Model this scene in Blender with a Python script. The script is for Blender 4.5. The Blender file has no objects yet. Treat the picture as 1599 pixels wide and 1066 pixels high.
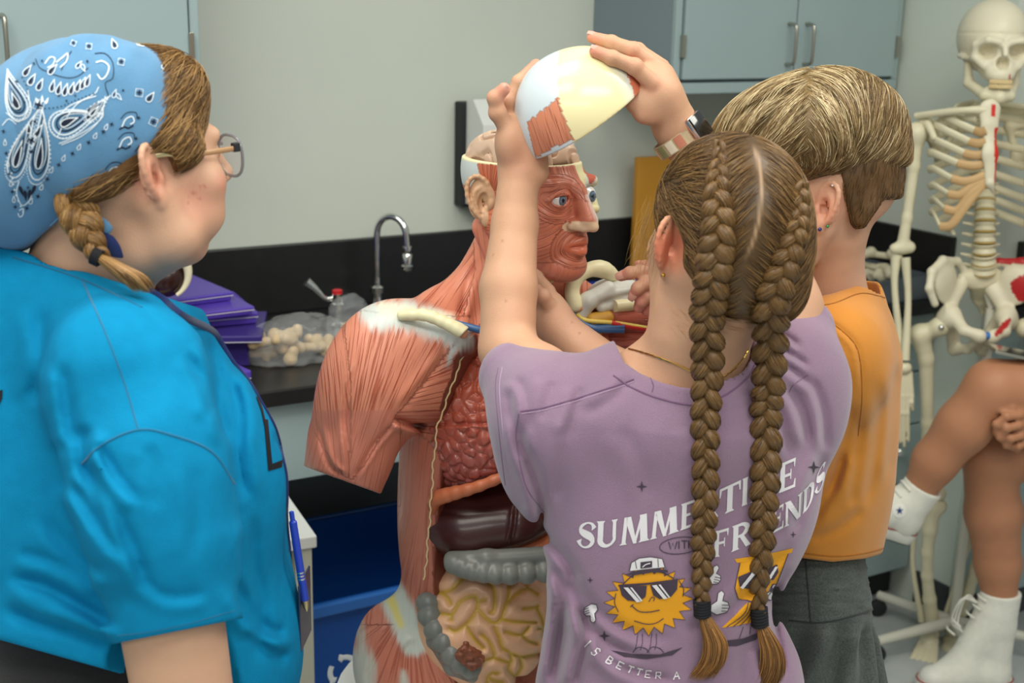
import bpy, bmesh, math, random
import numpy as np
from mathutils import Vector, Matrix
from mathutils.bvhtree import BVHTree

random.seed(7)
rng = np.random.default_rng(7)
scene = bpy.context.scene
COL = scene.collection
rad = math.radians

# ------------------------------------------------------------------ camera, world, lights, exposure
CAM_H, FPX, PITCH, ROLL = 1.68, 2000.0, rad(15.0), rad(1.2)
CW, CH = 799.5, 533.0
_F = np.array([0, math.cos(PITCH), -math.sin(PITCH)])
_R0 = np.array([1.0, 0, 0])
_U0 = np.array([0, math.sin(PITCH), math.cos(PITCH)])
_R = _R0 * math.cos(ROLL) + _U0 * math.sin(ROLL)
_U = _U0 * math.cos(ROLL) - _R0 * math.sin(ROLL)
CPOS = np.array([0, 0, CAM_H])
cam_data = bpy.data.cameras.new('camera')
cam_data.sensor_width = 36.0
cam_data.lens = FPX / 1599 * 36.0
cam_data.clip_start = 0.05
cam_data.dof.use_dof = True
cam_data.dof.focus_distance = 1.78
cam_data.dof.aperture_fstop = 5.6
cam = bpy.data.objects.new('camera', cam_data)
COL.objects.link(cam)
cam.matrix_world = Matrix(((_R[0], _U[0], -_F[0], 0), (_R[1], _U[1], -_F[1], 0), (_R[2], _U[2], -_F[2], CAM_H), (0, 0, 0, 1)))
scene.camera = cam

scene.view_settings.view_transform = 'Standard'
scene.view_settings.look = 'None'
scene.view_settings.gamma = 1.0
scene.view_settings.use_curve_mapping = False
scene.view_settings.exposure = 0.0
world = bpy.data.worlds.new('room_light')
scene.world = world
world.use_nodes = True
world.node_tree.nodes['Background'].inputs[0].default_value = (0.93, 1.0, 0.97, 1)
world.node_tree.nodes['Background'].inputs[1].default_value = 0.40


def area_light(name, loc, size, energy, color=(1, 0.985, 0.89), look=None):
    l = bpy.data.lights.new(name, 'AREA')
    l.shape = 'RECTANGLE'
    l.size, l.size_y = size
    l.energy = energy
    l.color = color
    o = bpy.data.objects.new(name, l)
    o.location = loc
    if look is not None:
        d = Vector(look) - Vector(loc)
        o.rotation_euler = d.to_track_quat('-Z', 'Y').to_euler()
    COL.objects.link(o)
    return o


area_light('ceiling_lamp', (-0.75, 0.55, 2.75), (1.2, 0.6), 19)
area_light('ceiling_lamp', (0.8, 0.2, 2.75), (1.2, 0.6), 24)
area_light('ceiling_lamp', (-0.6, 1.55, 2.75), (1.2, 0.6), 18)
area_light('ceiling_lamp', (1.15, 1.7, 2.75), (1.2, 0.6), 22)
area_light('ceiling_lamp', (-0.2, -1.4, 2.75), (2.4, 0.6), 42)


# ------------------------------------------------------------------ helpers
def V3(*a):
    return np.array(a, dtype=float)


def pdir(px, py):
    return _F + (px - CW) / FPX * _R - (py - CH) / FPX * _U


def q(px, py, Y):
    """the point at forward distance Y seen at pixel (px, py)"""
    d = pdir(px, py)
    return CPOS + d * (Y / d[1])


def atz(px, py, z):
    d = pdir(px, py)
    return CPOS + d * ((z - CAM_H) / d[2])


def onplane(px, py, P, N):
    d = pdir(px, py)
    return CPOS + d * (np.dot(P - CPOS, N) / np.dot(d, N))


def mpp(P):
    return np.dot(np.asarray(P) - CPOS, _F) / FPX


def topix(P):
    v = np.asarray(P) - CPOS
    dz = v @ _F
    return CW + FPX * (v @ _R) / dz, CH - FPX * (v @ _U) / dz


def lin(c):
    c = c / 255.0
    return c / 12.92 if c <= 0.04045 else ((c + 0.055) / 1.055) ** 2.4


def rgb(r, g, b):
    return np.array([lin(r), lin(g), lin(b)])


def unit(v):
    v = np.asarray(v, float)
    return v / np.linalg.norm(v)


# ---- materials
def new_mat(name):
    m = bpy.data.materials.new(name)
    m.use_nodes = True
    nt = m.node_tree
    return m, nt, nt.nodes['Principled BSDF']


def N_(nt, t, **kw):
    n = nt.nodes.new(t)
    for k, v in kw.items():
        if k in n.inputs:
            n.inputs[k].default_value = v
        else:
            setattr(n, k, v)
    return n


def mat(name, c, rough=0.5, metal=0.0, spec=0.5, var=0.0, vscale=8.0, bump=0.0, bscale=60.0, coat=0.0,
        trans=0.0, alpha=1.0, sss=0.0, sssr=(0.012, 0.005, 0.003), attr=None, emit=0.0, ior=1.45, sheen=0.0, bstretch=None):
    """principled material; var = noise colour variation; attr = name of a colour attribute"""
    m, nt, b = new_mat(name)
    L = nt.links
    c = np.asarray(c, float)
    b.inputs['Roughness'].default_value = rough
    b.inputs['Metallic'].default_value = metal
    b.inputs['Specular IOR Level'].default_value = spec
    b.inputs['Coat Weight'].default_value = coat
    b.inputs['Coat Roughness'].default_value = 0.15
    b.inputs['Transmission Weight'].default_value = trans
    b.inputs['Alpha'].default_value = alpha
    b.inputs['IOR'].default_value = ior
    b.inputs['Sheen Weight'].default_value = sheen
    if sheen:
        b.inputs['Sheen Roughness'].default_value = 0.6
    if emit:
        b.inputs['Emission Strength'].default_value = emit
        b.inputs['Emission Color'].default_value = (*c, 1)
    if sss:
        b.inputs['Subsurface Weight'].default_value = sss
        b.inputs['Subsurface Radius'].default_value = sssr
        b.inputs['Subsurface Scale'].default_value = 1.0
    tc = N_(nt, 'ShaderNodeTexCoord')
    src = None
    if attr:
        a = N_(nt, 'ShaderNodeAttribute', attribute_name=attr)
        src = a.outputs['Color']
    if var or src is not None:
        if src is None:
            r = N_(nt, 'ShaderNodeRGB')
            r.outputs[0].default_value = (*c, 1)
            src = r.outputs[0]
        if var:
            n = N_(nt, 'ShaderNodeTexNoise', Scale=vscale, Detail=4.0)
            L.new(tc.outputs['Object'], n.inputs['Vector'])
            mr = N_(nt, 'ShaderNodeMapRange')
            mr.inputs[1].default_value = 0.3
            mr.inputs[2].default_value = 0.7
            mr.inputs[3].default_value = 1 - var
            mr.inputs[4].default_value = 1 + var
            L.new(n.outputs['Fac'], mr.inputs[0])
            mx = N_(nt, 'ShaderNodeVectorMath', operation='SCALE')
            L.new(src, mx.inputs[0])
            L.new(mr.outputs[0], mx.inputs['Scale'])
            src = mx.outputs[0]
        L.new(src, b.inputs['Base Color'])
    else:
        b.inputs['Base Color'].default_value = (*c, 1)
    if bump:
        n = N_(nt, 'ShaderNodeTexNoise', Scale=bscale, Detail=3.0)
        vec = tc.outputs['Object']
        if bstretch:
            mp = N_(nt, 'ShaderNodeMapping')
            mp.inputs['Scale'].default_value = bstretch
            L.new(vec, mp.inputs[0])
            vec = mp.outputs[0]
        L.new(vec, n.inputs['Vector'])
        bp = N_(nt, 'ShaderNodeBump', Strength=1.0, Distance=bump)
        L.new(n.outputs['Fac'], bp.inputs['Height'])
        L.new(bp.outputs[0], b.inputs['Normal'])
    return m


def fibre_mat(name, fscale=1.0, depth=0.0012, dark=0.55, rough=0.42, attr='Col', amount=1.0):
    """colour attribute plus streaks that run along the 'fib' attribute (x across, y along, z = strength)"""
    m, nt, b = new_mat(name)
    L = nt.links
    a = N_(nt, 'ShaderNodeAttribute', attribute_name=attr)
    f = N_(nt, 'ShaderNodeAttribute', attribute_name='fib')
    sep = N_(nt, 'ShaderNodeSeparateXYZ')
    L.new(f.outputs['Vector'], sep.inputs[0])
    cmb = N_(nt, 'ShaderNodeCombineXYZ')
    L.new(sep.outputs[0], cmb.inputs[0])
    L.new(sep.outputs[1], cmb.inputs[1])
    n = N_(nt, 'ShaderNodeTexNoise', Scale=fscale, Detail=2.5, Roughness=0.55)
    L.new(cmb.outputs[0], n.inputs['Vector'])
    ramp = N_(nt, 'ShaderNodeMapRange', interpolation_type='SMOOTHSTEP')
    ramp.inputs[1].default_value = 0.34
    ramp.inputs[2].default_value = 0.50
    L.new(n.outputs['Fac'], ramp.inputs[0])          # 0 in grooves, 1 on fibres
    inv = N_(nt, 'ShaderNodeMath', operation='SUBTRACT')
    inv.inputs[0].default_value = 1.0
    L.new(ramp.outputs[0], inv.inputs[1])
    st = N_(nt, 'ShaderNodeMath', operation='MULTIPLY')
    L.new(inv.outputs[0], st.inputs[0])
    L.new(sep.outputs[2], st.inputs[1])               # groove amount
    tint = N_(nt, 'ShaderNodeMix', data_type='RGBA')
    tint.inputs[6].default_value = (1, 1, 1, 1)
    tint.inputs[7].default_value = (dark * 1.15, dark * 0.62, dark * 0.52, 1)
    L.new(st.outputs[0], tint.inputs[0])
    sc_ = N_(nt, 'ShaderNodeVectorMath', operation='MULTIPLY')
    L.new(a.outputs['Color'], sc_.inputs[0])
    L.new(tint.outputs[2], sc_.inputs[1])
    L.new(sc_.outputs[0], b.inputs['Base Color'])
    bp = N_(nt, 'ShaderNodeBump', Strength=1.0, Distance=depth, invert=True)
    L.new(st.outputs[0], bp.inputs['Height'])
    L.new(bp.outputs[0], b.inputs['Normal'])
    b.inputs['Roughness'].default_value = rough
    b.inputs['Specular IOR Level'].default_value = 0.5
    return m


# ---- objects
def link(o, parent=None):
    COL.objects.link(o)
    if parent is not None:
        o.parent = parent
        if parent.type != 'EMPTY':
            pass
    return o


def mesh_obj(name, verts, faces, m, parent=None, smooth=True, attrs=None):
    """one mesh object; verts in world space, origin is set to the parent's origin or the mesh's own base"""
    me = bpy.data.meshes.new(name)
    verts = np.asarray(verts, float)
    o = bpy.data.objects.new(name, me)
    if parent is not None:
        off = _world_loc(parent)
    else:
        lo, hi = verts.min(0), verts.max(0)
        off = np.array([(lo[0] + hi[0]) / 2, (lo[1] + hi[1]) / 2, lo[2]])
        o.location = off
    v = verts - off
    if isinstance(faces, np.ndarray) and faces.ndim == 2:
        nf, k = faces.shape
        me.vertices.add(len(v))
        me.vertices.foreach_set('co', v.astype(np.float32).ravel())
        me.loops.add(nf * k)
        me.loops.foreach_set('vertex_index', faces.astype(np.int32).ravel())
        me.polygons.add(nf)
        me.polygons.foreach_set('loop_start', np.arange(0, nf * k, k, dtype=np.int32))
        me.update(calc_edges=True)
    else:
        me.from_pydata([tuple(x) for x in v], [], [tuple(int(i) for i in f) for f in faces])
        me.update()
    if smooth:
        me.polygons.foreach_set('use_smooth', np.ones(len(me.polygons), dtype=bool))
    if attrs:
        for k, a in attrs.items():
            a = np.asarray(a, np.float32)
            if k.startswith('Col'):
                ca = me.color_attributes.new(k, 'FLOAT_COLOR', 'POINT')
                if a.shape[1] == 3:
                    a = np.concatenate([a, np.ones((len(a), 1), np.float32)], 1)
                ca.data.foreach_set('color', a.ravel())
            else:
                va = me.attributes.new(k, 'FLOAT_VECTOR', 'POINT')
                va.data.foreach_set('vector', a.ravel())
    if m is not None:
        for mm in (m if isinstance(m, (list, tuple)) else [m]):
            me.materials.append(mm)
    if parent is not None:
        o.parent = parent
    COL.objects.link(o)
    return o


def _world_loc(o):
    p = np.zeros(3)
    while o is not None:
        p = p + np.array(o.location)
        o = o.parent
    return p


def empty(name, loc, parent=None):
    o = bpy.data.objects.new(name, None)
    o.empty_display_size = 0.1
    o.location = loc
    if parent is not None:
        o.parent = parent
    COL.objects.link(o)
    return o


def tag(o, label, cat, group=None):
    o['label'] = label
    o['category'] = cat
    if group:
        o['group'] = group
    return o


def structure(o):
    o['kind'] = 'structure'
    return o


# ---- plain mesh builder
class MB:
    def __init__(s):
        s.v, s.f, s.n = [], [], 0

    def add(s, v, f):
        v = np.asarray(v, float)
        s.v.append(v)
        s.f += [tuple(int(i) + s.n for i in t) for t in f]
        s.n += len(v)
        return s

    def box(s, c, half, ax=None, bev=0.0):
        """box with rounded (chamfered) edges; ax rows = axes"""
        c = np.asarray(c, float)
        A = np.eye(3) if ax is None else np.asarray(ax, float)
        half = np.asarray(half, float)
        bm = bmesh.new()
        bmesh.ops.create_cube(bm, size=2.0)
        for v in bm.verts:
            v.co = Vector((v.co[0] * half[0], v.co[1] * half[1], v.co[2] * half[2]))
        if bev > 0:
            bmesh.ops.bevel(bm, geom=bm.edges[:], offset=min(bev, min(half) * 0.95), segments=2, affect='EDGES', profile=0.5)
        bm.verts.index_update()
        v = np.array([p.co[:] for p in bm.verts]) @ A + c
        f = [[p.index for p in fc.verts] for fc in bm.faces]
        bm.free()
        return s.add(v, f)

    def tube(s, pts, r, seg=12, cap=True, flat=None, up=None):
        v, f = tube_mesh(pts, r, seg, cap, flat, up)
        return s.add(v, f)

    def lathe(s, c, prof, seg=24, axis=None):
        """prof = [(radius, height)], axis unit vector"""
        c = np.asarray(c, float)
        a = unit(axis) if axis is not None else V3(0, 0, 1)
        t = V3(1, 0, 0) if abs(a[0]) < 0.9 else V3(0, 1, 0)
        e1 = unit(np.cross(a, t))
        e2 = np.cross(a, e1)
        v, f = [], []
        for (r, h) in prof:
            for k in range(seg):
                an = 2 * math.pi * k / seg
                v.append(c + a * h + e1 * r * math.cos(an) + e2 * r * math.sin(an))
        n = len(prof)
        for i in range(n - 1):
            for k in range(seg):
                k2 = (k + 1) % seg
                f.append((i * seg + k, i * seg + k2, (i + 1) * seg + k2, (i + 1) * seg + k))
        f.append(tuple(range(seg))[::-1])
        f.append(tuple((n - 1) * seg + k for k in range(seg)))
        return s.add(v, f)

    def prism(s, poly, axis_u, axis_v, origin, n, depth):
        """2-D polygon extruded along n"""
        o = np.asarray(origin, float)
        p = np.array([o + axis_u * a + axis_v * b for a, b in poly])
        k = len(p)
        v = np.concatenate([p, p + np.asarray(n) * depth])
        f = [tuple(range(k))[::-1], tuple(range(k, 2 * k))] + [(i, (i + 1) % k, k + (i + 1) % k, k + i) for i in range(k)]
        return s.add(v, f)

    def build(s, name, m, parent=None, smooth=False):
        o = mesh_obj(name, np.concatenate(s.v), s.f, m, parent, smooth)
        if not smooth:
            return o
        try:
            o.data.set_sharp_from_angle(angle=rad(40))
        except Exception:
            pass
        return o


def spline(pts, n):
    """Catmull-Rom through pts (k x d) -> n samples"""
    P = np.asarray(pts, float)
    if len(P) == 2:
        t = np.linspace(0, 1, n)[:, None]
        return P[0] * (1 - t) + P[1] * t
    P = np.concatenate([[2 * P[0] - P[1]], P, [2 * P[-1] - P[-2]]])
    k = len(P) - 3
    t = np.linspace(0, k, n)
    i = np.minimum(t.astype(int), k - 1)
    u = (t - i)[:, None]
    a, b, c, d = P[i], P[i + 1], P[i + 2], P[i + 3]
    return 0.5 * (2 * b + (c - a) * u + (2 * a - 5 * b + 4 * c - d) * u * u + (3 * b - a - 3 * c + d) * u ** 3)


def frames(pts, up=None):
    T = np.gradient(pts, axis=0)
    T /= np.linalg.norm(T, axis=1)[:, None] + 1e-12
    n = np.asarray(up, float) if up is not None else (V3(0, 0, 1) if abs(T[0][2]) < 0.9 else V3(1, 0, 0))
    Ns = []
    for t in T:
        n = n - t * np.dot(n, t)
        n = n / (np.linalg.norm(n) + 1e-12)
        Ns.append(n)
    Ns = np.array(Ns)
    return T, Ns, np.cross(T, Ns)


def tube_mesh(pts, r, seg=12, cap=True, flat=None, up=None):
    """r = float / array; flat = factor on the second axis"""
    pts = np.asarray(pts, float)
    n = len(pts)
    r = np.broadcast_to(np.asarray(r, float), (n,))
    fl = 1.0 if flat is None else flat
    T, A, B = frames(pts, up)
    an = np.linspace(0, 2 * math.pi, seg, endpoint=False)
    ca, sa = np.cos(an), np.sin(an)
    v = (pts[:, None, :] + r[:, None, None] * (ca[None, :, None] * A[:, None, :] + fl * sa[None, :, None] * B[:, None, :])).reshape(-1, 3)
    f = []
    for i in range(n - 1):
        for k in range(seg):
            k2 = (k + 1) % seg
            f.append((i * seg + k, i * seg + k2, (i + 1) * seg + k2, (i + 1) * seg + k))
    if cap:
        f.append(tuple(range(seg))[::-1])
        f.append(tuple((n - 1) * seg + k for k in range(seg)))
    return v, f


# ------------------------------------------------------------------ smooth implicit modelling
def vnoise(P, seed=0):
    """smooth value noise in [-1, 1] for an (N, 3) array"""
    i = np.floor(P).astype(np.int64)
    f = P - i
    f = f * f * (3 - 2 * f)

    def h(a, b, c):
        x = (a * 73856093) ^ (b * 19349663) ^ (c * 83492791) ^ (seed * 2654435761)
        x = (x ^ (x >> 13)) * 1274126177
        x = x & 0x7fffffff
        return ((x >> 5) % 65536) / 32767.5 - 1.0
    r = 0
    for dx in (0, 1):
        for dy in (0, 1):
            for dz in (0, 1):
                w = (f[:, 0] if dx else 1 - f[:, 0]) * (f[:, 1] if dy else 1 - f[:, 1]) * (f[:, 2] if dz else 1 - f[:, 2])
                r = r + w * h(i[:, 0] + dx, i[:, 1] + dy, i[:, 2] + dz)
    return r


def smin(a, b, k):
    if k <= 0:
        return np.minimum(a, b)
    h = np.maximum(k - np.abs(a - b), 0) / k
    return np.minimum(a, b) - h * h * k * 0.25


def smax(a, b, k):
    return -smin(-a, -b, k)


def ell(c, r, R=None):
    """ellipsoid, R rows = local axes"""
    c = np.asarray(c, float)
    r = np.broadcast_to(np.asarray(r, float), (3,))
    R_ = None if R is None else np.asarray(R, float)

    def f(P):
        p = P - c
        if R_ is not None:
            p = p @ R_.T
        a = np.sqrt(((p / r) ** 2).sum(1))
        b = np.sqrt(((p / (r * r)) ** 2).sum(1)) + 1e-9
        return a * (a - 1.0) / b
    return (f, c, float(max(r)))


def cone(a, b, ra, rb=None, flat=None):
    """round cone from a to b; flat = (unit dir, factor) squashes it along dir"""
    a = np.asarray(a, float)
    b = np.asarray(b, float)
    rb = ra if rb is None else rb
    ba = b - a
    bb = float(ba @ ba) + 1e-12
    if flat is not None:
        fd = unit(flat[0])
        fk = 1.0 / flat[1] - 1.0

    def f(P):
        p = P - a
        h = np.clip((p @ ba) / bb, 0, 1)
        v = p - h[:, None] * ba
        if flat is not None:
            v = v + np.outer(v @ fd, fd) * fk
        d = np.sqrt((v * v).sum(1)) - (ra + (rb - ra) * h)
        return d if flat is None else d * min(1.0, flat[1] * 1.3)
    return (f, (a + b) / 2, float(math.sqrt(bb) / 2 + max(ra, rb) * (1 if flat is None else max(1, flat[1]))))


def path(pts, rs, k=0.004, n=None, flat=None):
    """smooth limb through several points, radius per point"""
    pts = np.asarray(pts, float)
    rs = np.broadcast_to(np.asarray(rs, float), (len(pts),))
    if n:
        rs = spline(rs[:, None], n)[:, 0]
        pts = spline(pts, n)
    cs = [cone(pts[i], pts[i + 1], rs[i], rs[i + 1], flat)[0] for i in range(len(pts) - 1)]

    def f(P):
        d = cs[0](P)
        for c in cs[1:]:
            d = smin(d, c(P), k)
        return d
    c = (pts.min(0) + pts.max(0)) / 2
    return (f, c, float(np.linalg.norm(pts - c, axis=1).max() + rs.max() * (1 if flat is None else max(1, flat[1]))))


def rbox(c, half, r, R=None):
    c = np.asarray(c, float)
    half = np.asarray(half, float)
    R_ = np.eye(3) if R is None else np.asarray(R, float)

    def f(P):
        p = np.abs((P - c) @ R_.T) - (half - r)
        return np.sqrt((np.maximum(p, 0) ** 2).sum(1)) + np.minimum(p.max(1), 0) - r
    return (f, c, float(np.linalg.norm(half)))


def half(P0, N):
    """half space, inside is on the side opposite to N"""
    P0 = np.asarray(P0, float)
    n = unit(N)
    return (lambda P: (P - P0) @ n, P0, 1e9)


def shape(fn):
    return (fn, np.zeros(3), 1e9)


class SDF:
    def __init__(s):
        s.ops = []

    def u(s, prim, k=0.01):
        s.ops.append(('u', prim, k))
        return s

    def sub(s, prim, k=0.004):
        s.ops.append(('s', prim, k))
        return s

    def cut(s, prim, k=0.002):
        s.ops.append(('i', prim, k))
        return s

    def disp(s, fn):
        s.ops.append(('d', (fn, np.zeros(3), 1e9), 0))
        return s

    def copy(s):
        o = SDF()
        o.ops = list(s.ops)
        return o

    def _comb(s, d, mode, v, k):
        if mode == 'u':
            return smin(d, v, k)
        if mode == 's':
            return smax(d, -v, k)
        if mode == 'i':
            return smax(d, v, k)
        return d + v

    def __call__(s, P):
        d = np.full(len(P), 1.0)
        for mode, (f, c, R), k in s.ops:
            d = s._comb(d, mode, f(P), k)
        return d

    def grad(s, P, e=0.0008):
        K = np.array([[1, -1, -1], [-1, -1, 1], [-1, 1, -1], [1, 1, 1]], float)
        g = 0
        for k in K:
            g = g + k[None, :] * s(P + k * e)[:, None]
        return g / (4 * e)

    def blocks(s, Pb, cen, br):
        """Pb (B, n, 3) points; cull primitives per block"""
        B, n, _ = Pb.shape
        d = np.full((B, n), 1.0, np.float64)
        for mode, (f, c, R), k in s.ops:
            if R > 1e8:
                sel = slice(None)
                m = B
            else:
                sel = np.nonzero(np.linalg.norm(cen - c, axis=1) - R < br + k + 0.01)[0]
                m = len(sel)
            if m == 0:
                continue
            v = f(Pb[sel].reshape(-1, 3)).reshape(m, n)
            d[sel] = s._comb(d[sel], mode, v, k)
        return d

    def mesh(s, lo, hi, h, project=1):
        lo = np.asarray(lo, float)
        hi = np.asarray(hi, float)
        bs = 8
        nb = np.ceil((hi - lo) / (h * bs)).astype(int) + 1
        bi = np.stack(np.meshgrid(*[np.arange(k) for k in nb], indexing='ij'), -1).reshape(-1, 3)
        cen = lo + (bi * bs + (bs - 1) / 2) * h
        br = h * bs * 0.87
        dc = s(cen)
        keep = np.abs(dc) < br * 1.5 + 0.012
        N = nb * bs
        D = np.where(dc > 0, 1.0, -1.0).astype(np.float32).reshape(nb)
        D = np.repeat(np.repeat(np.repeat(D, bs, 0), bs, 1), bs, 2)
        Dv = D.reshape(nb[0], bs, nb[1], bs, nb[2], bs)
        off = np.stack(np.meshgrid(*[np.arange(bs)] * 3, indexing='ij'), -1).reshape(-1, 3)
        kb = bi[keep]
        for i in range(0, len(kb), 1500):
            b = kb[i:i + 1500]
            Pb = lo + (b[:, None, :] * bs + off[None]) * h
            d = s.blocks(Pb, lo + (b * bs + (bs - 1) / 2) * h, br)
            Dv[b[:, 0], :, b[:, 1], :, b[:, 2], :] = d.reshape(-1, bs, bs, bs)
        S = D < 0
        cnt = np.zeros(tuple(N - 1), np.uint8)
        for a in (0, 1):
            for b in (0, 1):
                for c in (0, 1):
                    cnt += S[a:N[0] - 1 + a, b:N[1] - 1 + b, c:N[2] - 1 + c]
        act = (cnt > 0) & (cnt < 8)
        ci = np.argwhere(act)
        idx = np.full(tuple(N - 1), -1, np.int32)
        idx[act] = np.arange(len(ci))
        acc = np.zeros((len(ci), 3))
        num = np.zeros(len(ci))
        corner = [(a, b, c) for a in (0, 1) for b in (0, 1) for c in (0, 1)]
        vals = {c: D[ci[:, 0] + c[0], ci[:, 1] + c[1], ci[:, 2] + c[2]].astype(float) for c in corner}
        for c in corner:
            for ax in range(3):
                if c[ax] == 0:
                    c2 = list(c)
                    c2[ax] = 1
                    a, b = vals[c], vals[tuple(c2)]
                    cr = (a < 0) != (b < 0)
                    t = np.where(cr, a / np.where(cr, a - b, 1), 0)
                    p = np.zeros((len(ci), 3))
                    p[:] = c
                    p[:, ax] = t
                    acc += p * cr[:, None]
                    num += cr
        vts = lo + (ci + acc / num[:, None]) * h
        quads = []
        for ax in range(3):
            o1, o2 = [(1, 2), (2, 0), (0, 1)][ax]
            sl_a = [slice(1, -1)] * 3
            sl_b = [slice(1, -1)] * 3
            sl_a[ax] = slice(0, -1)
            sl_b[ax] = slice(1, None)
            A, Bm = S[tuple(sl_a)], S[tuple(sl_b)]
            e = np.argwhere(A != Bm)
            ins = A[tuple(e.T)]
            base = e.copy()
            for k in range(3):
                if k != ax:
                    base[:, k] += 1

            def g(d1, d2):
                t = base.copy()
                t[:, o1] += d1
                t[:, o2] += d2
                return idx[t[:, 0], t[:, 1], t[:, 2]]
            Q = np.stack([g(-1, -1), g(0, -1), g(0, 0), g(-1, 0)], 1)
            Q[~ins] = Q[~ins][:, ::-1]
            quads.append(Q)
        quads = np.concatenate(quads)
        quads = quads[(quads >= 0).all(1)]
        for _ in range(project):
            dv = s(vts)
            gr = s.grad(vts)
            g2 = (gr * gr).sum(1)
            st = np.clip(dv / np.maximum(g2, 0.2), -h, h)
            vts = vts - gr * st[:, None]
        return vts, quads

    def build(s, name, lo, hi, h, m, parent=None, paint=None, project=1):
        v, f = s.mesh(lo, hi, h, project)
        at = paint(v) if paint else None
        return mesh_obj(name, v, f, m, parent, True, at)


def bounds(*pts, pad=0.05):
    P = np.array(pts)
    return P.min(0) - pad, P.max(0) + pad


def xform_prim(prim, M, t, s=1.0):
    """put a primitive made in a local frame into the world: world = t + s * M.T-rows . local (M rows = local axes in world)"""
    f, c, R = prim
    M = np.asarray(M, float)
    t = np.asarray(t, float)

    def g(P):
        return f(((P - t) @ M.T) / s) * s
    return (g, t + s * (c @ M), R * s)


def frame(fwd, up=(0, 0, 1), pitch=0.0, roll=0.0):
    """rows: right, forward, up"""
    f = unit(fwd)
    r = unit(np.cross(f, up))
    u = np.cross(r, f)
    if pitch:
        c, s_ = math.cos(pitch), math.sin(pitch)
        f, u = f * c + u * s_, u * c - f * s_
    if roll:
        c, s_ = math.cos(roll), math.sin(roll)
        r, u = r * c + u * s_, u * c - r * s_
    return np.stack([r, f, u])


# ---- print / decal tools: flat shapes drawn in the photo's pixel frame and laid on a surface
def bvh_of(objs):
    vs, fs, n = [], [], 0
    for o in objs:
        off = _world_loc(o)
        co = np.empty(len(o.data.vertices) * 3, np.float32)
        o.data.vertices.foreach_get('co', co)
        co = co.reshape(-1, 3) + off
        vs.append(co)
        fs += [tuple(i + n for i in p.vertices) for p in o.data.polygons]
        n += len(co)
    return BVHTree.FromPolygons([tuple(x) for x in np.concatenate(vs)], fs)


def cast(bvh, px, py):
    d = pdir(px, py)
    loc, nor, i, t = bvh.ray_cast(Vector(CPOS), Vector(unit(d)))
    if loc is None:
        return None, None
    nor = np.array(nor)
    if nor @ d > 0:
        nor = -nor
    return np.array(loc), nor


def stroke(pts, w, closed=False):
    """polyline with width(s) -> list of quads polygons (2-D)"""
    P = np.asarray(pts, float)
    if closed:
        P = np.concatenate([P, P[:1]])
    w = np.broadcast_to(np.asarray(w, float), (len(P),))
    T = np.gradient(P, axis=0)
    if closed:
        T[0] = T[-1] = P[1] - P[-2]
    T /= np.linalg.norm(T, axis=1)[:, None] + 1e-9
    Nn = np.stack([-T[:, 1], T[:, 0]], 1)
    a, b = P + Nn * w[:, None] / 2, P - Nn * w[:, None] / 2
    return [np.array([a[i], a[i + 1], b[i + 1], b[i]]) for i in range(len(P) - 1)]


class Decal:
    """collects 2-D polygons (pixel frame) on layers and lays them on a surface"""
    def __init__(s):
        s.polys = []

    def poly(s, p, layer=0):
        s.polys.append((np.asarray(p, float), layer))
        return s

    def line(s, pts, w, layer=0, closed=False):
        for p in stroke(pts, w, closed):
            s.polys.append((p, layer))
        return s

    def curve(s, pts, w, layer=0, n=16):
        return s.line(spline(pts, n), spline(np.asarray(w, float)[:, None], n)[:, 0] if np.ndim(w) else w, layer)

    def build(s, name, bvh, m, parent, lift=0.0006, maxe=5.0, mapf=None):
        bm = bmesh.new()
        for p, layer in s.polys:
            vs = [bm.verts.new((x, y, layer)) for x, y in p]
            try:
                if len(vs) > 4:
                    es = [bm.edges.new((vs[i], vs[(i + 1) % len(vs)])) for i in range(len(vs))]
                    bmesh.ops.triangle_fill(bm, edges=es, use_beauty=True)
                else:
                    bm.faces.new(vs)
            except ValueError:
                pass
        for _ in range(5):
            big = [e for e in bm.edges if e.calc_length() > maxe]
            if not big:
                break
            bmesh.ops.subdivide_edges(bm, edges=big, cuts=1)
            bmesh.ops.triangulate(bm, faces=[f for f in bm.faces if len(f.verts) > 4])
        bm.verts.index_update()
        vv = [v.co[:] for v in bm.verts]
        ff = [[v.index for v in f.verts] for f in bm.faces]
        bm.free()
        out, ok, last = [], [], None
        for x, y, layer in vv:
            if mapf:
                x, y = mapf(x, y)
            loc, nor = cast(bvh, x, y)
            if loc is None:
                out.append(np.zeros(3))
                ok.append(False)
                continue
            out.append(loc + nor * (lift * (1 + layer)))
            ok.append(True)
        out = np.array(out)
        good = []
        for f in ff:
            if all(ok[i] for i in f):
                P = out[f]
                if max(np.linalg.norm(P - P[0], axis=1)) < 0.03:
                    good.append(f)
        if not good:
            return None
        used = sorted({i for f in good for i in f})
        mp = {o: n for n, o in enumerate(used)}
        return mesh_obj(name, out[used], [[mp[i] for i in f] for f in good], m, parent, False)


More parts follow.
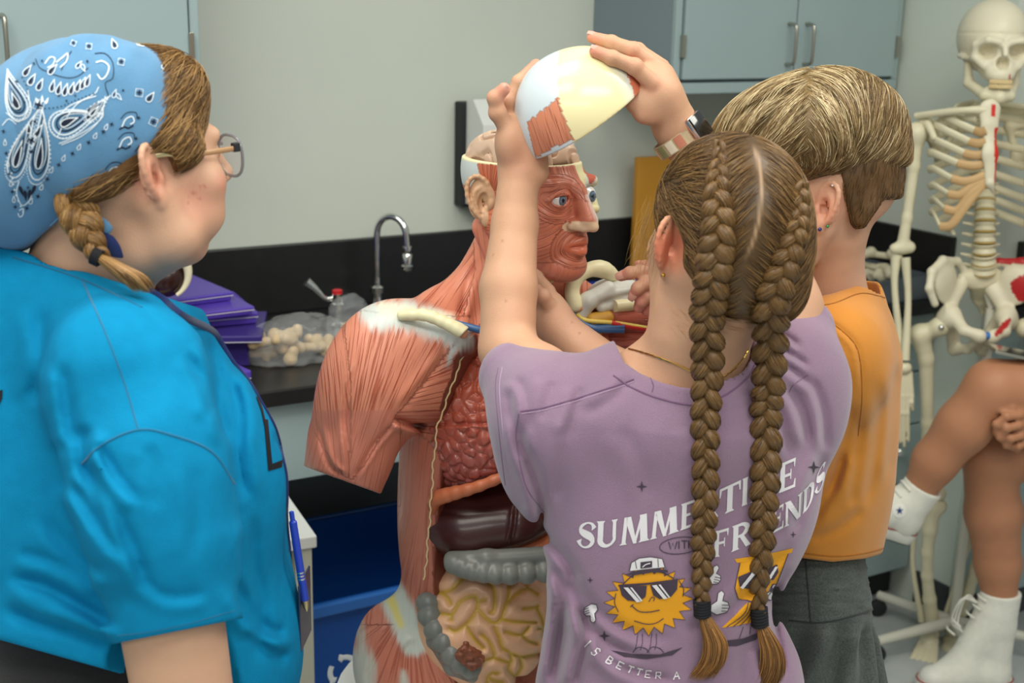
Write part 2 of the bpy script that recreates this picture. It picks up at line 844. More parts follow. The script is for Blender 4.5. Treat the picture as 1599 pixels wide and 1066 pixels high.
# ---- hair strands as thin tapered tubes that follow a surface
def strand_mesh(name, paths, width, m, parent, cols=None, seg=3):
    """paths (N, K, 3)"""
    N, K, _ = paths.shape
    T = np.gradient(paths, axis=1)
    T /= np.linalg.norm(T, axis=2)[..., None] + 1e-9
    ref = np.array([0.3, -0.8, 0.52])
    A = np.cross(T, ref)
    A /= np.linalg.norm(A, axis=2)[..., None] + 1e-9
    B = np.cross(T, A)
    t = np.linspace(0, 1, K)
    w = width * np.minimum(1, 0.35 + 3 * t) * np.clip((1.02 - t) * 3.0, 0.05, 1)
    w = (np.asarray(w)[None, :] * np.ones((N, 1))) if np.ndim(w) == 1 else w
    an = np.arange(seg) * 2 * math.pi / seg
    v = paths[:, :, None, :] + w[:, :, None, None] * (np.cos(an)[None, None, :, None] * A[:, :, None, :] + np.sin(an)[None, None, :, None] * B[:, :, None, :])
    v = v.reshape(-1, 3)
    i = np.arange(N)[:, None, None] * (K * seg) + np.arange(K - 1)[None, :, None] * seg
    k = np.arange(seg)[None, None, :]
    k2 = (k + 1) % seg
    f = np.stack([i + k, i + k2, i + seg + k2, i + seg + k], -1).reshape(-1, 4)
    at = None
    if cols is not None:
        at = {'Col': np.repeat(cols, K * seg, axis=0)}
    return mesh_obj(name, v, f, m, parent, True, at)


def grow(field, roots, flow, steps, dl, lift, jit=0.0, seed=1):
    """grow strands from roots over the surface of field; flow(P) -> direction"""
    g = np.random.default_rng(seed)
    P = roots.copy()
    out = []
    L = np.broadcast_to(np.asarray(lift, float), (len(P),))
    J = g.normal(size=P.shape) * jit
    for k in range(steps):
        gr = field.grad(P)
        gr /= np.linalg.norm(gr, axis=1)[:, None] + 1e-9
        d = field(P)
        P = P - gr * (d - L)[:, None]
        out.append(P.copy())
        D = flow(P) + J
        D = D - gr * (D * gr).sum(1)[:, None]
        D /= np.linalg.norm(D, axis=1)[:, None] + 1e-9
        P = P + D * (dl if np.ndim(dl) == 0 else dl[:, None])
    return np.stack(out, 1)
# ------------------------------------------------------------------ the room
TH = rad(30)
W = V3(math.cos(TH), math.sin(TH), 0)
N = V3(math.sin(TH), -math.cos(TH), 0)
Z = V3(0, 0, 1)
WP = V3(-0.44930519, 2.46795477, 0) - N * 0.63
AX = np.stack([W, N, Z])
TC = 1.90                       # corner with the right wall
UE = 0.74                       # where the right wall turns into the next bay


def RP(t, u, z):
    return WP + W * t + N * u + Z * z


def rbx(mb, t0, t1, u0, u1, z0, z1, bev=0.0):
    return mb.box(RP((t0 + t1) / 2, (u0 + u1) / 2, (z0 + z1) / 2), ((t1 - t0) / 2, (u1 - u0) / 2, (z1 - z0) / 2), AX, bev)


m_wall = mat('wall_paint', rgb(208, 214, 203), 0.75, var=0.02, vscale=3, bump=0.0004, bscale=220)
m_wall2 = mat('side_wall_paint', rgb(206, 214, 203), 0.75, var=0.02, vscale=3, bump=0.0004, bscale=220)
m_cab = mat('grey_blue_laminate', rgb(154, 172, 174), 0.42, var=0.02, vscale=5)
m_cabd = mat('grey_blue_carcass', rgb(128, 143, 150), 0.5)
m_epoxy = mat('black_epoxy', rgb(30, 30, 31), 0.35, var=0.1, vscale=30)
m_black = mat('black_rubber', rgb(34, 37, 39), 0.6)
m_knee = mat('charcoal_panel', rgb(104, 113, 115), 0.6)
m_base = mat('charcoal_rubber', rgb(62, 66, 68), 0.55)
m_chrome = mat('chrome', rgb(225, 225, 222), 0.09, 1.0)
m_steel = mat('brushed_nickel', rgb(176, 172, 160), 0.3, 1.0)
m_floor = mat('vinyl_floor', rgb(176, 181, 180), 0.22, var=0.05, vscale=14)
m_white = mat('white_plastic', rgb(225, 226, 222), 0.3)
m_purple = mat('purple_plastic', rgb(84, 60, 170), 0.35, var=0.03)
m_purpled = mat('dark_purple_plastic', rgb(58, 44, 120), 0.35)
m_wood = mat('orange_wood', rgb(196, 138, 48), 0.4, var=0.12, vscale=5)
m_bonec = mat('tan_bone', rgb(206, 180, 140), 0.6, var=0.15, vscale=18, bump=0.001, bscale=90)
m_film = mat('clear_plastic_film', rgb(225, 228, 230), 0.10, alpha=0.17, var=0.05, spec=0.9)
m_red = mat('red_plastic', rgb(200, 40, 44), 0.3)
m_tub = mat('blue_plastic', rgb(20, 74, 150), 0.35)
m_tubw = mat('white_print', rgb(225, 228, 230), 0.5)

structure(MB().box((0.3, 1.5, -0.03), (5.0, 5.0, 0.03)).build('floor', m_floor))
mb = MB()
rbx(mb, -3.2, TC + 0.1, -0.1, 0, 0, 2.9)
structure(mb.build('wall_back', m_wall))
mb = MB()
rbx(mb, TC, TC + 0.1, 0, UE, 0, 2.9)
structure(mb.build('wall_right', m_wall2))
mb = MB()
rbx(mb, TC + 0.1, TC + 2.6, UE - 0.1, UE, 0, 2.9)
structure(mb.build('wall_bay', m_wall))
mb = MB()
rbx(mb, TC - 0.008, TC, 0.62, UE, 0, 0.10)
structure(mb.build('baseboard_right', m_base))
mb = MB()
rbx(mb, TC + 0.1, TC + 2.6, UE, UE + 0.008, 0, 0.10)
structure(mb.build('baseboard_bay', m_base))

# worktop with the sink let into it
mb = MB()
rbx(mb, -2.2, TC - 0.002, 0.001, 0.63, 0.875, 0.91, 0.004)
tag(mb.build('countertop', m_epoxy), 'long black lab countertop running along the grey back wall', 'countertop')
mb = MB()
rbx(mb, -2.2, TC - 0.02, 0.0, 0.018, 0.91, 1.0815, 0.003)
o = tag(mb.build('backsplash', m_epoxy), 'black backsplash strip on the back wall behind the tap', 'backsplash')
mb = MB()
rbx(mb, TC - 0.02, TC - 0.001, 0.0, 0.63, 0.91, 1.0815, 0.003)
tag(mb.build('side_splash', m_epoxy), 'black splash panel on the side wall behind the tray of bones', 'backsplash')
# base units
ap = empty('counter_apron', RP(-0.5, 0.3, 0.66))
tag(ap, 'grey apron panel under the black countertop beside the blue shirt', 'panel')
mb = MB()
rbx(mb, -2.2, 0.95, 0.585, 0.60, 0.70, 0.875, 0.002)
mb.build('front_panel', m_cab, ap)
kn = MB()
rbx(kn, -2.2, 0.95, 0.02, 0.035, 0.001, 0.874)
kn.build('back_panel', m_knee, ap)


def knob(mb, t, u, z, r=0.013):
    mb.lathe(RP(t, u, z), [(0.006, 0), (0.006, 0.012), (r, 0.016), (r * 1.05, 0.022), (r * 0.7, 0.028), (0.001, 0.0295)], 16, N)


bc = empty('drawer_cabinet', RP(1.42, 0.3, 0))
tag(bc, 'grey drawer cabinet with round knobs under the counter end', 'cabinet')
mb = MB()
rbx(mb, 0.97, TC - 0.01, 0.02, 0.575, 0.10, 0.872)
mb.build('carcass', m_cabd, bc)
mb = MB()
rbx(mb, 0.97, TC - 0.01, 0.02, 0.53, 0.0, 0.10)
mb.build('toe_kick', m_black, bc)
for ci, (t0, t1) in enumerate(((0.98, 1.435), (1.44, TC - 0.015))):
    for z0, z1 in ((0.105, 0.37), (0.375, 0.545), (0.55, 0.70), (0.705, 0.865)):
        mb = MB()
        rbx(mb, t0, t1, 0.576, 0.595, z0, z1, 0.003)
        d = mb.build('drawer', m_cab, bc)
        mb = MB()
        knob(mb, (t0 + t1) / 2 + (0.12 if ci else 0), 0.595, (z0 + z1) / 2 + 0.02)
        mb.build('knob', m_chrome, d, True)
# next bay
b2 = empty('side_cabinet', RP(TC + 0.8, UE + 0.3, 0))
tag(b2, 'grey cabinet under the far black counter behind the skeleton pelvis', 'cabinet')
mb = MB()
rbx(mb, TC + 0.03, TC + 2.2, UE + 0.012, UE + 0.10, 0.10, 0.87, 0.003)
mb.build('carcass', m_cab, b2)
mb = MB()
rbx(mb, TC + 0.03, TC + 2.2, UE + 0.012, UE + 0.07, 0.0, 0.10)
mb.build('toe_kick', m_base, b2)
mb = MB()
knob(mb, TC + 0.14, UE + 0.10, 0.79)
mb.build('knob', m_steel, b2, True)
mb = MB()
rbx(mb, TC + 0.03, TC + 2.2, UE + 0.001, UE + 0.14, 0.872, 0.905, 0.003)
tag(mb.build('side_countertop', m_epoxy), 'black counter ledge behind the skeleton spine at the picture edge', 'countertop')
mb = MB()
rbx(mb, TC + 0.105, TC + 2.2, UE + 0.001, UE + 0.02, 0.906, 1.0815, 0.003)
tag(mb.build('side_backsplash', m_epoxy), 'black backsplash behind the skeleton spine at the picture edge', 'backsplash')


def pull(mb, t, u, z0, z1):
    pts = [RP(t, u, z0), RP(t, u + 0.022, z0 + 0.002), RP(t, u + 0.032, z0 + 0.014), RP(t, u + 0.032, z1 - 0.014), RP(t, u + 0.022, z1 - 0.002), RP(t, u, z1)]
    mb.tube(spline(pts, 30), 0.0046, 10)


def upper_cabinet(t0, t1, doors, z0, label, handles):
    c = empty('wall_cabinet', RP((t0 + t1) / 2, 0.16, z0))
    tag(c, label, 'cabinet')
    mb = MB()
    rbx(mb, t0, t1, 0.001, 0.355, z0, 2.4, 0.002)
    mb.build('carcass', m_cabd, c)
    mb = MB()
    rbx(mb, t0, t1, 0.355, 0.372, z0, z0 + 0.028, 0.003)
    rbx(mb, t0, t0 + 0.02, 0.355, 0.372, z0 + 0.028, 2.4, 0.003)
    rbx(mb, t1 - 0.02, t1, 0.355, 0.372, z0 + 0.028, 2.4, 0.003)
    mb.build('face_frame', m_cab, c)
    n = doors
    w = (t1 - t0 - 0.044) / n
    for k in range(n):
        a = t0 + 0.022 + k * w
        mb = MB()
        rbx(mb, a + 0.002, a + w - 0.002, 0.356, 0.380, z0 + 0.036, 2.39, 0.003)
        d = mb.build('door', m_cab, c)
        side = handles[k]
        ht = a + w - 0.03 if side > 0 else a + 0.03
        mb = MB()
        pull(mb, ht, 0.38, z0 + 0.072, z0 + 0.175)
        mb.build('handle', m_steel, d, True)
        hx = a - 0.002 if side > 0 else a + w + 0.002
        mb = MB()
        rbx(mb, hx - 0.005, hx + 0.005, 0.372, 0.386, z0 + 0.09, z0 + 0.145, 0.001)
        mb.build('hinge', m_steel, d)
        if k == 1:
            mb = MB()
            mb.lathe(RP(a + 0.028, 0.38, z0 + 0.05), [(0.009, 0), (0.009, 0.004), (0.004, 0.005), (0.001, 0.0055)], 14, N)
            mb.build('lock', m_chrome, d, True)
    return c


upper_cabinet(1.115, 1.885, 2, 1.4555, 'grey blue two door wall cabinet above the braided girl', (1, -1))
_ts = np.dot(onplane(-20, 80, RP(0, 0.38, 0), N) - WP, W)
upper_cabinet(2 * _ts + 0.075, -0.075, 2, 1.4555, 'grey wall cabinet above the blue bandana at the left edge', (1, -1))

# towel dispenser
td = empty('towel_dispenser', RP(0.83, 0.0, 1.16))
tag(td, 'white paper towel dispenser on the back wall behind the model head', 'dispenser')
mb = MB()
rbx(mb, 0.695, 0.985, 0.001, 0.05, 1.15, 1.42, 0.004)
mb.build('back_box', m_black, td)
mb = MB()
mb.prism([(0.05, 1.16), (0.05, 1.425), (0.085, 1.43), (0.14, 1.37), (0.15, 1.20), (0.12, 1.16)], N, Z, RP(0.705, 0, 0), W, 0.27)
mb.build('cover', m_white, td)
mb = MB()
rbx(mb, 0.76, 0.92, 0.07, 0.10, 1.10, 1.158)
mb.build('paper_tongue', m_white, td)

# tap
fa = empty('faucet', RP(0.465, 0.11, 0.91))
tag(fa, 'chrome gooseneck tap standing on the black counter', 'faucet')
S0 = q(589, 468, 3.13)
bz = RP(np.dot(S0 - WP, W), np.dot(S0 - WP, N), 0.91)
fa.location = bz
mb = MB()
mb.lathe(bz, [(0.03, 0), (0.03, 0.006), (0.02, 0.012), (0.013, 0.03), (0.013, 0.05), (0.019, 0.052), (0.019, 0.066), (0.010, 0.07), (0.009, 0.09)], 20)
mb.build('tap_base', m_chrome, fa, True)
arc = [bz + Z * 0.08, bz + Z * 0.17, bz + Z * 0.215]
top = q(589, 358, bz[1])
ya = np.array([math.cos(rad(-25)), math.sin(rad(-25)), 0])
zc = top[2] - 0.012
Rr = 0.042
for an in np.linspace(180, 0, 12):
    arc.append(np.array([bz[0], bz[1], zc]) + ya * (Rr + Rr * math.cos(rad(an))) + Z * Rr * 1.15 * math.sin(rad(an)))
arc.append(np.array([bz[0], bz[1], zc - 0.035]) + ya * (2 * Rr + 0.003))
arc = [arc[0]] + [np.array([bz[0], bz[1], z]) for z in np.linspace(bz[2] + 0.1, zc - 0.01, 5)] + arc[3:]
mb = MB()
mb.tube(spline(arc, 60), 0.0085, 14)
mb.build('spout', m_chrome, fa, True)
tip = arc[-1]
mb = MB()
mb.lathe(tip + Z * 0.012, [(0.011, 0), (0.012, -0.008), (0.010, -0.016), (0.013, -0.02), (0.012, -0.045), (0.015, -0.047), (0.014, -0.058)], 18)
mb.build('nozzle', m_chrome, fa, True)
va = empty('tap_valve', (0, 0, 0))
tag(va, 'chrome wrist blade valve with red cap beside the tap', 'valve')
S1 = q(527, 480, 2.98)
vz = np.array([S1[0], S1[1], 0.91])
va.location = vz
ztop = q(527, 458, S1[1])[2]
hh = ztop - 0.91
mb = MB()
mb.lathe(vz, [(0.022, 0), (0.022, 0.006), (0.012, 0.012), (0.012, hh * 0.45), (0.016, hh * 0.47), (0.016, hh * 0.7), (0.011, hh * 0.74), (0.014, hh)], 18)
mb.build('valve_body', m_chrome, va, True)
mb = MB()
mb.lathe(vz + Z * hh, [(0.0125, 0), (0.0125, 0.008), (0.009, 0.010), (0.001, 0.0105)], 16)
mb.build('index_cap', m_red, va, True)
e = q(478, 440, S1[1] - 0.03)
lp = [vz + Z * (hh - 0.006), vz + Z * (hh - 0.012) + (e - vz - Z * hh) * V3(0.35, 0.35, 0), vz * V3(0.35, 0.35, 0) + e * V3(0.65, 0.65, 1) - Z * 0.022 + Z * 0, e]
lp[2] = np.array([vz[0] * 0.3 + e[0] * 0.7, vz[1] * 0.3 + e[1] * 0.7, e[2] - 0.02])
mb = MB()
mb.tube(spline(lp, 20), np.concatenate([np.full(8, 0.006), np.linspace(0.006, 0.012, 12)]), 12, flat=0.7)
mb.build('lever', m_chrome, va, True)

# wooden board and blue tray at the back
b0, b1 = onplane(997, 246, RP(0, 0.09, 0), N), onplane(1052, 248, RP(0, 0.09, 0), N)
t0 = np.dot(b0 - WP, W)
mb = MB()
rbx(mb, t0, t0 + 0.19, 0.07, 0.09, 0.911, b0[2], 0.003)
tag(mb.build('wooden_board', m_wood), 'orange wooden board standing on the counter against the wall', 'board')
t1 = np.dot(onplane(965, 410, RP(0, 0.25, 0), N) - WP, W)
mb = MB()
rbx(mb, t1 - 0.07, t1 + 0.16, 0.18, 0.40, 0.911, 0.95, 0.006)
tag(mb.build('plastic_tray', mat('royal_blue_plastic', rgb(28, 60, 165), 0.35)), 'blue plastic tray lying on the counter beside the wooden board', 'tray')

# purple cases
corner = [(393, 578, 0.911, 72), (409, 524, 0.962, 40), (404, 487, 1.0, 58), (398, 478, 1.018, 66), (365, 455, 1.045, 70)]
zc = 0.9105
plabel = ['lowest purple case, lying flat on the counter in front of the stack', 'deep dark purple case under the middle one of the stack on the counter',
          'purple case in the middle of the stack, poking out to the right', 'thin purple case just below the topmost one', 'topmost purple case of the stack under the dark specimen']
hts = [0.040, 0.034, 0.026, 0.018, 0.020]
offs = [0.0, 0.045, 0.072, 0.09, 0.105]
for i, (px, py, z, yaw) in enumerate(corner):
    zt = zc + hts[i]
    P0 = atz(px, py, zt)
    a = rad(yaw - 32)
    e1 = V3(math.cos(a), math.sin(a), 0)          # right edge runs back along e2
    e2 = V3(-math.sin(a), math.cos(a), 0)
    w, d = 0.30, 0.22
    cen = P0 - e1 * w / 2 + e2 * d / 2
    A3 = np.stack([e1, e2, Z])
    cs = empty('plastic_case', (cen[0], cen[1], zc))
    tag(cs, plabel[i], 'case', 'purple cases stacked on the counter')
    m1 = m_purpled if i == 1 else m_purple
    h = hts[i]
    mb = MB()
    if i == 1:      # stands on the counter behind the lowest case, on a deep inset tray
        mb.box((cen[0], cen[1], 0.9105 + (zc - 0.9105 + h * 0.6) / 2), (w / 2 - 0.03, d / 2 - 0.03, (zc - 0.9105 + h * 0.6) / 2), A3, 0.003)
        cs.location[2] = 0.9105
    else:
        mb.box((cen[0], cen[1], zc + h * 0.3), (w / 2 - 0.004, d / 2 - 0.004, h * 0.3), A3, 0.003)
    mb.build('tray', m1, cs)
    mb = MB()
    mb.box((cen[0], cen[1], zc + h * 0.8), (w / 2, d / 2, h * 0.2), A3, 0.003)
    mb.build('lid', m1, cs)
    mb = MB()
    mb.box((cen[0], cen[1], zc + h * 0.6), (w / 2 - 0.001, d / 2 - 0.001, 0.0015), A3)
    mb.build('seam', mat('case_seam_%d' % i, rgb(200, 196, 214), 0.4) if i == 0 else bpy.data.materials['case_seam_0'], cs)
    zc += h + 0.0008
# specimen on top
sp = q(262, 430, 2.55)
spc = empty('specimen_model', (sp[0], sp[1], zc))
tag(spc, 'dark brown model organ with cream rim lying on the top purple case', 'specimen')
s = SDF().u(ell(sp + V3(0, 0, 0.0), (0.040, 0.05, 0.040), frame((0.3, 1, 0), pitch=0.5)), 0)
s.build('organ', sp - 0.09, sp + 0.09, 0.004, mat('dark_brown_gloss', rgb(46, 22, 18), 0.25), spc)
mb = MB()
ring = [sp + V3(0.042 * math.cos(a) + 0.004, -0.035 + 0.02 * math.cos(a), 0.050 * math.sin(a) + 0.01) for a in np.linspace(-1.1, 1.9, 24)]
mb.tube(ring, np.linspace(0.004, 0.016, 24), 10)
foot = q(268, 462, 2.50)
mb.build('rim', mat('cream_gloss', rgb(232, 222, 190), 0.3), spc, True)
s = SDF().u(cone(V3(foot[0] - 0.03, foot[1], zc + 0.012), V3(foot[0] + 0.012, foot[1], zc + 0.010), 0.012, 0.010), 0)
s.build('base', foot - 0.08, foot + 0.08, 0.003, bpy.data.materials['cream_gloss'], spc)


# bags of bones
def lump_bone(c, d, L, r, seed):
    g = np.random.default_rng(seed)
    s = SDF()
    d = unit(d)
    a, b = c - d * L / 2, c + d * L / 2
    s.u(cone(a, b, r * 0.6, r * 0.6), 0)
    for e_ in (a, b):
        for _ in range(3):
            s.u(ell(e_ + g.normal(size=3) * r * 0.5, r * g.uniform(0.6, 0.95)), 0.006)
    lo, hi = bounds(a, b, pad=r * 2.4)
    v, f = s.mesh(lo, hi, 0.003)
    return v, f


def film_bag(name, poly_c, rx, ry, rz, seed, label):
    s = SDF().u(ell(poly_c, (rx, ry, rz), AX), 0)
    s.disp(lambda P: 0.012 * np.abs(vnoise(P * 28, seed)) + 0.004 * vnoise(P * 70, seed + 1))
    s.cut((lambda P: 0.9115 - P[:, 2], np.zeros(3), 1e9), 0.004)
    o = s.build(name, poly_c - 0.2, poly_c + 0.2, 0.005, m_film)
    return tag(o, label, 'bag')


bagc = np.array([*atz(448, 548, 0.93)[:2], 0.93])
film_bag('plastic_bag', bagc + W * 0.03, 0.125, 0.07, 0.085, 3, 'clear plastic bag of tan bones beside the purple cases')
spots = [(-0.058, -0.01, 0.012, 0.3, 0.06), (-0.03, -0.02, 0.03, 1.2, 0.08), (-0.045, 0.025, 0.045, 0.1, 0.07), (0.01, 0.01, 0.014, 2.0, 0.06), (0.05, 0.0, 0.015, 0.4, 0.06), (-0.01, 0.02, 0.055, 2.6, 0.05), (0.085, -0.01, 0.015, 1.0, 0.04)]
blab = ['at the left end of', 'in the middle of', 'on top at the left inside', 'low at the front of', 'at the right of', 'topmost in', 'at the right tip of']
for i, (a, b, z, an, L) in enumerate(spots):
    c = bagc + W * a + N * b
    c[2] = 0.9125 + z + 0.006
    v, f = lump_bone(c, W * math.cos(an) + N * math.sin(an), L * 1.1, 0.0165, i)
    tag(mesh_obj('bone', v, f, m_bonec), 'tan bone %s the clear bag by the purple cases' % blab[i], 'bone', 'tan bones in the clear bag')
bag2 = np.array([*atz(545, 512, 0.93)[:2], 0.94])
film_bag('plastic_bag', bag2, 0.055, 0.05, 0.075, 9, 'crumpled clear plastic bag behind the red shoulder muscle')
v, f = lump_bone(bag2 + V3(0.02, 0, -0.01), W, 0.06, 0.014, 21)
tag(mesh_obj('bone', v, f, m_bonec), 'tan bone in the crumpled bag behind the shoulder muscle', 'bone')

# tray of bones by the side splash
tb = RP(TC - 0.20, 0.36, 0.911)
ty = empty('bone_tray', tb)
tag(ty, 'clear plastic tray on the counter end beside the skeleton arm', 'tray')
mb = MB()
rbx(mb, TC - 0.37, TC - 0.04, 0.18, 0.60, 0.911, 0.915)
for a in ((TC - 0.37, TC - 0.365, 0.18, 0.60), (TC - 0.045, TC - 0.04, 0.18, 0.60), (TC - 0.37, TC - 0.04, 0.18, 0.185), (TC - 0.37, TC - 0.04, 0.595, 0.60)):
    rbx(mb, *a, 0.915, 0.975)
mb.build('tray_body', mat('smoky_clear_plastic', rgb(120, 130, 140), 0.15, alpha=0.45), ty)
m_ivory = mat('ivory_bone', rgb(222, 214, 184), 0.5, var=0.06, vscale=20)
for i, (px, py, z, an, L, lab) in enumerate([(1354, 414, 0.945, 0.2, 0.08, 'ivory bone at the left of the clear tray'), (1386, 420, 0.942, 2.4, 0.06, 'ivory bone lying in the middle of the clear tray'),
                                             (1375, 398, 0.967, 0.9, 0.06, 'ivory bone perched on the others in the clear tray'), (1366, 428, 0.942, 2.9, 0.06, 'lowest ivory bone in the clear tray, nearest the orange collar')]):
    P = onplane(px, py, RP(TC - 0.13 - 0.02 * (i % 2), 0, 0), W)
    v, f = lump_bone(P, N * math.cos(an) + W * 0.4 * math.sin(an), L, 0.015, 40 + i)
    tag(mesh_obj('bone', v, f, m_ivory), lab, 'bone', 'ivory bones in the tray')

# blue tub under the counter and the white table
HT = 0.45
tu = empty('storage_tub', RP(0.15, 0.47, 0))
tag(tu, 'open blue plastic tub on the floor under the counter', 'tub')
mb = MB()
T0, T1, U0_, U1_ = -0.32, 0.62, 0.26, 0.685
rbx(mb, T0, T1, U0_, U1_, 0.0005, 0.012)
rbx(mb, T0, T1, U1_ - 0.008, U1_, 0.012, HT)
rbx(mb, T0, T1, U0_, U0_ + 0.008, 0.012, HT)
rbx(mb, T0, T0 + 0.008, U0_ + 0.008, U1_ - 0.008, 0.012, HT)
rbx(mb, T1 - 0.008, T1, U0_ + 0.008, U1_ - 0.008, 0.012, HT)
mb.build('tub_body', m_tub, tu)
mb = MB()
for a in ((T0 - 0.016, T1 + 0.016, U1_, U1_ + 0.016), (T0 - 0.016, T1 + 0.016, U0_ - 0.016, U0_), (T0 - 0.016, T0, U0_, U1_), (T1, T1 + 0.016, U0_, U1_)):
    rbx(mb, *a, HT - 0.024, HT + 0.003, 0.004)
mb.build('rim', mat('light_blue_plastic', rgb(46, 102, 178), 0.35), tu)
ps = onplane(536, 1046, RP(0, U1_ + 0.001, 0), N)
mb = MB()
for k in range(3):
    an0 = k * 2.094 + 0.5
    arcp = [ps + (W * math.cos(an0 + t) + Z * math.sin(an0 + t)) * 0.030 for t in np.linspace(0, 1.45, 9)]
    mb.tube(arcp, np.concatenate([np.full(7, 0.006), [0.011, 0.001]]), 6, flat=0.15, up=np.cross(N, Z))
mb.build('recycling_mark', m_tubw, tu)

# white table
tz = 0.70
tp = atz(495, 836, tz)
tt = empty('side_table', (tp[0] - 0.3, tp[1] + 0.15, 0))
tag(tt, 'white table corner with a beige leg beside the blue tub', 'table')
ta = V3(math.cos(rad(24)), math.sin(rad(24)), 0)
tb_ = V3(-ta[1], ta[0], 0)
ct = tp - ta * 0.35 + tb_ * 0.125
mb = MB()
mb.box(ct - Z * 0.0125, (0.35, 0.125, 0.0125), np.stack([ta, tb_, Z]), 0.003)
mb.build('table_top', m_white, tt)
m_beige = mat('beige_metal', rgb(196, 194, 176), 0.45)
for a, b in ((0.325, -0.105), (0.325, 0.105), (-0.325, -0.105), (-0.325, 0.105)):
    c = ct + ta * a + tb_ * b
    mb = MB()
    mb.box((c[0], c[1], (tz - 0.025) / 2), (0.016, 0.016, (tz - 0.025) / 2), np.stack([ta, tb_, Z]), 0.002)
    mb.build('leg', m_beige, tt)
# ------------------------------------------------------------------ people: shared pieces
def skin_mat(name, attr='Col', rough=0.48):
    m = mat(name, (0.6, 0.4, 0.3), rough, spec=0.4, attr=attr, sss=0.18, sssr=(0.010, 0.0035, 0.0018), bump=0.00035, bscale=520)
    return m


m_skin = skin_mat('skin')
m_nail = mat('nail', rgb(212, 158, 142), 0.35)


def head_prims(M, O, s=1.0, jaw=1.0, nose=1.0, fat=0.0, ears=(1, 1), eyes=True, chin=0.0, ear_big=1.0, ear_flare=0.47):
    """list of (op, prim, k) for a head; M rows right/forward/up, O origin between the ears"""
    T = lambda p: xform_prim(p, M, O, s)
    L = []
    add = lambda p, k=0.02: L.append(('u', T(p), k))
    add(ell((0, -0.015, 0.032), (0.074, 0.096, 0.086)), 0)
    add(ell((0, 0.038, -0.02), (0.060, 0.055, 0.075)), 0.03)
    for sx in (-1, 1):
        add(path([(sx * 0.060, -0.005, -0.035), (sx * (0.053 + fat), 0.012, -0.072), (sx * 0.022, 0.070 + chin, -0.096)], [0.02, 0.017 + fat, 0.017], 0.01), 0.03)
        add(ell((sx * 0.042, 0.058, -0.025), (0.024 + fat, 0.026, 0.026)), 0.02)
        add(ell((sx * 0.040, 0.050, -0.060), (0.022 + fat, 0.030, 0.026)), 0.02)
    add(ell((0, 0.080 + chin, -0.098), (0.020 * jaw, 0.014, 0.014)), 0.02)
    add(cone((-0.034, 0.082, 0.020), (0.034, 0.082, 0.020), 0.010, 0.010), 0.015)
    for sx in (-1, 1):
        L.append(('s', T(ell((sx * 0.031, 0.102, 0.004), (0.017, 0.016, 0.012))), 0.014))
        if eyes:
            add(ell((sx * 0.031, 0.078, 0.003), (0.0135, 0.0125, 0.0115)), 0.004)
    add(cone((0, 0.094, 0.010), (0, 0.110, -0.026), 0.007, 0.0105), 0.014)
    add(ell((0, 0.110 * nose + 0.0, -0.028), (0.0105, 0.010, 0.009)), 0.006)
    for sx in (-1, 1):
        add(ell((sx * 0.0125, 0.1, -0.031), (0.0075, 0.010, 0.007)), 0.006)
        L.append(('s', T(ell((sx * 0.0075, 0.104, -0.039), (0.0035, 0.0055, 0.004))), 0.003))
    add(ell((0, 0.088 + chin / 3, -0.060), (0.026, 0.012, 0.018)), 0.015)
    add(path([(-0.023, 0.084 + chin / 3, -0.062), (-0.006, 0.0985 + chin / 3, -0.057), (0.006, 0.0985 + chin / 3, -0.057), (0.023, 0.084 + chin / 3, -0.062)], [0.002, 0.0045, 0.0045, 0.002], 0.003), 0.004)
    add(path([(-0.021, 0.085 + chin / 2, -0.064), (0, 0.0975 + chin / 2, -0.0685), (0.021, 0.085 + chin / 2, -0.064)], [0.002, 0.0055, 0.002], 0.003, n=7), 0.004)
    L.append(('s', T(path([(-0.022, 0.088 + chin / 2, -0.0625), (0, 0.104 + chin / 2, -0.0622), (0.022, 0.088 + chin / 2, -0.0625)], [0.001, 0.0013, 0.001], 0.001)), 0.002))
    for sx, on in zip((-1, 1), ears):
        if on:
            for e in ear_prims(sx, ear_big, ear_flare):
                L.append((e[0], T(e[1]), e[2]))
    return L


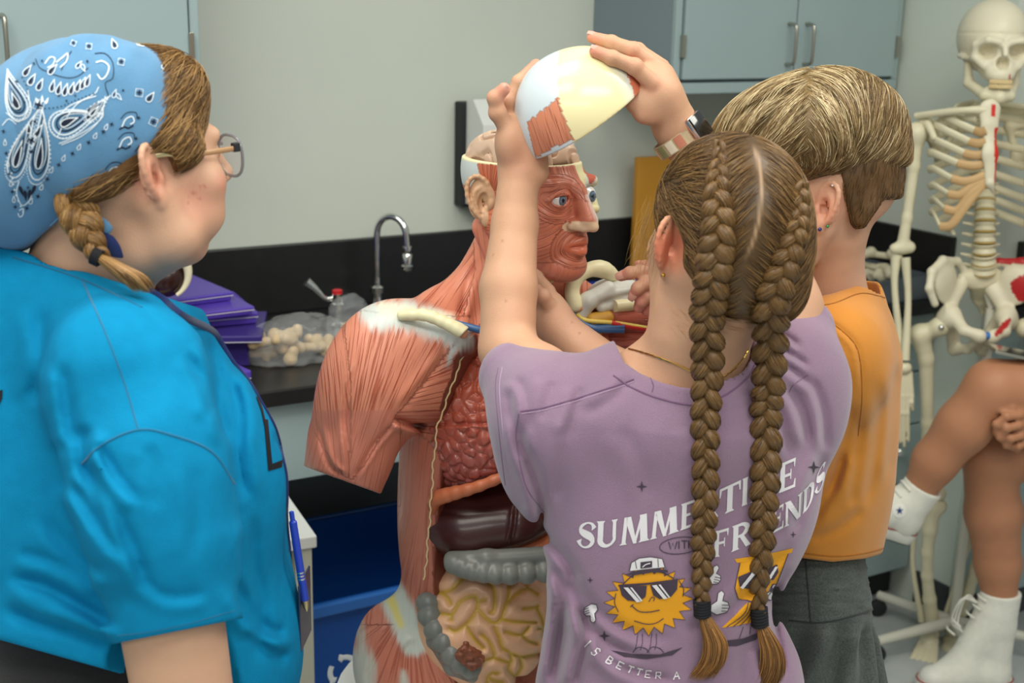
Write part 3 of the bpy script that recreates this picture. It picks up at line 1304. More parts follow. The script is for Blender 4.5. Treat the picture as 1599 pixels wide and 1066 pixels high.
def ear_prims(sx, big=1.0, flare=0.47):
    """right ear (sx = 1) or left ear (sx = -1) in head space"""
    L = []
    B = V3(sx * 0.071, -0.006, -0.004)
    out = unit(V3(sx * 0.88, -0.47, 0))              # away from the skull
    bk = unit(V3(sx * flare, -0.86, 0.0))  # towards the back, in the plate
    up = unit(V3(0, -0.18, 1))
    fl = unit(np.cross(bk, up))
    if fl @ out < 0:
        fl = -fl
    pt = lambda a, b, c=0.0: B + (bk * a + up * b) * big + fl * c
    plate = np.stack([bk, up, fl])
    L.append(('u', ell(pt(0.013, 0.004, 0.003), (0.0165 * big, 0.027 * big, 0.004), plate), 0.006))
    rim = [pt(-0.001, 0.008, 0.002), pt(0.001, 0.024, 0.004), pt(0.012, 0.0325, 0.006), pt(0.024, 0.026, 0.008), pt(0.0285, 0.010, 0.009), pt(0.025, -0.008, 0.008), pt(0.016, -0.021, 0.006)]
    L.append(('u', path(rim, [0.0028, 0.003, 0.0032, 0.0032, 0.003, 0.0028, 0.003], 0.002, n=14), 0.003))
    L.append(('u', ell(pt(0.008, -0.025, 0.004), (0.0075, 0.0095, 0.0042), plate), 0.005))
    anti = [pt(0.010, 0.018, 0.004), pt(0.018, 0.012, 0.006), pt(0.020, 0.0, 0.006), pt(0.015, -0.013, 0.005)]
    L.append(('u', path(anti, [0.0022, 0.0028, 0.0028, 0.0025], 0.002, n=9), 0.003))
    L.append(('s', ell(pt(0.0085, -0.001, 0.0055), (0.0078, 0.0125, 0.005), plate), 0.003))
    L.append(('s', ell(pt(0.004, -0.003, 0.002), (0.004, 0.006, 0.006), plate), 0.002))
    L.append(('u', ell(pt(-0.001, -0.004, 0.004), (0.0042, 0.0065, 0.0035), plate), 0.003))
    return L


def add_all(s, L):
    for op, p, k in L:
        s.ops.append((op, p, k))


def finger(s, pts, r0=0.0092, r1=0.0068, k=0.004):
    """finger through joint points, knuckles slightly thicker"""
    P = np.asarray(pts, float)
    n = len(P)
    rs = np.linspace(r0, r1, n)
    s.u(path(P, rs, 0.003), k)
    for i in range(1, n - 1):
        s.u(ell(P[i], rs[i] * 1.08), 0.004)
    return s


def nail(tip, along, up, parent, w=0.0052, l=0.0062, name='fingernail'):
    a, u = unit(along), unit(up)
    u = unit(u - a * (a @ u))
    b = np.cross(a, u)
    mb = MB()
    v = []
    for i in range(6):
        for j in range(5):
            x, y = (i / 5 - 0.5) * 2, (j / 4 - 0.5) * 2
            sq = 1 - 0.25 * max(0, x) ** 2 * abs(y)
            v.append(tip + a * (x * l) + b * (y * w * sq) + u * (0.0012 - 0.0022 * y * y - 0.0008 * x * x))
    f = [(i * 5 + j, i * 5 + j + 1, (i + 1) * 5 + j + 1, (i + 1) * 5 + j) for i in range(5) for j in range(4)]
    top = np.array(v)
    bot = top - u * 0.0012
    f2 = f + [tuple(x + 30 for x in t[::-1]) for t in f]
    mb.add(np.concatenate([top, bot]), f2)
    return mb.build(name, m_nail, parent, True)


def skin_paint(base, blush=None, spots=(), seed=0, var=0.06):
    base = np.asarray(base)
    bl = rgb(214, 130, 112) if blush is None else blush

    def paint(v):
        n = vnoise(v * 45, seed) * 0.5 + vnoise(v * 110, seed + 3) * 0.3
        c = base[None, :] * (1 + var * n[:, None] * np.array([0.6, 1.0, 1.1]))
        for (p, r, amt, col) in spots:
            w = np.clip(1 - np.linalg.norm(v - p, axis=1) / r, 0, 1)
            w = (w * w * (3 - 2 * w) * amt)[:, None]
            c = c * (1 - w) + (bl if col is None else col)[None, :] * w
        return {'Col': np.clip(c, 0, 1)}
    return paint


def cloth_noise(P, A, amp, seed=0, ridge=True):
    """folds stretched along one direction: A is a 3x3 scaling/rotation"""
    Q = P @ np.asarray(A).T
    n = vnoise(Q, seed) + 0.45 * vnoise(Q * 2.1 + 7.3, seed + 1)
    return amp * n


def fold_axes(along, across_freq, along_freq, third=(0, 1, 0)):
    a = unit(along)
    t = np.asarray(third, float)
    b = unit(np.cross(a, t))
    c = np.cross(a, b)
    return np.stack([a * along_freq, b * across_freq, c * across_freq * 0.6])


def fabric(name, c, var=0.06, sheen=0.3, bump=0.0005, bscale=900, vscale=60, heather=0.0, spec=0.2):
    m, nt, b = new_mat(name)
    L = nt.links
    tc = N_(nt, 'ShaderNodeTexCoord')
    n1 = N_(nt, 'ShaderNodeTexNoise', Scale=vscale, Detail=4.0)
    n2 = N_(nt, 'ShaderNodeTexNoise', Scale=bscale, Detail=2.0)
    for n in (n1, n2):
        L.new(tc.outputs['Object'], n.inputs['Vector'])
    mr = N_(nt, 'ShaderNodeMapRange')
    for i, v in enumerate((0.25, 0.75, 1 - var, 1 + var)):
        mr.inputs[i + 1].default_value = v
    L.new(n1.outputs['Fac'], mr.inputs[0])
    mr2 = N_(nt, 'ShaderNodeMapRange')
    for i, v in enumerate((0.25, 0.75, 1 - var * 0.8 - heather, 1 + var * 0.8 + heather)):
        mr2.inputs[i + 1].default_value = v
    L.new(n2.outputs['Fac'], mr2.inputs[0])
    mu = N_(nt, 'ShaderNodeMath', operation='MULTIPLY')
    L.new(mr.outputs[0], mu.inputs[0])
    L.new(mr2.outputs[0], mu.inputs[1])
    sc_ = N_(nt, 'ShaderNodeVectorMath', operation='SCALE')
    sc_.inputs[0].default_value = tuple(c)
    L.new(mu.outputs[0], sc_.inputs['Scale'])
    L.new(sc_.outputs[0], b.inputs['Base Color'])
    bp = N_(nt, 'ShaderNodeBump', Strength=1.0, Distance=bump)
    L.new(n2.outputs['Fac'], bp.inputs['Height'])
    L.new(bp.outputs[0], b.inputs['Normal'])
    b.inputs['Roughness'].default_value = 0.9
    b.inputs['Specular IOR Level'].default_value = spec
    b.inputs['Sheen Weight'].default_value = sheen
    b.inputs['Sheen Roughness'].default_value = 0.5
    return m


def hair_mat(name, c1, c2, rough=0.42):
    """strand colour: attribute Col multiplied by fine noise"""
    m = mat(name, c1, rough, spec=0.45, attr='Col')
    return m


def surf_pt(sdf, px, py, ymin=0.8, ymax=2.6):
    """first point of an implicit shape along the ray of a photo pixel"""
    d = unit(pdir(px, py))
    t = ymin / d[1]
    for _ in range(120):
        p = CPOS + d * t
        v = float(sdf(p[None])[0])
        if v < 0.0004:
            return p
        t += max(v * 0.7, 0.0004)
        if t * d[1] > ymax:
            return None
    return p


def seam(sdf, pxs, r, n=40, lift=0.0, ymin=0.8):
    pts = spline(np.asarray(pxs, float), n)
    out = [surf_pt(sdf, x, y, ymin) for x, y in pts]
    return np.array([p for p in out if p is not None])


def braid_curves(cl, wid, dep, cycles, side, nrm, n_per=26, phase=0.0):
    """three plaited strands round a centre line cl (n x 3); wid/dep arrays; side/nrm arrays of unit vectors. returns [paths]"""
    n = len(cl)
    t = np.linspace(0, 1, n) * cycles * 2 * math.pi + phase
    res = []
    for k in range(3):
        a = t + 2 * math.pi * k / 3
        x = np.sin(a)
        z = np.sin(2 * a)
        res.append((cl + side * (x * wid)[:, None] + nrm * (z * dep)[:, None], x, z))
    return res


def pxcut(a, b, inside, Y):
    """half space bounded by the plane through two seen points and the line of sight; keeps the side of 'inside'"""
    P0, P1 = q(*a, Y), q(*b, Y)
    n = unit(np.cross(P1 - P0, pdir((a[0] + b[0]) / 2, (a[1] + b[1]) / 2)))
    if (q(*inside, Y) - P0) @ n > 0:
        n = -n
    return half(P0, n)


def folds(lines):
    """cloth folds: a groove with a raised lip beside it along each line; (points, depth in metres, width in pixels)"""
    L = []
    for pts, dep, w in lines:
        p = spline(np.asarray(pts, float), 3 * len(pts))
        L.append((p, dep, w, p.min(0) - 4 * abs(w), p.max(0) + 4 * abs(w)))

    def fn(P):
        px, py = topix(P)
        out = np.zeros(len(P))
        for p, dep, w, lo, hi in L:
            aw = abs(w)
            m = np.nonzero((px > lo[0]) & (px < hi[0]) & (py > lo[1]) & (py < hi[1]))[0]
            if not len(m):
                continue
            x, y = px[m], py[m]
            best = np.full(len(m), 1e9)
            sg = np.zeros(len(m))
            tt = np.zeros(len(m))
            n = len(p) - 1
            for i in range(n):
                ax, ay = p[i]
                dx, dy = p[i + 1] - p[i]
                l2 = dx * dx + dy * dy + 1e-9
                h = np.clip(((x - ax) * dx + (y - ay) * dy) / l2, 0, 1)
                ex, ey = x - ax - h * dx, y - ay - h * dy
                dd = np.hypot(ex, ey)
                c = dd < best
                best = np.where(c, dd, best)
                sg = np.where(c, np.sign(dx * ey - dy * ex), sg)
                tt = np.where(c, (i + h) / n, tt)
            s_ = best * sg * np.sign(w)
            fade = np.clip(np.minimum(tt, 1 - tt) * 5, 0, 1)
            fade = fade * fade * (3 - 2 * fade)
            out[m] += dep * fade * (np.exp(-(s_ / aw) ** 2) - 0.75 * np.exp(-((s_ - 1.7 * aw) / (1.2 * aw)) ** 2))
        return out
    return fn
# ------------------------------------------------------------------ woman in the blue shirt and bandana (left)
YA = 1.42
fA = V3(math.cos(rad(24)), math.sin(rad(24)), 0)
fH = V3(math.cos(rad(43)), math.sin(rad(43)), 0)
MA = frame(fH, pitch=0.08)
rA = frame(fA)[0]
OA = q(200, 254, YA)
pA = lambda px, py, dy=0.0: q(px, py, YA + dy)
m1 = mpp(OA)                                            # metres per pixel here

SA = 1.05
headA = head_prims(MA, OA, SA, fat=0.008, ears=(0, 1), chin=-0.022)
bodyA = SDF()
add_all(bodyA, headA)
bodyA.u(path([pA(165, 330), pA(150, 400, 0.01), pA(130, 470, 0.02)], [0.060, 0.064, 0.078], 0.02), 0.03)
bodyA.u(ell(pA(225, 385, -0.005), (0.035, 0.05, 0.03)), 0.04)           # under the chin
tors = [(pA(150, 690, 0.03), (0.12, 0.12, 0.15)), (pA(200, 880, 0.03), (0.17, 0.15, 0.20)), (pA(200, 1010, 0.03), (0.165, 0.16, 0.16))]
MT = frame(fA)
for c, r in tors:
    bodyA.u(ell(c, (r[0], r[1], r[2]), MT), 0.06)
shR, shL = pA(200, 600, -0.13), pA(110, 540, 0.18)
bodyA.u(cone(shR, shL, 0.058, 0.055), 0.04)
elR, wrR = pA(292, 1120, -0.19), pA(470, 1260, -0.18)
bodyA.u(path([shR, pA(255, 880, -0.18), elR], [0.056, 0.056, 0.052], 0.02), 0.03)
bodyA.u(path([elR, (elR + wrR) / 2, wrR], [0.042, 0.038, 0.028], 0.01), 0.01)
# hand resting in front (below the picture)
hd = unit(wrR - elR)
sd = V3(0, 0, 1)
palm = wrR + hd * 0.045
bodyA.u(ell(palm, (0.048, 0.018, 0.040), np.stack([hd, np.cross(sd, hd), sd])), 0.015)
for i, zf in enumerate((0.026, 0.009, -0.009, -0.026)):
    b0 = palm + hd * 0.035 + sd * zf
    finger(bodyA, [b0, b0 + hd * 0.03 - sd * 0.004, b0 + hd * 0.052 - sd * 0.014, b0 + hd * 0.062 - sd * 0.028], 0.009, 0.007)
finger(bodyA, [palm + sd * 0.03 - hd * 0.02, palm + sd * 0.052 + hd * 0.01, palm + sd * 0.056 + hd * 0.035], 0.0105, 0.008)
elL = pA(120, 900, 0.22)
bodyA.u(path([shL, elL, pA(330, 1010, 0.16)], [0.055, 0.045, 0.03], 0.02), 0.03)
hipz = pA(195, 1060, 0.04)
for sx in (-1, 1):
    h0 = hipz + rA * 0.085 * sx
    kn_, an_ = np.array([h0[0] + 0.03, h0[1], 0.47]), np.array([h0[0], h0[1], 0.09])
    bodyA.u(path([h0, kn_, an_], [0.085, 0.062, 0.042], 0.02), 0.03)
    bodyA.u(path([an_ - Z * 0.045, an_ - Z * 0.055 + fA * 0.14], [0.038, 0.03], 0.01), 0.02)
earA = OA + SA * V3(0.078, -0.015, -0.004) @ MA
chk = pA(305, 315, -0.02)
skA = rgb(206, 162, 134)
spA = [(earA, 0.045, 0.45, rgb(226, 128, 108)), (chk, 0.05, 0.34, rgb(214, 128, 114)), (pA(345, 285, 0.0), 0.02, 0.45, rgb(216, 130, 116)), (pA(306, 372, 0.02), 0.03, 0.25, None)]
for x, y, r in ((313, 293, 3), (302, 302, 4), (296, 308, 2.5), (312, 309, 3), (285, 311, 2), (270, 320, 2.5), (303, 318, 2), (318, 300, 2), (295, 316, 2), (320, 290, 2), (307, 286, 2), (330, 283, 2)):
    p = surf_pt(bodyA, x, y)
    if p is not None:
        spA.append((p, r * m1 * 1.3, 0.65, rgb(168, 70, 62)))
lo, hi = np.array([-0.75, 1.02, 0.0]), np.array([0.05, 1.85, 1.66])
vb, fb = bodyA.mesh(lo, hi, 0.0034)
personA = mesh_obj('person', vb, fb, m_skin, None, True, skin_paint(skA, None, spA, 1)(vb))
tag(personA, 'person in a bright blue t-shirt, blue paisley bandana and glasses, looking to the right', 'person')

# t-shirt
blue = rgb(12, 130, 178)
m_blue = fabric('blue_jersey', blue, 0.06, 0.0, spec=0.10)
shA = SDF()
shA.u(ell(pA(150, 690, 0.03), (0.152, 0.185, 0.19), MT), 0)
shA.u(ell(pA(70, 610, 0.03), (0.105, 0.175, 0.17), MT), 0.05)
shA.u(ell(pA(88, 470, 0.03), (0.105, 0.13, 0.075), MT), 0.05)
shA.u(ell(pA(200, 890, 0.03), (0.199, 0.190, 0.22), MT), 0.09)
shA.u(ell(pA(218, 1030, 0.03), (0.222, 0.195, 0.17), MT), 0.08)
shA.u(ell(pA(298, 750, -0.03), (0.082, 0.10, 0.105), MT), 0.08)
shA.u(ell(pA(298, 750, 0.12), (0.082, 0.09, 0.105), MT), 0.08)
shA.u(path([pA(130, 440, 0.03), pA(150, 500, 0.03)], [0.082, 0.10], 0.02), 0.06)
shA.u(path([pA(200, 492, 0.01), pA(250, 605, 0.0)], [0.040, 0.060], 0.02), 0.06)
shA.u(path([pA(180, 530, -0.06), pA(195, 590, -0.13), pA(235, 740, -0.175)], [0.072, 0.083, 0.083], 0.02), 0.06)
slv = path([pA(225, 690, -0.165), pA(252, 830, -0.185), pA(276, 968, -0.19)], [0.081, 0.077, 0.0675], 0.01)
shA.u(slv, 0.018)
shA.u(path([pA(95, 520, 0.17), pA(70, 700, 0.23), pA(80, 850, 0.24)], [0.08, 0.08, 0.075], 0.02), 0.05)
# hem of the sleeve and of the body
sa, sb = pA(252, 830, -0.185), pA(276, 985, -0.19)
sax = unit(sb - sa)
slv_cut = SDF().u(slv, 0)
hem0, hem1 = pA(187, 994, -0.19), pA(368, 958, -0.19)
hn = unit(np.cross(hem1 - hem0, rA))
if hn @ sax < 0:
    hn = -hn


hemc = pxcut((187, 1003), (368, 967), (270, 800), YA - 0.19)[0]


def sleeve_cut(P):
    near = np.linalg.norm(P - (sa + sax * np.clip((P - sa) @ sax, 0, 0.5)[:, None]), axis=1) - 0.088
    return np.maximum(-hemc(P), near)


# folds
A1 = fold_axes(unit(V3(0.35, 0, 1)), 15, 4)
A2 = fold_axes(unit(V3(1, 0, 0.35)), 20, 5)


def foldA(P):
    px, py = topix(P)
    w1 = np.exp(-(((px - 190) / 70) ** 2 + ((py - 730) / 170) ** 2))
    w2 = np.clip((py - 850) / 150, 0, 1) * np.clip((260 - px) / 120, 0, 1)
    return -(cloth_noise(P, A1, 0.0035, 5) + cloth_noise(P, A1 * 0.45, 0.005, 9) + w1 * cloth_noise(P, A2, 0.012, 11) + w2 * cloth_noise(P, A2 * 0.8, 0.009, 15))


shA.disp(foldA)
shA.disp(folds([
    ([(128, 715), (165, 770), (205, 850), (235, 930)], 0.010, 13), ([(140, 660), (128, 700), (140, 760), (175, 850)], 0.010, -12),
    ([(150, 690), (185, 745), (225, 790)], 0.006, 10), ([(110, 745), (150, 815), (200, 880)], 0.007, 11), ([(60, 800), (120, 870), (175, 900)], 0.005, 12),
    ([(318, 520), (338, 575), (345, 640), (362, 700)], 0.008, 11), ([(350, 575), (372, 640), (372, 720), (385, 790)], 0.007, -12), ([(290, 545), (320, 600), (332, 660)], 0.005, 10),
    ([(5, 900), (70, 915), (130, 950), (185, 985)], 0.009, 12), ([(0, 945), (60, 972), (130, 990), (190, 1020)], 0.010, -11), ([(20, 860), (90, 880), (160, 920)], 0.005, 10),
    ([(95, 560), (108, 640), (118, 700)], 0.006, 13), ([(400, 800), (395, 870), (410, 950), (400, 1040)], 0.006, 12), ([(370, 900), (392, 960), (420, 985), (450, 990)], 0.009, 12), ([(372, 985), (410, 1010), (455, 1030)], 0.008, -11),
    ([(230, 690), (240, 740), (236, 800)], 0.003, 12), ([(300, 720), (310, 800), (300, 880)], 0.003, 14), ([(220, 900), (260, 930), (330, 925)], 0.004, 10), ([(60, 470), (66, 560), (50, 640)], 0.005, 15)]))
shA.sub((sleeve_cut, sb, 0.3), 0.003)
shA.sub(cone(sa + sax * 0.06, sb + sax * 0.05, 0.0585, 0.0585), 0.003)
# hem line at the lower back, neck opening
hb0, hb1 = pA(-60, 985, 0), pA(205, 1058, 0)
bn = unit(np.cross(hb1 - hb0, rA))
if bn[2] > 0:
    bn = -bn
hemcut = pxcut((-60, 982), (205, 1056), (100, 700), YA - 0.13)
shA.cut(hemcut, 0.003)
neckc = SDF().u(path([pA(165, 330), pA(147, 400, 0.01), pA(130, 470, 0.02)], [0.064, 0.068, 0.084], 0.02), 0)
nk0, nk1 = pA(22, 388, 0.02), pA(240, 458, 0.0)
shA.cut(pxcut((22, 388), (240, 458), (100, 700), YA), 0.006)
shA.sub((lambda P: neckc(P), pA(150, 400), 0.25), 0.004)
v, f = shA.mesh(np.array([-0.85, 0.95, 0.72]), np.array([0.1, 1.95, 1.55]), 0.0042)
shirtA = mesh_obj('t_shirt', v, f, m_blue, personA)
bvA = bvh_of([shirtA])


def raised_seam(name, pxs, r, m, parent, bvh, n=60, lift=0.0, flat=0.7):
    pts = spline(np.asarray(pxs, float), n)
    P = []
    for x, y in pts:
        l, nr = cast(bvh, x, y)
        if l is not None:
            P.append(l + nr * lift)
    P = np.array(P)
    if len(P) > 8:
        P[1:-1] = (P[:-2] + P[1:-1] * 2 + P[2:]) / 4
    mb = MB()
    mb.tube(P, r, 6)
    return mb.build(name, m, parent, True)


m_blued = fabric('blue_stitching', blue * 0.62, 0.05)
raised_seam('armhole_seam', [(128, 724), (160, 694), (217, 671), (270, 680), (330, 705), (366, 755)], 0.0012, m_blued, shirtA, bvA)
raised_seam('shoulder_seam', [(128, 436), (165, 520), (195, 600), (215, 668)], 0.0009, m_blued, shirtA, bvA)
raised_seam('sleeve_hem_stitch', [(184, 992), (240, 985), (300, 972), (366, 953)], 0.0007, m_blued, shirtA, bvA)
raised_seam('collar_seam', [(20, 402), (75, 418), (130, 437), (185, 462), (222, 480)], 0.0012, m_blued, shirtA, bvA)
D = Decal()
D.poly([(411, 655), (417, 655), (424, 724), (418, 735)]).poly([(418, 735), (424, 724), (440, 718), (439, 729), (425, 733)])
D.line([(398, 612), (408, 640), (414, 668)], 3)
D.build('chest_print', bvA, mat('black_print', rgb(16, 20, 28), 0.6), shirtA, 0.0012)
Decal().poly([(-5, 612), (5, 608), (4, 622), (-5, 640)]).build('back_print', bvA, bpy.data.materials['black_print'], shirtA, 0.0012)

# trousers down to the floor, and shoes
m_trou = fabric('black_knit', rgb(26, 26, 28), 0.1)
tr_ = SDF().u(ell(pA(196, 1030, 0.03), (0.206, 0.184, 0.24), MT), 0)
for sx in (-1, 1):
    h0 = hipz + rA * 0.09 * sx
    tr_.u(path([h0, np.array([h0[0] + 0.03, h0[1], 0.47]), np.array([h0[0], h0[1], 0.10])], [0.105, 0.08, 0.065], 0.02), 0.03)
tr_.cut((lambda P: np.maximum(-hemcut[0](P) - 0.12, 0.08 - P[:, 2]), np.zeros(3), 1e9), 0.003)
tr_.build('trousers', np.array([-0.85, 1.0, 0.03]), np.array([0.1, 1.95, 1.05]), 0.008, m_trou, personA)
for sx in (-1, 1):
    h0 = hipz + rA * 0.085 * sx
    a0 = np.array([h0[0], h0[1], 0.045])
    SDF().u(path([a0 - fA * 0.04, a0 + fA * 0.06, a0 + fA * 0.17 - Z * 0.008], [0.045, 0.045, 0.034], 0.01), 0).cut((lambda P: 0.002 - P[:, 2], np.zeros(3), 1e9), 0.003).build('shoe', a0 - 0.3, a0 + 0.3, 0.007, m_white, personA)

# bandana
m_band = fabric('chambray_cotton', rgb(90, 136, 174), 0.07, 0.2, vscale=25)
hs = lambda p: OA + SA * np.asarray(p, float) @ MA
wrap = SDF().u(ell(hs((0, -0.018, 0.036)), (0.084, 0.110, 0.099), MA), 0)
wrap.u(ell(pA(112, 200), (0.068, 0.070, 0.080), MA), 0.05)
fr0, fr1 = pA(281, 66), pA(256, 232)
YN = YA - 0.07
wrap.cut(pxcut((280, 64), (292, 120), (150, 150), YA), 0.004)
wrap.cut(pxcut((292, 118), (262, 214), (150, 150), YN), 0.012)
wrap.cut(pxcut((265, 210), (150, 296), (150, 150), YN), 0.015)
wrap.disp(lambda P: -cloth_noise(P, fold_axes(unit(fr1 - fr0), 30, 4), 0.0042, 31))
v, f = wrap.mesh(OA - 0.25, OA + 0.25, 0.003)
bandA = mesh_obj('bandana', v, f, m_band, personA)
# the folded point that hangs down the back
flap = SDF().u(ell(pA(112, 196), (0.104, 0.108, 0.088), frame(fA, pitch=0.45)), 0)
flap.u(ell(pA(72, 262, 0.0), (0.074, 0.100, 0.080), MA), 0.06)
flap.u(ell(pA(52, 310, 0.0), (0.048, 0.070, 0.055), MA), 0.05)
flap.cut(pxcut((160, 70), (196, 246), (60, 200), YN), 0.008)
flap.cut(pxcut((197, 244), (70, 370), (60, 200), YN), 0.008)
flap.disp(lambda P: -cloth_noise(P, fold_axes(unit(V3(0.5, 0, 1)), 22, 4), 0.0055, 41))
inner = flap.copy()
v, f = flap.mesh(OA - 0.27, OA + 0.27, 0.003)
flapA = mesh_obj('bandana_flap', v, f, m_band, bandA)
bvB = bvh_of([bandA, flapA])
raised_seam('hem_stitch', [(150, 100), (168, 150), (182, 205), (190, 240)], 0.0010, fabric('pale_blue_hem', rgb(120, 164, 200), 0.1), bandA, bvh_of([flapA]))
raised_seam('hem_stitch', [(186, 249), (150, 284), (110, 322), (78, 352)], 0.0010, bpy.data.materials['pale_blue_hem'], bandA, bvh_of([flapA]))
WHT, NVY = Decal(), Decal()


def xf(pts, cx, cy, sc, an):
    c, s_ = math.cos(an), math.sin(an)
    return [(cx + sc * (x * c - y * s_), cy + sc * (x * s_ + y * c)) for x, y in pts]


def teardrop(L, w, bend=0.35, n=26):
    """paisley outline, point at (0, -L)"""
    out = []
    for t in np.linspace(0, 2 * math.pi, n, endpoint=False):
        y = -math.cos(t)
        x = math.sin(t) * (0.5 + 0.5 * math.cos(t / 1.0 - math.pi)) ** 0.75 if False else math.sin(t) * ((1 + y) / 2) ** 0.8 * 1.25
        yy = y * L
        out.append((x * w + bend * w * ((1 - (y + 1) / 2) ** 2) * 2, yy))
    return out


def paisley(cx, cy, L, w, an, bend=0.4, beads=True):
    o = xf(teardrop(L, w, bend), cx, cy, 1, an)
    WHT.line(o, max(1.5, w * 0.12), 0, True)
    NVY.line(xf(teardrop(L * 0.84, w * 0.74, bend), cx, cy + 0, 1, an), max(1.3, w * 0.12), 0, True)
    NVY.poly(xf(teardrop(L * 0.55, w * 0.42, bend), cx - math.sin(an) * L * 0.18, cy + math.cos(an) * L * 0.18, 1, an), 1)
    if L > 20:
        WHT.line(xf(teardrop(L * 0.42, w * 0.32, bend), cx - math.sin(an) * L * 0.25, cy + math.cos(an) * L * 0.25, 1, an), 1.6, 2, True)
        WHT.line(xf(teardrop(L * 0.68, w * 0.58, bend), cx, cy, 1, an), 1.0, 1, True)
    if beads and L > 14:
        for (x, y) in xf(teardrop(L * 1.13, w * 1.22, bend, int(L * 1.1)), cx, cy, 1, an):
            WHT.poly([(x + 1.15 * math.cos(k), y + 1.15 * math.sin(k)) for k in np.linspace(0, 5.2, 6)])


def star4(cx, cy, r, an=0.0, navy=True, outline=True):
    p = [(cx + (r if k % 2 == 0 else r * 0.36) * math.cos(an + k * math.pi / 4), cy + (r if k % 2 == 0 else r * 0.36) * math.sin(an + k * math.pi / 4)) for k in range(8)]
    (NVY if navy else WHT).poly(p, 1)
    if outline:
        pp = [(cx + r * 1.35 * math.cos(an + math.pi / 4 + k * math.pi / 2), cy + r * 1.35 * math.sin(an + math.pi / 4 + k * math.pi / 2)) for k in range(4)]
        WHT.line(pp, 1.2, 0, True)


paisley(31, 226, 52, 16, 0.20, 0.45)
paisley(69, 226, 56, 17, 0.24, -0.5)
paisley(20, 150, 34, 17, -0.5, 0.3)
paisley(116, 184, 36, 20, 1.05, 0.3)
paisley(150, 168, 24, 10, 0.6, 0.3)
WHT.line(xf(teardrop(42, 26, 0.3), 116, 184, 1, 1.05), 1.6, 0, True)
WHT.line(xf(teardrop(41, 22, 0.3), 20, 150, 1, -0.5), 1.6, 0, True)
for k, (x, y) in enumerate(((82, 134), (92, 138), (102, 140), (112, 138), (122, 134), (130, 130), (137, 126))):
    paisley(x, y, 10, 4.4, 0.15 + 0.02 * k, 0.2, False)
for x, y, an in ((43, 110, 0.5), (50, 124, 0.4), (62, 132, 0.3), (82, 108, 0.6)):
    paisley(x, y, 10, 5, an, 0.2, False)
star4(50, 219, 7, 0.5)
star4(61, 164, 8, 0.3)
paisley(60, 204, 11, 5, 0.4, 0.2, False)
paisley(45, 200, 8, 4, -0.1, 0.2, False)
for k in range(4):
    x, y = 34 + k * 6, 310 - 7 * abs(k - 1.4)
    NVY.poly(xf(teardrop(9, 3.2, 0), x, y - 2, 1, math.pi + 0.25 * (k - 1.5)), 1)
WHT.curve([(30, 282), (26, 300), (34, 320), (46, 312), (54, 290)], 1.6)
WHT.curve([(30, 328), (36, 325), (36, 334), (31, 338), (28, 332)], 1.8)
# row of little stars and drops along the hem of the point
WHT.curve([(90, 214), (104, 184), (124, 160), (150, 150)], 1.6).curve([(96, 226), (128, 212), (156, 186), (164, 150)], 1.4).curve([(10, 176), (30, 190), (46, 168), (44, 140)], 1.5).curve([(4, 196), (14, 186), (26, 194)], 1.5)
NVY.poly([(136, 172), (152, 160), (150, 176), (142, 182)], 1)
for x, y, s_ in ((55, 190, 4), (50, 236, 5), (44, 292, 3.5), (92, 150, 3), (104, 158, 3), (118, 150, 3), (66, 96, 3), (54, 100, 3), (28, 128, 3.5)):
    star4(x, y, s_, 0.4, True, False)
for x, y in spline([(18, 270), (24, 300), (36, 330)], 8):
    WHT.poly([(x + 1.6 * math.cos(k), y + 1.6 * math.sin(k)) for k in np.linspace(0, 5.2, 6)])
row = spline([(40, 322), (60, 300), (78, 268), (100, 246), (128, 226), (156, 206), (172, 192)], 15)
for k, (x, y) in enumerate(row):
    if k % 2 == 0:
        star4(x + 2, y + 2, 4.5, 0.4, True, False)
    else:
        WHT.line(xf(teardrop(5, 3.0, 0), x, y, 1, 0.4), 1.2, 0, True)
row = spline([(24, 322), (18, 290), (12, 250), (6, 205)], 9)
for k, (x, y) in enumerate(row):
    if k % 2 == 0:
        star4(x, y, 4, 0.2, True, False)
    else:
        WHT.line(xf(teardrop(5, 2.6, 0), x, y, 1, 0), 1.2, 0, True)
for x, y in spline([(58, 170), (90, 168), (118, 158), (146, 147)], 16):
    NVY.poly([(x + 1.4 * math.cos(k), y + 1.4 * math.sin(k)) for k in np.linspace(0, 5, 5)], 1)
for x, y in spline([(36, 122), (44, 140), (40, 160)], 7):
    NVY.poly([(x + 1.3 * math.cos(k), y + 1.3 * math.sin(k)) for k in np.linspace(0, 5, 5)], 1)
NVY.curve([(56, 92), (62, 106), (74, 112), (88, 118), (108, 122), (124, 118), (138, 106)], 1.2, 0, 24)
NVY.curve([(96, 110), (104, 92), (112, 80)], 1.2)
WHT.curve([(70, 100), (78, 90), (86, 92), (82, 102), (74, 106)], 1.8)
WHT.curve([(88, 98), (98, 90), (106, 84), (104, 96), (94, 106)], 2.0)
WHT.curve([(150, 98), (160, 96), (170, 104), (166, 118), (158, 124), (152, 116)], 2.2)
NVY.curve([(148, 84), (164, 84), (176, 98), (176, 122), (164, 130), (170, 152)], 1.3)
WHT.curve([(92, 180), (108, 166), (130, 156), (148, 146), (154, 136)], 1.5)
WHT.curve([(92, 224), (112, 216), (140, 200), (160, 182), (158, 168)], 1.5)
for k in range(3):
    WHT.poly(xf(teardrop(6, 2.4, 0), 58 + k * 8, 154 - abs(k - 1) * -3, 1, 0.4 * (k - 1)))
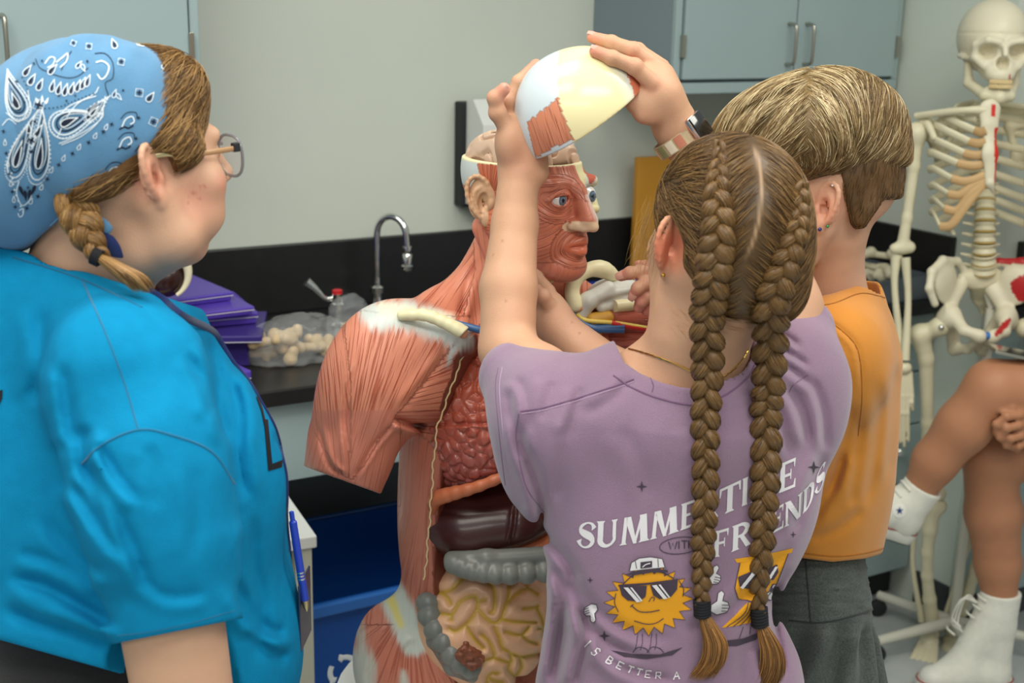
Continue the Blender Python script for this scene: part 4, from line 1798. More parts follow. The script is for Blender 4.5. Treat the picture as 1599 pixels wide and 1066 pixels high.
# small scattered motifs on the wrap
for x, y, r, a in ((189, 97, 5, 0.2), (139, 73, 4.5, 0.1), (217, 145, 6, 0.1), (239, 190, 6, 0.4), (115, 68, 4, 0.4)):
    star4(x, y, r, a)
paisley(177, 69, 8, 5, -0.5, 0.2, False)
paisley(234, 151, 9, 5.5, 0.5, 0.2, False)
for cx, cy, an in ((218, 67, -0.3), (259, 103, 0.4), (281, 140, 0.3), (181, 148, 0.2), (126, 103, 0.5), (256, 71, -0.6)):
    WHT.line(xf(teardrop(7, 3.6, 0.3), cx - 3, cy - 2, 1, an), 1.3, 0, True)
    WHT.line(xf(teardrop(6, 3.2, -0.3), cx + 4, cy + 4, 1, an + 2.4), 1.3, 0, True)
    NVY.poly(xf(teardrop(3, 1.5, 0), cx - 3, cy - 1, 1, an), 1)
    NVY.poly([(cx + 9, cy - 7), (cx + 11, cy - 9), (cx + 13, cy - 6), (cx + 10, cy - 4)], 1)
for cx, cy in ((200, 190), (196, 222), (222, 240), (176, 268)):
    WHT.curve([(cx - 10, cy + 8), (cx - 4, cy - 4), (cx + 6, cy - 8), (cx + 9, cy), (cx + 3, cy + 4)], 2.2)
    NVY.curve([(cx - 14, cy + 12), (cx - 6, cy + 8), (cx, cy + 10), (cx + 8, cy + 6)], 2.6)
    NVY.curve([(cx - 12, cy - 4), (cx - 2, cy - 14), (cx + 12, cy - 14), (cx + 14, cy - 4)], 1.3)
    star4(cx + 16, cy - 6, 4, 0.2, True, False)
m_pw = mat('white_print_ink', rgb(216, 226, 236), 0.9)
m_pn = mat('navy_print_ink', rgb(20, 28, 52), 0.9)
WHT.build('white_pattern', bvB, m_pw, bandA, 0.0007, 4.0)
NVY.build('navy_pattern', bvB, m_pn, bandA, 0.0006, 4.0)

# hair
hairA = SDF().u(ell(hs((0, -0.014, 0.036)), (0.0815, 0.1045, 0.093), MA), 0)
hairA.u(ell(hs((0.066, 0.022, 0.012)), (0.018, 0.030, 0.030), MA), 0.02)
hairA.u(ell(hs((0, 0.055, 0.075)), (0.055, 0.036, 0.036), MA), 0.03)
hairA.u(path([hs((0.052, -0.06, -0.03)), hs((0.045, -0.075, -0.060))], [0.026, 0.018], 0.01), 0.03)
hairA.cut(pxcut((352, 90), (338, 215), (250, 150), YN), 0.01)
hairA.cut(pxcut((352, 208), (290, 296), (200, 180), YN), 0.014)
hairA.cut(pxcut((305, 262), (100, 330), (200, 180), YN), 0.02)
earhole = SDF().u(ell(pA(252, 282, -0.07), (0.022, 0.03, 0.034)), 0)
hairA.sub((lambda P: earhole(P), pA(252, 282, -0.07), 0.05), 0.006)
m_hairA = hair_mat('honey_brown_hair', None, None) if False else mat('honey_brown_hair', rgb(140, 102, 58), 0.42, spec=0.45, attr='Col')
v, f = hairA.mesh(OA - 0.2, OA + 0.2, 0.003)
hcol = rgb(112, 80, 44)[None] * (1 + 0.25 * vnoise(v * np.array([60, 60, 400]), 3)[:, None])
hA = mesh_obj('hair', v, f, m_hairA, personA, True, {'Col': hcol})


def pick(v, mask, n, seed):
    g = np.random.default_rng(seed)
    idx = np.nonzero(mask)[0]
    return v[g.choice(idx, min(n, len(idx)), replace=len(idx) < n)]


px, py = topix(v)
roots = pick(v, (px > 262) & (py < 235), 1700, 5)
back = -MA[1] * 0.8 - MA[2] * 0.55 + MA[0] * 0.12
pth = grow(hairA, roots, lambda P: np.tile(back, (len(P), 1)), 10, 0.0055, np.random.default_rng(3).uniform(0.0002, 0.0035, len(roots)), 0.16, 4)
g = np.random.default_rng(8)
base_h = np.array([rgb(150, 112, 64), rgb(124, 90, 48), rgb(178, 140, 86), rgb(98, 70, 38)])
strand_mesh('hair_strands', pth, 0.00045, m_hairA, hA, base_h[g.integers(0, 4, len(roots))] * g.uniform(0.85, 1.15, (len(roots), 1)))
roots = pick(v, (px < 262) & (py > 255) & (px > 60), 900, 6)
dn = -MA[1] * 0.9 - MA[2] * 0.5
pth = grow(hairA, roots, lambda P: np.tile(dn, (len(P), 1)), 9, 0.005, np.random.default_rng(3).uniform(0.0002, 0.003, len(roots)), 0.2, 4)
strand_mesh('hair_strands', pth, 0.00045, m_hairA, hA, base_h[g.integers(0, 4, len(roots))] * g.uniform(0.7, 1.0, (len(roots), 1)))


def braid(name, cl_px, Yoff, widths_px, cycles, parent, m, cols, seed, hair_n=60, tail=None, YB=YA, wk=0.62, rk=0.60, phase=0.0, dk=0.40, toward=None):
    """cl_px: centre line pixels; Yoff: depth per point; widths (half width, px)"""
    n = int(cycles * 30)
    c2 = spline(np.column_stack([np.asarray(cl_px, float), np.asarray(Yoff, float)]), n)
    cl = np.array([q(x, y, y_) for x, y, y_ in c2])
    wd = spline(np.asarray(widths_px, float)[:, None], n)[:, 0] * np.array([mpp(p) for p in cl])
    T = np.gradient(cl, axis=0)
    T /= np.linalg.norm(T, axis=1)[:, None]
    vw = cl - CPOS
    vw /= np.linalg.norm(vw, axis=1)[:, None]
    side = np.cross(T, vw)
    side /= np.linalg.norm(side, axis=1)[:, None]
    nrm = np.cross(side, T)
    nrm *= np.sign(-(nrm * vw).sum(1))[:, None]
    mb = empty(name, cl[0] - _world_loc(parent), parent)
    gg = np.random.default_rng(seed)
    for P, x, z in braid_curves(cl, wd * wk, wd * dk, cycles, side, nrm, phase=phase):
        w = wd * rk * (0.86 + 0.14 * z)
        ve, fe = tube_mesh(P, w, 14, True, 0.82)
        al = np.repeat(np.arange(n), 14) / 30.0
        an = np.tile(np.arange(14) / 14.0, n)
        cc = cols[0][None] * np.ones((len(ve), 1)) * (0.8 + 0.25 * vnoise(np.column_stack([an * 30, al * 2, 0 * an]), seed)[:, None])
        o = mesh_obj('braid_strand', ve, fe, m, mb, True, {'Col': cc})
        # fine hairs laid along the strand
        Tt, A, B = frames(P)
        hp = []
        for _ in range(hair_n):
            a = gg.uniform(0, 2 * math.pi)
            tw = gg.uniform(-0.25, 0.25)
            i0 = gg.integers(0, max(1, n - 40))
            i1 = min(n - 1, i0 + gg.integers(25, 40))
            ii = np.linspace(i0, i1, 24).astype(int)
            aa = a + tw * np.linspace(0, 1, 24)
            rr = w[ii] * gg.uniform(0.96, 1.035)
            hp.append(P[ii] + (A[ii] * np.cos(aa)[:, None] + 0.82 * B[ii] * np.sin(aa)[:, None]) * rr[:, None])
        hp = np.array(hp)
        strand_mesh('fine_hairs', hp, 0.00042, m, o, np.asarray(cols)[gg.integers(0, len(cols), hair_n)] * gg.uniform(0.8, 1.2, (hair_n, 1)))
    return mb, cl, wd, side, nrm


bcols = [rgb(132, 96, 52), rgb(160, 120, 70), rgb(110, 78, 42), rgb(180, 142, 92)]
brA = braid('braid', [(112, 292), (120, 325), (132, 355), (148, 388), (165, 408)], [YA - 0.05, YA - 0.085, YA - 0.095, YA - 0.10, YA - 0.105], [24, 30, 28, 20, 10], 1.7, personA, m_hairA, bcols, 3, 260)[0]


def tail_hair(name, cl, wid_px, n, parent, m, cols, seed, spread=1.0):
    gg = np.random.default_rng(seed)
    K = 14
    c = spline(np.asarray(cl, float), K)
    base = np.array([q(*p) for p in c])
    wd = spline(np.asarray(wid_px, float)[:, None], K)[:, 0] * np.array([mpp(p) for p in base])
    out = []
    for _ in range(n):
        a, r = gg.uniform(0, 6.283), math.sqrt(gg.uniform(0, 1))
        ln = gg.uniform(0.72, 1.0)
        t = np.linspace(0, ln, K) * (K - 1)
        i = np.minimum(t.astype(int), K - 2)
        u = (t - i)[:, None]
        b = base[i] * (1 - u) + base[i + 1] * u
        w = wd[i] * (1 - u[:, 0]) + wd[i + 1] * u[:, 0]
        wob = gg.normal() * 0.15 * np.linspace(0, 1, K) ** 2 * spread
        out.append(b + np.outer(w * (r * math.cos(a) + wob), _R) + np.outer(w * 0.8 * r * math.sin(a), _F))
    return strand_mesh(name, np.array(out), 0.0006, m, parent, np.asarray(cols)[gg.integers(0, len(cols), n)] * gg.uniform(0.8, 1.2, (n, 1)))


def hair_tie(name, p0, p1, r, m, parent, loops=5):
    p0, p1 = np.asarray(p0), np.asarray(p1)
    a = unit(p1 - p0)
    e1 = unit(np.cross(a, V3(0, 1, 0.2)))
    e2 = np.cross(a, e1)
    t = np.linspace(0, 1, loops * 16)
    pts = p0 + np.outer(t, p1 - p0) + r * (np.outer(np.cos(t * loops * 6.283), e1) + np.outer(np.sin(t * loops * 6.283), e2))
    mb = MB()
    mb.tube(pts, np.linalg.norm(p1 - p0) / loops * 0.62, 8)
    return mb.build(name, m, parent, True)


tail_hair('braid_tail', [(150, 396, YA - 0.105), (180, 415, YA - 0.115), (205, 432, YA - 0.12), (228, 458, YA - 0.12)], [10, 19, 22, 16], 900, brA, m_hairA, bcols, 5)
m_tie = mat('black_elastic', rgb(20, 20, 26), 0.8)
hair_tie('hair_tie', q(145, 398, YA - 0.108), q(158, 404, YA - 0.108), 0.0085, m_tie, brA, 4)
# knotted ends of the bandana
m_navy = fabric('navy_cotton', rgb(30, 44, 92), 0.1)
mb = MB()
mb.tube(spline([pA(140, 350, -0.08), pA(158, 355, -0.085), pA(176, 356, -0.085)], 10), [0.006] * 4 + [0.010, 0.011, 0.010, 0.008, 0.005, 0.001], 8, flat=0.25, up=(0, 0, 1))
mb.build('bandana_knot_end', m_band, bandA, True)
mb = MB()
mb.tube(spline([pA(120, 372, -0.075), pA(160, 378, -0.087), pA(192, 402, -0.087)], 12), [0.004, 0.007, 0.008, 0.009, 0.010, 0.011, 0.012, 0.012, 0.010, 0.008, 0.005, 0.001], 8, flat=0.25, up=(0, 0, 1))
mb.build('bandana_knot_end', m_navy, bandA, True)

# glasses
m_gold = mat('pale_gold', rgb(214, 196, 150), 0.3, 1.0)
m_tort = mat('smoky_acetate', rgb(132, 130, 138), 0.12, alpha=0.62)
m_lens = mat('lens_glass', rgb(235, 238, 240), 0.03, alpha=0.16, spec=0.8)
glA = empty('eyeglasses', hs((0, 0.09, 0.003)) - np.array(personA.location), personA)
m_ltan = mat('tan_acetate', rgb(178, 138, 100), 0.3)


def lens_outline(sx):
    c = V3(sx * 0.033, 0.104, -0.004)
    out = []
    for t in np.linspace(0, 2 * math.pi, 40):
        ct, st = math.cos(t), math.sin(t)
        x, z = 0.026 * np.sign(ct) * abs(ct) ** 0.75, 0.0225 * np.sign(st) * abs(st) ** 0.8
        out.append(c + V3(x + 0.002 * sx * z / 0.02, -0.10 * abs(x + sx * 0.033) ** 1.0 * 0.22, z))
    return np.array([hs(p) for p in out])


for sx in (1, -1):
    P = lens_outline(sx)
    mb = MB()
    mb.tube(P, 0.0018, 8)
    rim_ = mb.build('rim', m_tort, glA, True)
    cc = P[:-1].mean(0)
    k = len(P) - 1
    fw = MA[1] * 0.0006
    vs = np.concatenate([P[:-1] + fw, [cc + fw * 3], P[:-1] - fw, [cc + fw]])
    fs = [(i, (i + 1) % k, k) for i in range(k)] + [(k + 1 + (i + 1) % k, k + 1 + i, 2 * k + 1) for i in range(k)]
    mesh_obj('lens', vs, fs, m_lens, glA)
    hinge = hs((sx * 0.062, 0.092, 0.008))
    mb = MB()
    mb.tube(spline([hinge, hs((sx * 0.073, 0.060, 0.010)), hs((sx * 0.079, 0.025, 0.012))], 14), 0.0030, 8, flat=0.45, up=MA[2])
    mb.build('temple_front', m_ltan, glA, True)
    mb = MB()
    mb.tube(spline([hs((sx * 0.079, 0.028, 0.0118)), hs((sx * 0.081, 0.016, 0.014)), hs((sx * 0.079, 0.004, 0.017)), hs((sx * 0.074, -0.012, 0.016))], 14), 0.0030, 8, flat=0.45, up=MA[2])
    mb.build('temple', m_gold, glA, True)
    mb = MB()
    mb.box(hs((sx * 0.061, 0.0945, 0.009)), (0.004, 0.004, 0.005), MA, 0.001)
    mb.build('hinge', m_black, glA)
mb = MB()
mb.tube(spline([hs((-0.010, 0.107, 0.006)), hs((0, 0.110, 0.009)), hs((0.010, 0.107, 0.006))], 10), 0.0022, 8)
mb.build('bridge', m_tort, glA, True)

# lanyard and pen
lp = []
for y in np.linspace(450, 862, 70):
    x = np.interp(y, [450, 480, 505], [234, 266, 290]) if y < 505 else 500
    while cast(bvA, x, y)[0] is None and x > 200:
        x -= 1.5
    l, nr = cast(bvA, x - 1, y)
    lp.append((l + nr * 0.002) if l is not None else q(x, y, YA + 0.02))
lp = np.array(lp)
for _ in range(4):
    lp[1:-1] = (lp[:-2] + 2 * lp[1:-1] + lp[2:]) / 4
mb = MB()
mb.tube(lp, np.interp(np.arange(len(lp)), [0, 12, 22, len(lp)], [0.0045, 0.0045, 0.0014, 0.0014]), 8, flat=0.3, up=(0, 0, 1))
lany = mb.build('lanyard', m_navy, personA, True)
m_pen = mat('blue_pen_barrel', rgb(40, 70, 190), 0.3)
pn0, pn1 = q(457, 812, YA + 0.02), q(479, 955, YA + 0.02)
pen = empty('pen', pn1)
tag(pen, 'blue ballpoint pen hanging from the lanyard in front of the blue shirt', 'pen')
d_ = unit(pn1 - pn0)
LL = np.linalg.norm(pn1 - pn0)
mb = MB()
mb.lathe(pn0, [(0.001, -0.012), (0.003, -0.011), (0.003, 0), (0.0048, 0.002), (0.0050, LL * 0.86), (0.0045, LL * 0.87)], 14, d_)
mb.build('barrel', m_pen, pen, True)
mb = MB()
mb.lathe(pn0 + d_ * LL * 0.87, [(0.0046, 0), (0.0038, LL * 0.07), (0.0012, LL * 0.12), (0.0005, LL * 0.13)], 12, d_)
mb.build('tip', m_gold, pen, True)
mb = MB()
for k in (0.55, 0.585, 0.62):
    mb.lathe(pn0 + d_ * LL * k, [(0.0052, 0), (0.0054, 0.001), (0.0052, 0.002)], 14, d_)
mb.build('ring', m_chrome, pen, True)
bd = onplane(470, 980, pn1, V3(0, 1, 0))
mb = MB()
c0 = q(476, 950, YA + 0.04)
mb.box(c0, (0.0012, 0.030, 0.045), frame(V3(0.06, 1, 0)), 0.0008)
bdg = mb.build('badge_holder', mat('dark_clear_vinyl', rgb(38, 54, 84), 0.2), None)
tag(bdg, 'dark vinyl badge holder hanging edge-on below the pen at the blue shirt hem', 'badge')
# ------------------------------------------------------------------ anatomical torso model
YT = 1.95
fT = unit(V3(0.5, -0.866, 0))
MTs = frame(fT)
fHd = unit(V3(0.74, -0.672, 0))
MH = frame(fHd, pitch=0.02)
OH = q(824, 303, YT + 0.015)
SH = 1.07
pT = lambda px, py, dy=0.0: q(px, py, YT + dy)
hT = lambda p: OH + SH * np.asarray(p, float) @ MH
mT = mpp(pT(720, 600))
torso = empty('anatomical_torso', np.array([*pT(745, 900, 0.03)[:2], 0.52]))
tag(torso, 'life-size anatomical torso model with red muscles, open chest and removed skull cap', 'anatomical model')
m_musc = fibre_mat('painted_muscle', 1.0, 0.0014, 0.62, 0.36)


def inpoly(px, py, poly):
    r = np.zeros(len(px), bool)
    n = len(poly)
    for i in range(n):
        x0, y0 = poly[i]
        x1, y1 = poly[(i + 1) % n]
        c = ((y0 > py) != (y1 > py))
        with np.errstate(divide='ignore', invalid='ignore'):
            r ^= c & (px < (x1 - x0) * (py - y0) / (y1 - y0 + 1e-12) + x0)
    return r


def pldist(px, py, pts):
    d = np.full(len(px), 1e9)
    t = np.zeros(len(px))
    n = len(pts) - 1
    for i in range(n):
        ax, ay = pts[i]
        dx, dy = pts[i + 1][0] - ax, pts[i + 1][1] - ay
        h = np.clip(((px - ax) * dx + (py - ay) * dy) / (dx * dx + dy * dy), 0, 1)
        e = np.hypot(px - ax - h * dx, py - ay - h * dy)
        c = e < d
        d = np.where(c, e, d)
        t = np.where(c, (i + h) / n, t)
    return d, t


def sstep(a, b, x):
    t = np.clip((x - a) / (b - a), 0, 1)
    return t * t * (3 - 2 * t)


EDGE = np.array([(512, 742), (530, 728), (565, 706), (610, 690), (665, 670), (720, 664), (800, 659), (870, 653), (930, 648), (985, 652), (1030, 668), (1066, 690), (1150, 740)], float)
inw = unit(V3(0.42, 0.91, 0))
YREF = YT - 0.13


def edge_x(P):
    t = (P[:, 1] - YREF) / inw[1]
    px, py = topix(P - t[:, None] * inw)
    return (px - np.interp(py, EDGE[:, 0], EDGE[:, 1])) * mT, py


tb = SDF()
tb.u(ell(pT(765, 670, 0.05), (0.150, 0.125, 0.235), MTs), 0)
tb.u(ell(pT(752, 850, 0.04), (0.140, 0.118, 0.20), MTs), 0.08)
tb.u(ell(pT(735, 1020, 0.04), (0.178, 0.130, 0.135), MTs), 0.07)
tb.u(ell(pT(600, 1030, -0.02), (0.045, 0.06, 0.09), MTs), 0.06)
# neck and trapezius
tb.u(path([hT((0, -0.02, -0.05)), pT(800, 440, 0.045), pT(800, 520, 0.045)], [0.054, 0.052, 0.065], 0.02), 0.02)
tb.u(path([pT(778, 395, 0.05), pT(735, 452, 0.03), pT(690, 490, 0.0), pT(622, 520, -0.05)], [0.042, 0.036, 0.042, 0.038], 0.01), 0.03)
tb.u(path([pT(840, 400, 0.07), pT(890, 470, 0.12), pT(960, 500, 0.16)], [0.04, 0.04, 0.04], 0.01), 0.03)
tb.u(ell(pT(905, 560, 0.10), (0.09, 0.08, 0.09), MTs), 0.04)
tb.u(cone(hT((0.058, -0.03, -0.045)), pT(815, 500, -0.035), 0.020, 0.014), 0.012)      # neck strap muscle
# deltoid, chest muscle and arm stump
dv = unit(pT(548, 745, -0.11) - pT(610, 520, -0.07))
DM = np.stack([unit(np.cross(dv, fT)), np.cross(unit(np.cross(dv, fT)), dv) * -1, dv])
tb.u(ell(pT(587, 598, -0.085), (0.088, 0.075, 0.128), DM), 0.03)
tb.u(path([pT(640, 530, -0.07), pT(700, 530, -0.08)], [0.05, 0.045], 0.02), 0.03)
tb.u(ell(pT(660, 590, -0.075), (0.085, 0.05, 0.066), frame(fT, roll=0.0)), 0.025)
tb.u(ell(pT(525, 640, -0.10), (0.030, 0.04, 0.105), DM), 0.02)
arm = path([pT(590, 600, -0.09), pT(552, 705, -0.105), pT(528, 790, -0.11)], [0.070, 0.059, 0.058], 0.02)
tb.u(arm, 0.008)
tb.u(path([pT(520, 680, -0.085), pT(500, 790, -0.085)], [0.036, 0.036], 0.01), 0.015)
tb.u(ell(pT(549, 690, -0.150), (0.026, 0.02, 0.055), DM), 0.012)
acut = pxcut((472, 727), (592, 770), (560, 600), YT - 0.11)
tb.cut((lambda P: np.where(edge_x(P)[0] < -0.052 + 0.0, np.maximum(acut[0](P), np.linalg.norm(P - pT(545, 790, -0.11), axis=1) - 0.13) * 1.0, -1.0) if False else np.minimum(acut[0](P), 0.105 - np.linalg.norm(P - pT(528, 810, -0.11), axis=1)), np.zeros(3), 1e9), 0.004)
tb.disp(folds([([(604, 660), (612, 700), (606, 760)], 0.0001, 5), ([(622, 652), (588, 690), (568, 722), (549, 750)], 0.0045, -4), ([(543, 748), (512, 722), (497, 660)], 0.004, 4), ([(560, 560), (543, 610), (538, 660), (549, 746)], 0.0035, 4),
               ([(700, 520), (690, 560), (650, 610), (618, 650)], 0.003, 6), ([(720, 500), (728, 450), (748, 400)], 0.004, 6), ([(612, 652), (640, 662), (668, 668)], 0.010, 6),
               ([(648, 998), (632, 1020), (630, 1066)], 0.003, 5), ([(610, 970), (590, 1010), (570, 1066)], 0.003, 5)]))


def cav(P):
    ex, py = edge_x(P)
    zt = pT(740, 528)[2]
    return np.maximum(np.maximum(-ex, P[:, 1] - (YT + 0.045)), P[:, 2] - zt - 0.10 * np.clip(ex, 0, 0.2) * 0)


tb.sub((cav, np.zeros(3), 1e9), 0.004)
tb.cut((lambda P: 0.53 - P[:, 2], np.zeros(3), 1e9), 0.004)

MUS = rgb(216, 134, 106)
MUSD = rgb(182, 96, 78)
WHI = rgb(200, 205, 200)
CRM = rgb(232, 222, 176)


def paint_torso(v):
    px, py = topix(v)
    n = len(v)
    col = np.tile(MUS, (n, 1))
    nz = vnoise(np.column_stack([px / 40, py / 40, v[:, 1] * 12]), 2)
    col = col * (1 + 0.05 * nz[:, None])
    ac, al, st = px / 4.0, py * 0.007, np.full(n, 0.9)

    def polar(m, cx, cy, R, k=4.0):
        a = np.arctan2(py - cy, px - cx)
        a = np.where(a < -2.6, a + 6.283, a)
        ac[m] = a[m] * R / k
        al[m] = np.hypot(px - cx, py - cy)[m] * 0.007
    ex, _ = edge_x(v)
    # flank
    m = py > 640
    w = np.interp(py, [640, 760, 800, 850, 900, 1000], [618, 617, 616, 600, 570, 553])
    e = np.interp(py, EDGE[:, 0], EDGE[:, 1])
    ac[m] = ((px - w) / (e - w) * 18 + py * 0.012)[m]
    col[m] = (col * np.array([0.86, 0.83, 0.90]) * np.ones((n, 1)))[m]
    st[m] = 0.55
    st[(py > 640) & (py < 800)] = 0.35
    polar((py > 975) & (px > 560), 640, 940, 120)
    st[py > 975] = 0.7
    # trapezius and neck
    m = (px < 770) & (py < 512) & (px > 560)
    polar(m, 800, 318, 190, 3.4)
    m = inpoly(px, py, [(735, 330), (800, 330), (830, 470), (770, 520), (722, 500), (742, 420)])
    ac[m] = ((px - 760 - (py - 400) * 0.12) / 3.5)[m]
    st[m] = 0.5
    # arm
    m = inpoly(px, py, [(470, 640), (625, 640), (625, 790), (460, 790)])
    ac[m] = ((px * 0.97 + (py - 640) * 0.22) / 3.6)[m]
    # deltoid
    dl = [(480, 480), (735, 495), (705, 545), (690, 560), (655, 605), (618, 650), (590, 690), (570, 725), (548, 750), (535, 740), (505, 700), (480, 650)]
    m = inpoly(px, py, dl)
    polar(m, 520, 830, 210, 3.2)
    # left head of the deltoid
    m2 = m & (px < 545 + (py - 745) * -0.02) & (px < 560 - (700 - py) * 0.12)
    ac[m2] = ((px - (py - 600) * 0.10) / 3.0)[m2]
    # chest muscle
    m = inpoly(px, py, [(705, 540), (760, 500), (720, 620), (672, 690), (640, 668), (615, 652), (655, 605), (690, 560)])
    polar(m, 520, 650, 150, 3.4)
    st[m] = 1.0
    # cut face and cavity walls
    nc = (ex > -0.004)
    cf = nc & (py > 505) & (v[:, 1] < YT + 0.0)
    col[cf] = rgb(126, 62, 46)
    st[nc & (py > 520)] = 0.1
    # white tendons
    jag = vnoise(np.column_stack([px / 3.0, py / 30, 0 * px]), 6) * 6

    def white(pts, wd, c, j=1.0, soft=10):
        d, t = pldist(px, py, pts)
        ww = wd if np.ndim(wd) == 0 else np.interp(t, np.linspace(0, 1, len(wd)), wd)
        a = 1 - sstep(ww - soft, ww + soft, d + jag * j)
        a = a * (py > 300)
        col[:] = col * (1 - a[:, None]) + c * a[:, None]
        st[:] = st * (1 - a * 0.9)
    white([(585, 492), (640, 494), (690, 512), (722, 530)], [22, 22, 20, 16], WHI)
    white([(600, 482), (700, 497)], [10, 8], rgb(226, 222, 196), 0.4, 8)
    white([(715, 538), (704, 556), (698, 572)], [7, 5, 3], WHI, 0.6, 4)
    white([(578, 862), (600, 905), (648, 1000)], [17, 21, 24], rgb(200, 206, 196), 0.5, 7)
    white([(582, 875), (602, 915), (626, 975)], [5, 8, 5], rgb(222, 208, 120), 0.15, 5)
    white([(556, 1040), (552, 1110)], [26, 40], rgb(208, 210, 200), 0.8, 14)
    white([(560, 930), (563, 1000), (572, 1040)], [3, 6, 12], rgb(200, 200, 190), 0.8, 10)
    white([(630, 1050), (634, 1100)], [5, 12], rgb(200, 196, 184), 0.3, 5)
    fib = np.column_stack([ac, al, np.clip(st, 0, 1)])
    return {'Col': np.clip(col, 0, 1), 'fib': fib}


vt, ft = tb.mesh(np.array([-0.36, 1.55, 0.50]), np.array([0.36, 2.28, 1.50]), 0.0034)
tshell = mesh_obj('muscle_shell', vt, ft, m_musc, torso, True, paint_torso(vt))
# cream line along the cut
mb = MB()
le = []
for y in np.linspace(545, 905, 60):
    x = np.interp(y, EDGE[:, 0], EDGE[:, 1]) + 13 + 1.2 * math.sin(y * 0.31) + math.sin(y * 0.11)
    le.append(q(x, y, YT - 0.105))
mb.tube(np.array(le), 0.0013, 6)
mb.build('cut_rim_line', mat('cream_paint', rgb(226, 200, 150), 0.4), torso, True)
# clavicle stump
m_bone = mat('model_bone', rgb(232, 222, 180), 0.35, var=0.03, vscale=20)
cl = SDF().u(path([pT(628, 492, -0.115), pT(665, 492, -0.125), pT(700, 506, -0.135), pT(724, 519, -0.14)], [0.008, 0.0085, 0.009, 0.0105], 0.004, n=8), 0)
cl.cut(pxcut((716, 528), (732, 512), (690, 500), YT - 0.14), 0.001)
clo = cl.build('clavicle', pT(675, 505, -0.13) - 0.09, pT(675, 505, -0.13) + 0.09, 0.002, m_bone, torso)
SDF().u(ell(pT(723, 520, -0.141), (0.004, 0.007, 0.0085), frame(V3(1, -0.3, 0))), 0).build('bone_marrow', pT(723, 520, -0.14) - 0.03, pT(723, 520, -0.14) + 0.03, 0.0015, mat('pink_marrow', rgb(206, 140, 110), 0.5), clo)


# head
hd_ = SDF()
L = head_prims(np.eye(3), np.zeros(3), 1.0, ears=(0, 0), eyes=False)
LH = SDF()
add_all(LH, L)
for sx in (1, -1):
    c = V3(sx * 0.031, 0.080, 0.003)
    if sx > 0:
        LH.u(ell(c, 0.0168), 0.008)
        LH.u(path([c + V3(-0.016, 0.006, -0.001), c + V3(-0.008, 0.0135, 0.0072), c + V3(0.006, 0.0125, 0.008), c + V3(0.018, 0.002, 0.0)], [0.0018, 0.0028, 0.0028, 0.002], 0.002, n=9), 0.003)
        LH.sub(ell(c + V3(0.001, 0.012, 0), (0.0150, 0.0155, 0.0066)), 0.002)
    else:
        LH.sub(ell(c + V3(-0.002, 0.010, 0), (0.0200, 0.024, 0.0165)), 0.006)
        LH.u(path([c + V3(0.014, 0.006, 0.022), c + V3(-0.010, 0.006, 0.021), c + V3(-0.024, -0.010, 0.012)], [0.006, 0.0065, 0.006], 0.003), 0.008)
        LH.u(path([c + V3(0.012, 0.008, -0.019), c + V3(-0.012, 0.010, -0.019), c + V3(-0.028, -0.006, -0.010)], [0.006, 0.006, 0.005], 0.003), 0.008)
        LH.sub(ell((-0.050, 0.060, -0.052), (0.020, 0.03, 0.02)), 0.012)
# stronger features
LH.u(cone((0, 0.096, 0.016), (0, 0.118, -0.026), 0.0075, 0.0095), 0.010)
LH.u(path([(0.017, 0.097, -0.034), (0.007, 0.112, -0.036), (0, 0.123, -0.034), (-0.007, 0.114, -0.036)], [0.0055, 0.0055, 0.0065, 0.005], 0.003), 0.003)
LH.u(path([(-0.022, 0.084, -0.060), (-0.006, 0.101, -0.056), (0.006, 0.101, -0.056), (0.024, 0.082, -0.063)], [0.003, 0.0055, 0.0055, 0.003], 0.003, n=9), 0.003)
LH.u(path([(-0.02, 0.085, -0.068), (0, 0.1005, -0.0715), (0.022, 0.083, -0.066)], [0.003, 0.0070, 0.003], 0.003, n=9), 0.003)
LH.sub(path([(-0.021, 0.090, -0.0635), (0, 0.109, -0.0637), (0.023, 0.087, -0.0645)], [0.001, 0.0014, 0.001], 0.001, n=9), 0.002)
LH.u(ell((0, 0.080, -0.095), (0.026, 0.018, 0.018)), 0.012)
LH.cut(half((0, 0, 0.050), (0, 0.02, 1)), 0.0015)
LH.sub(ell((0, -0.014, 0.03), (0.067, 0.088, 0.085)), 0.001)


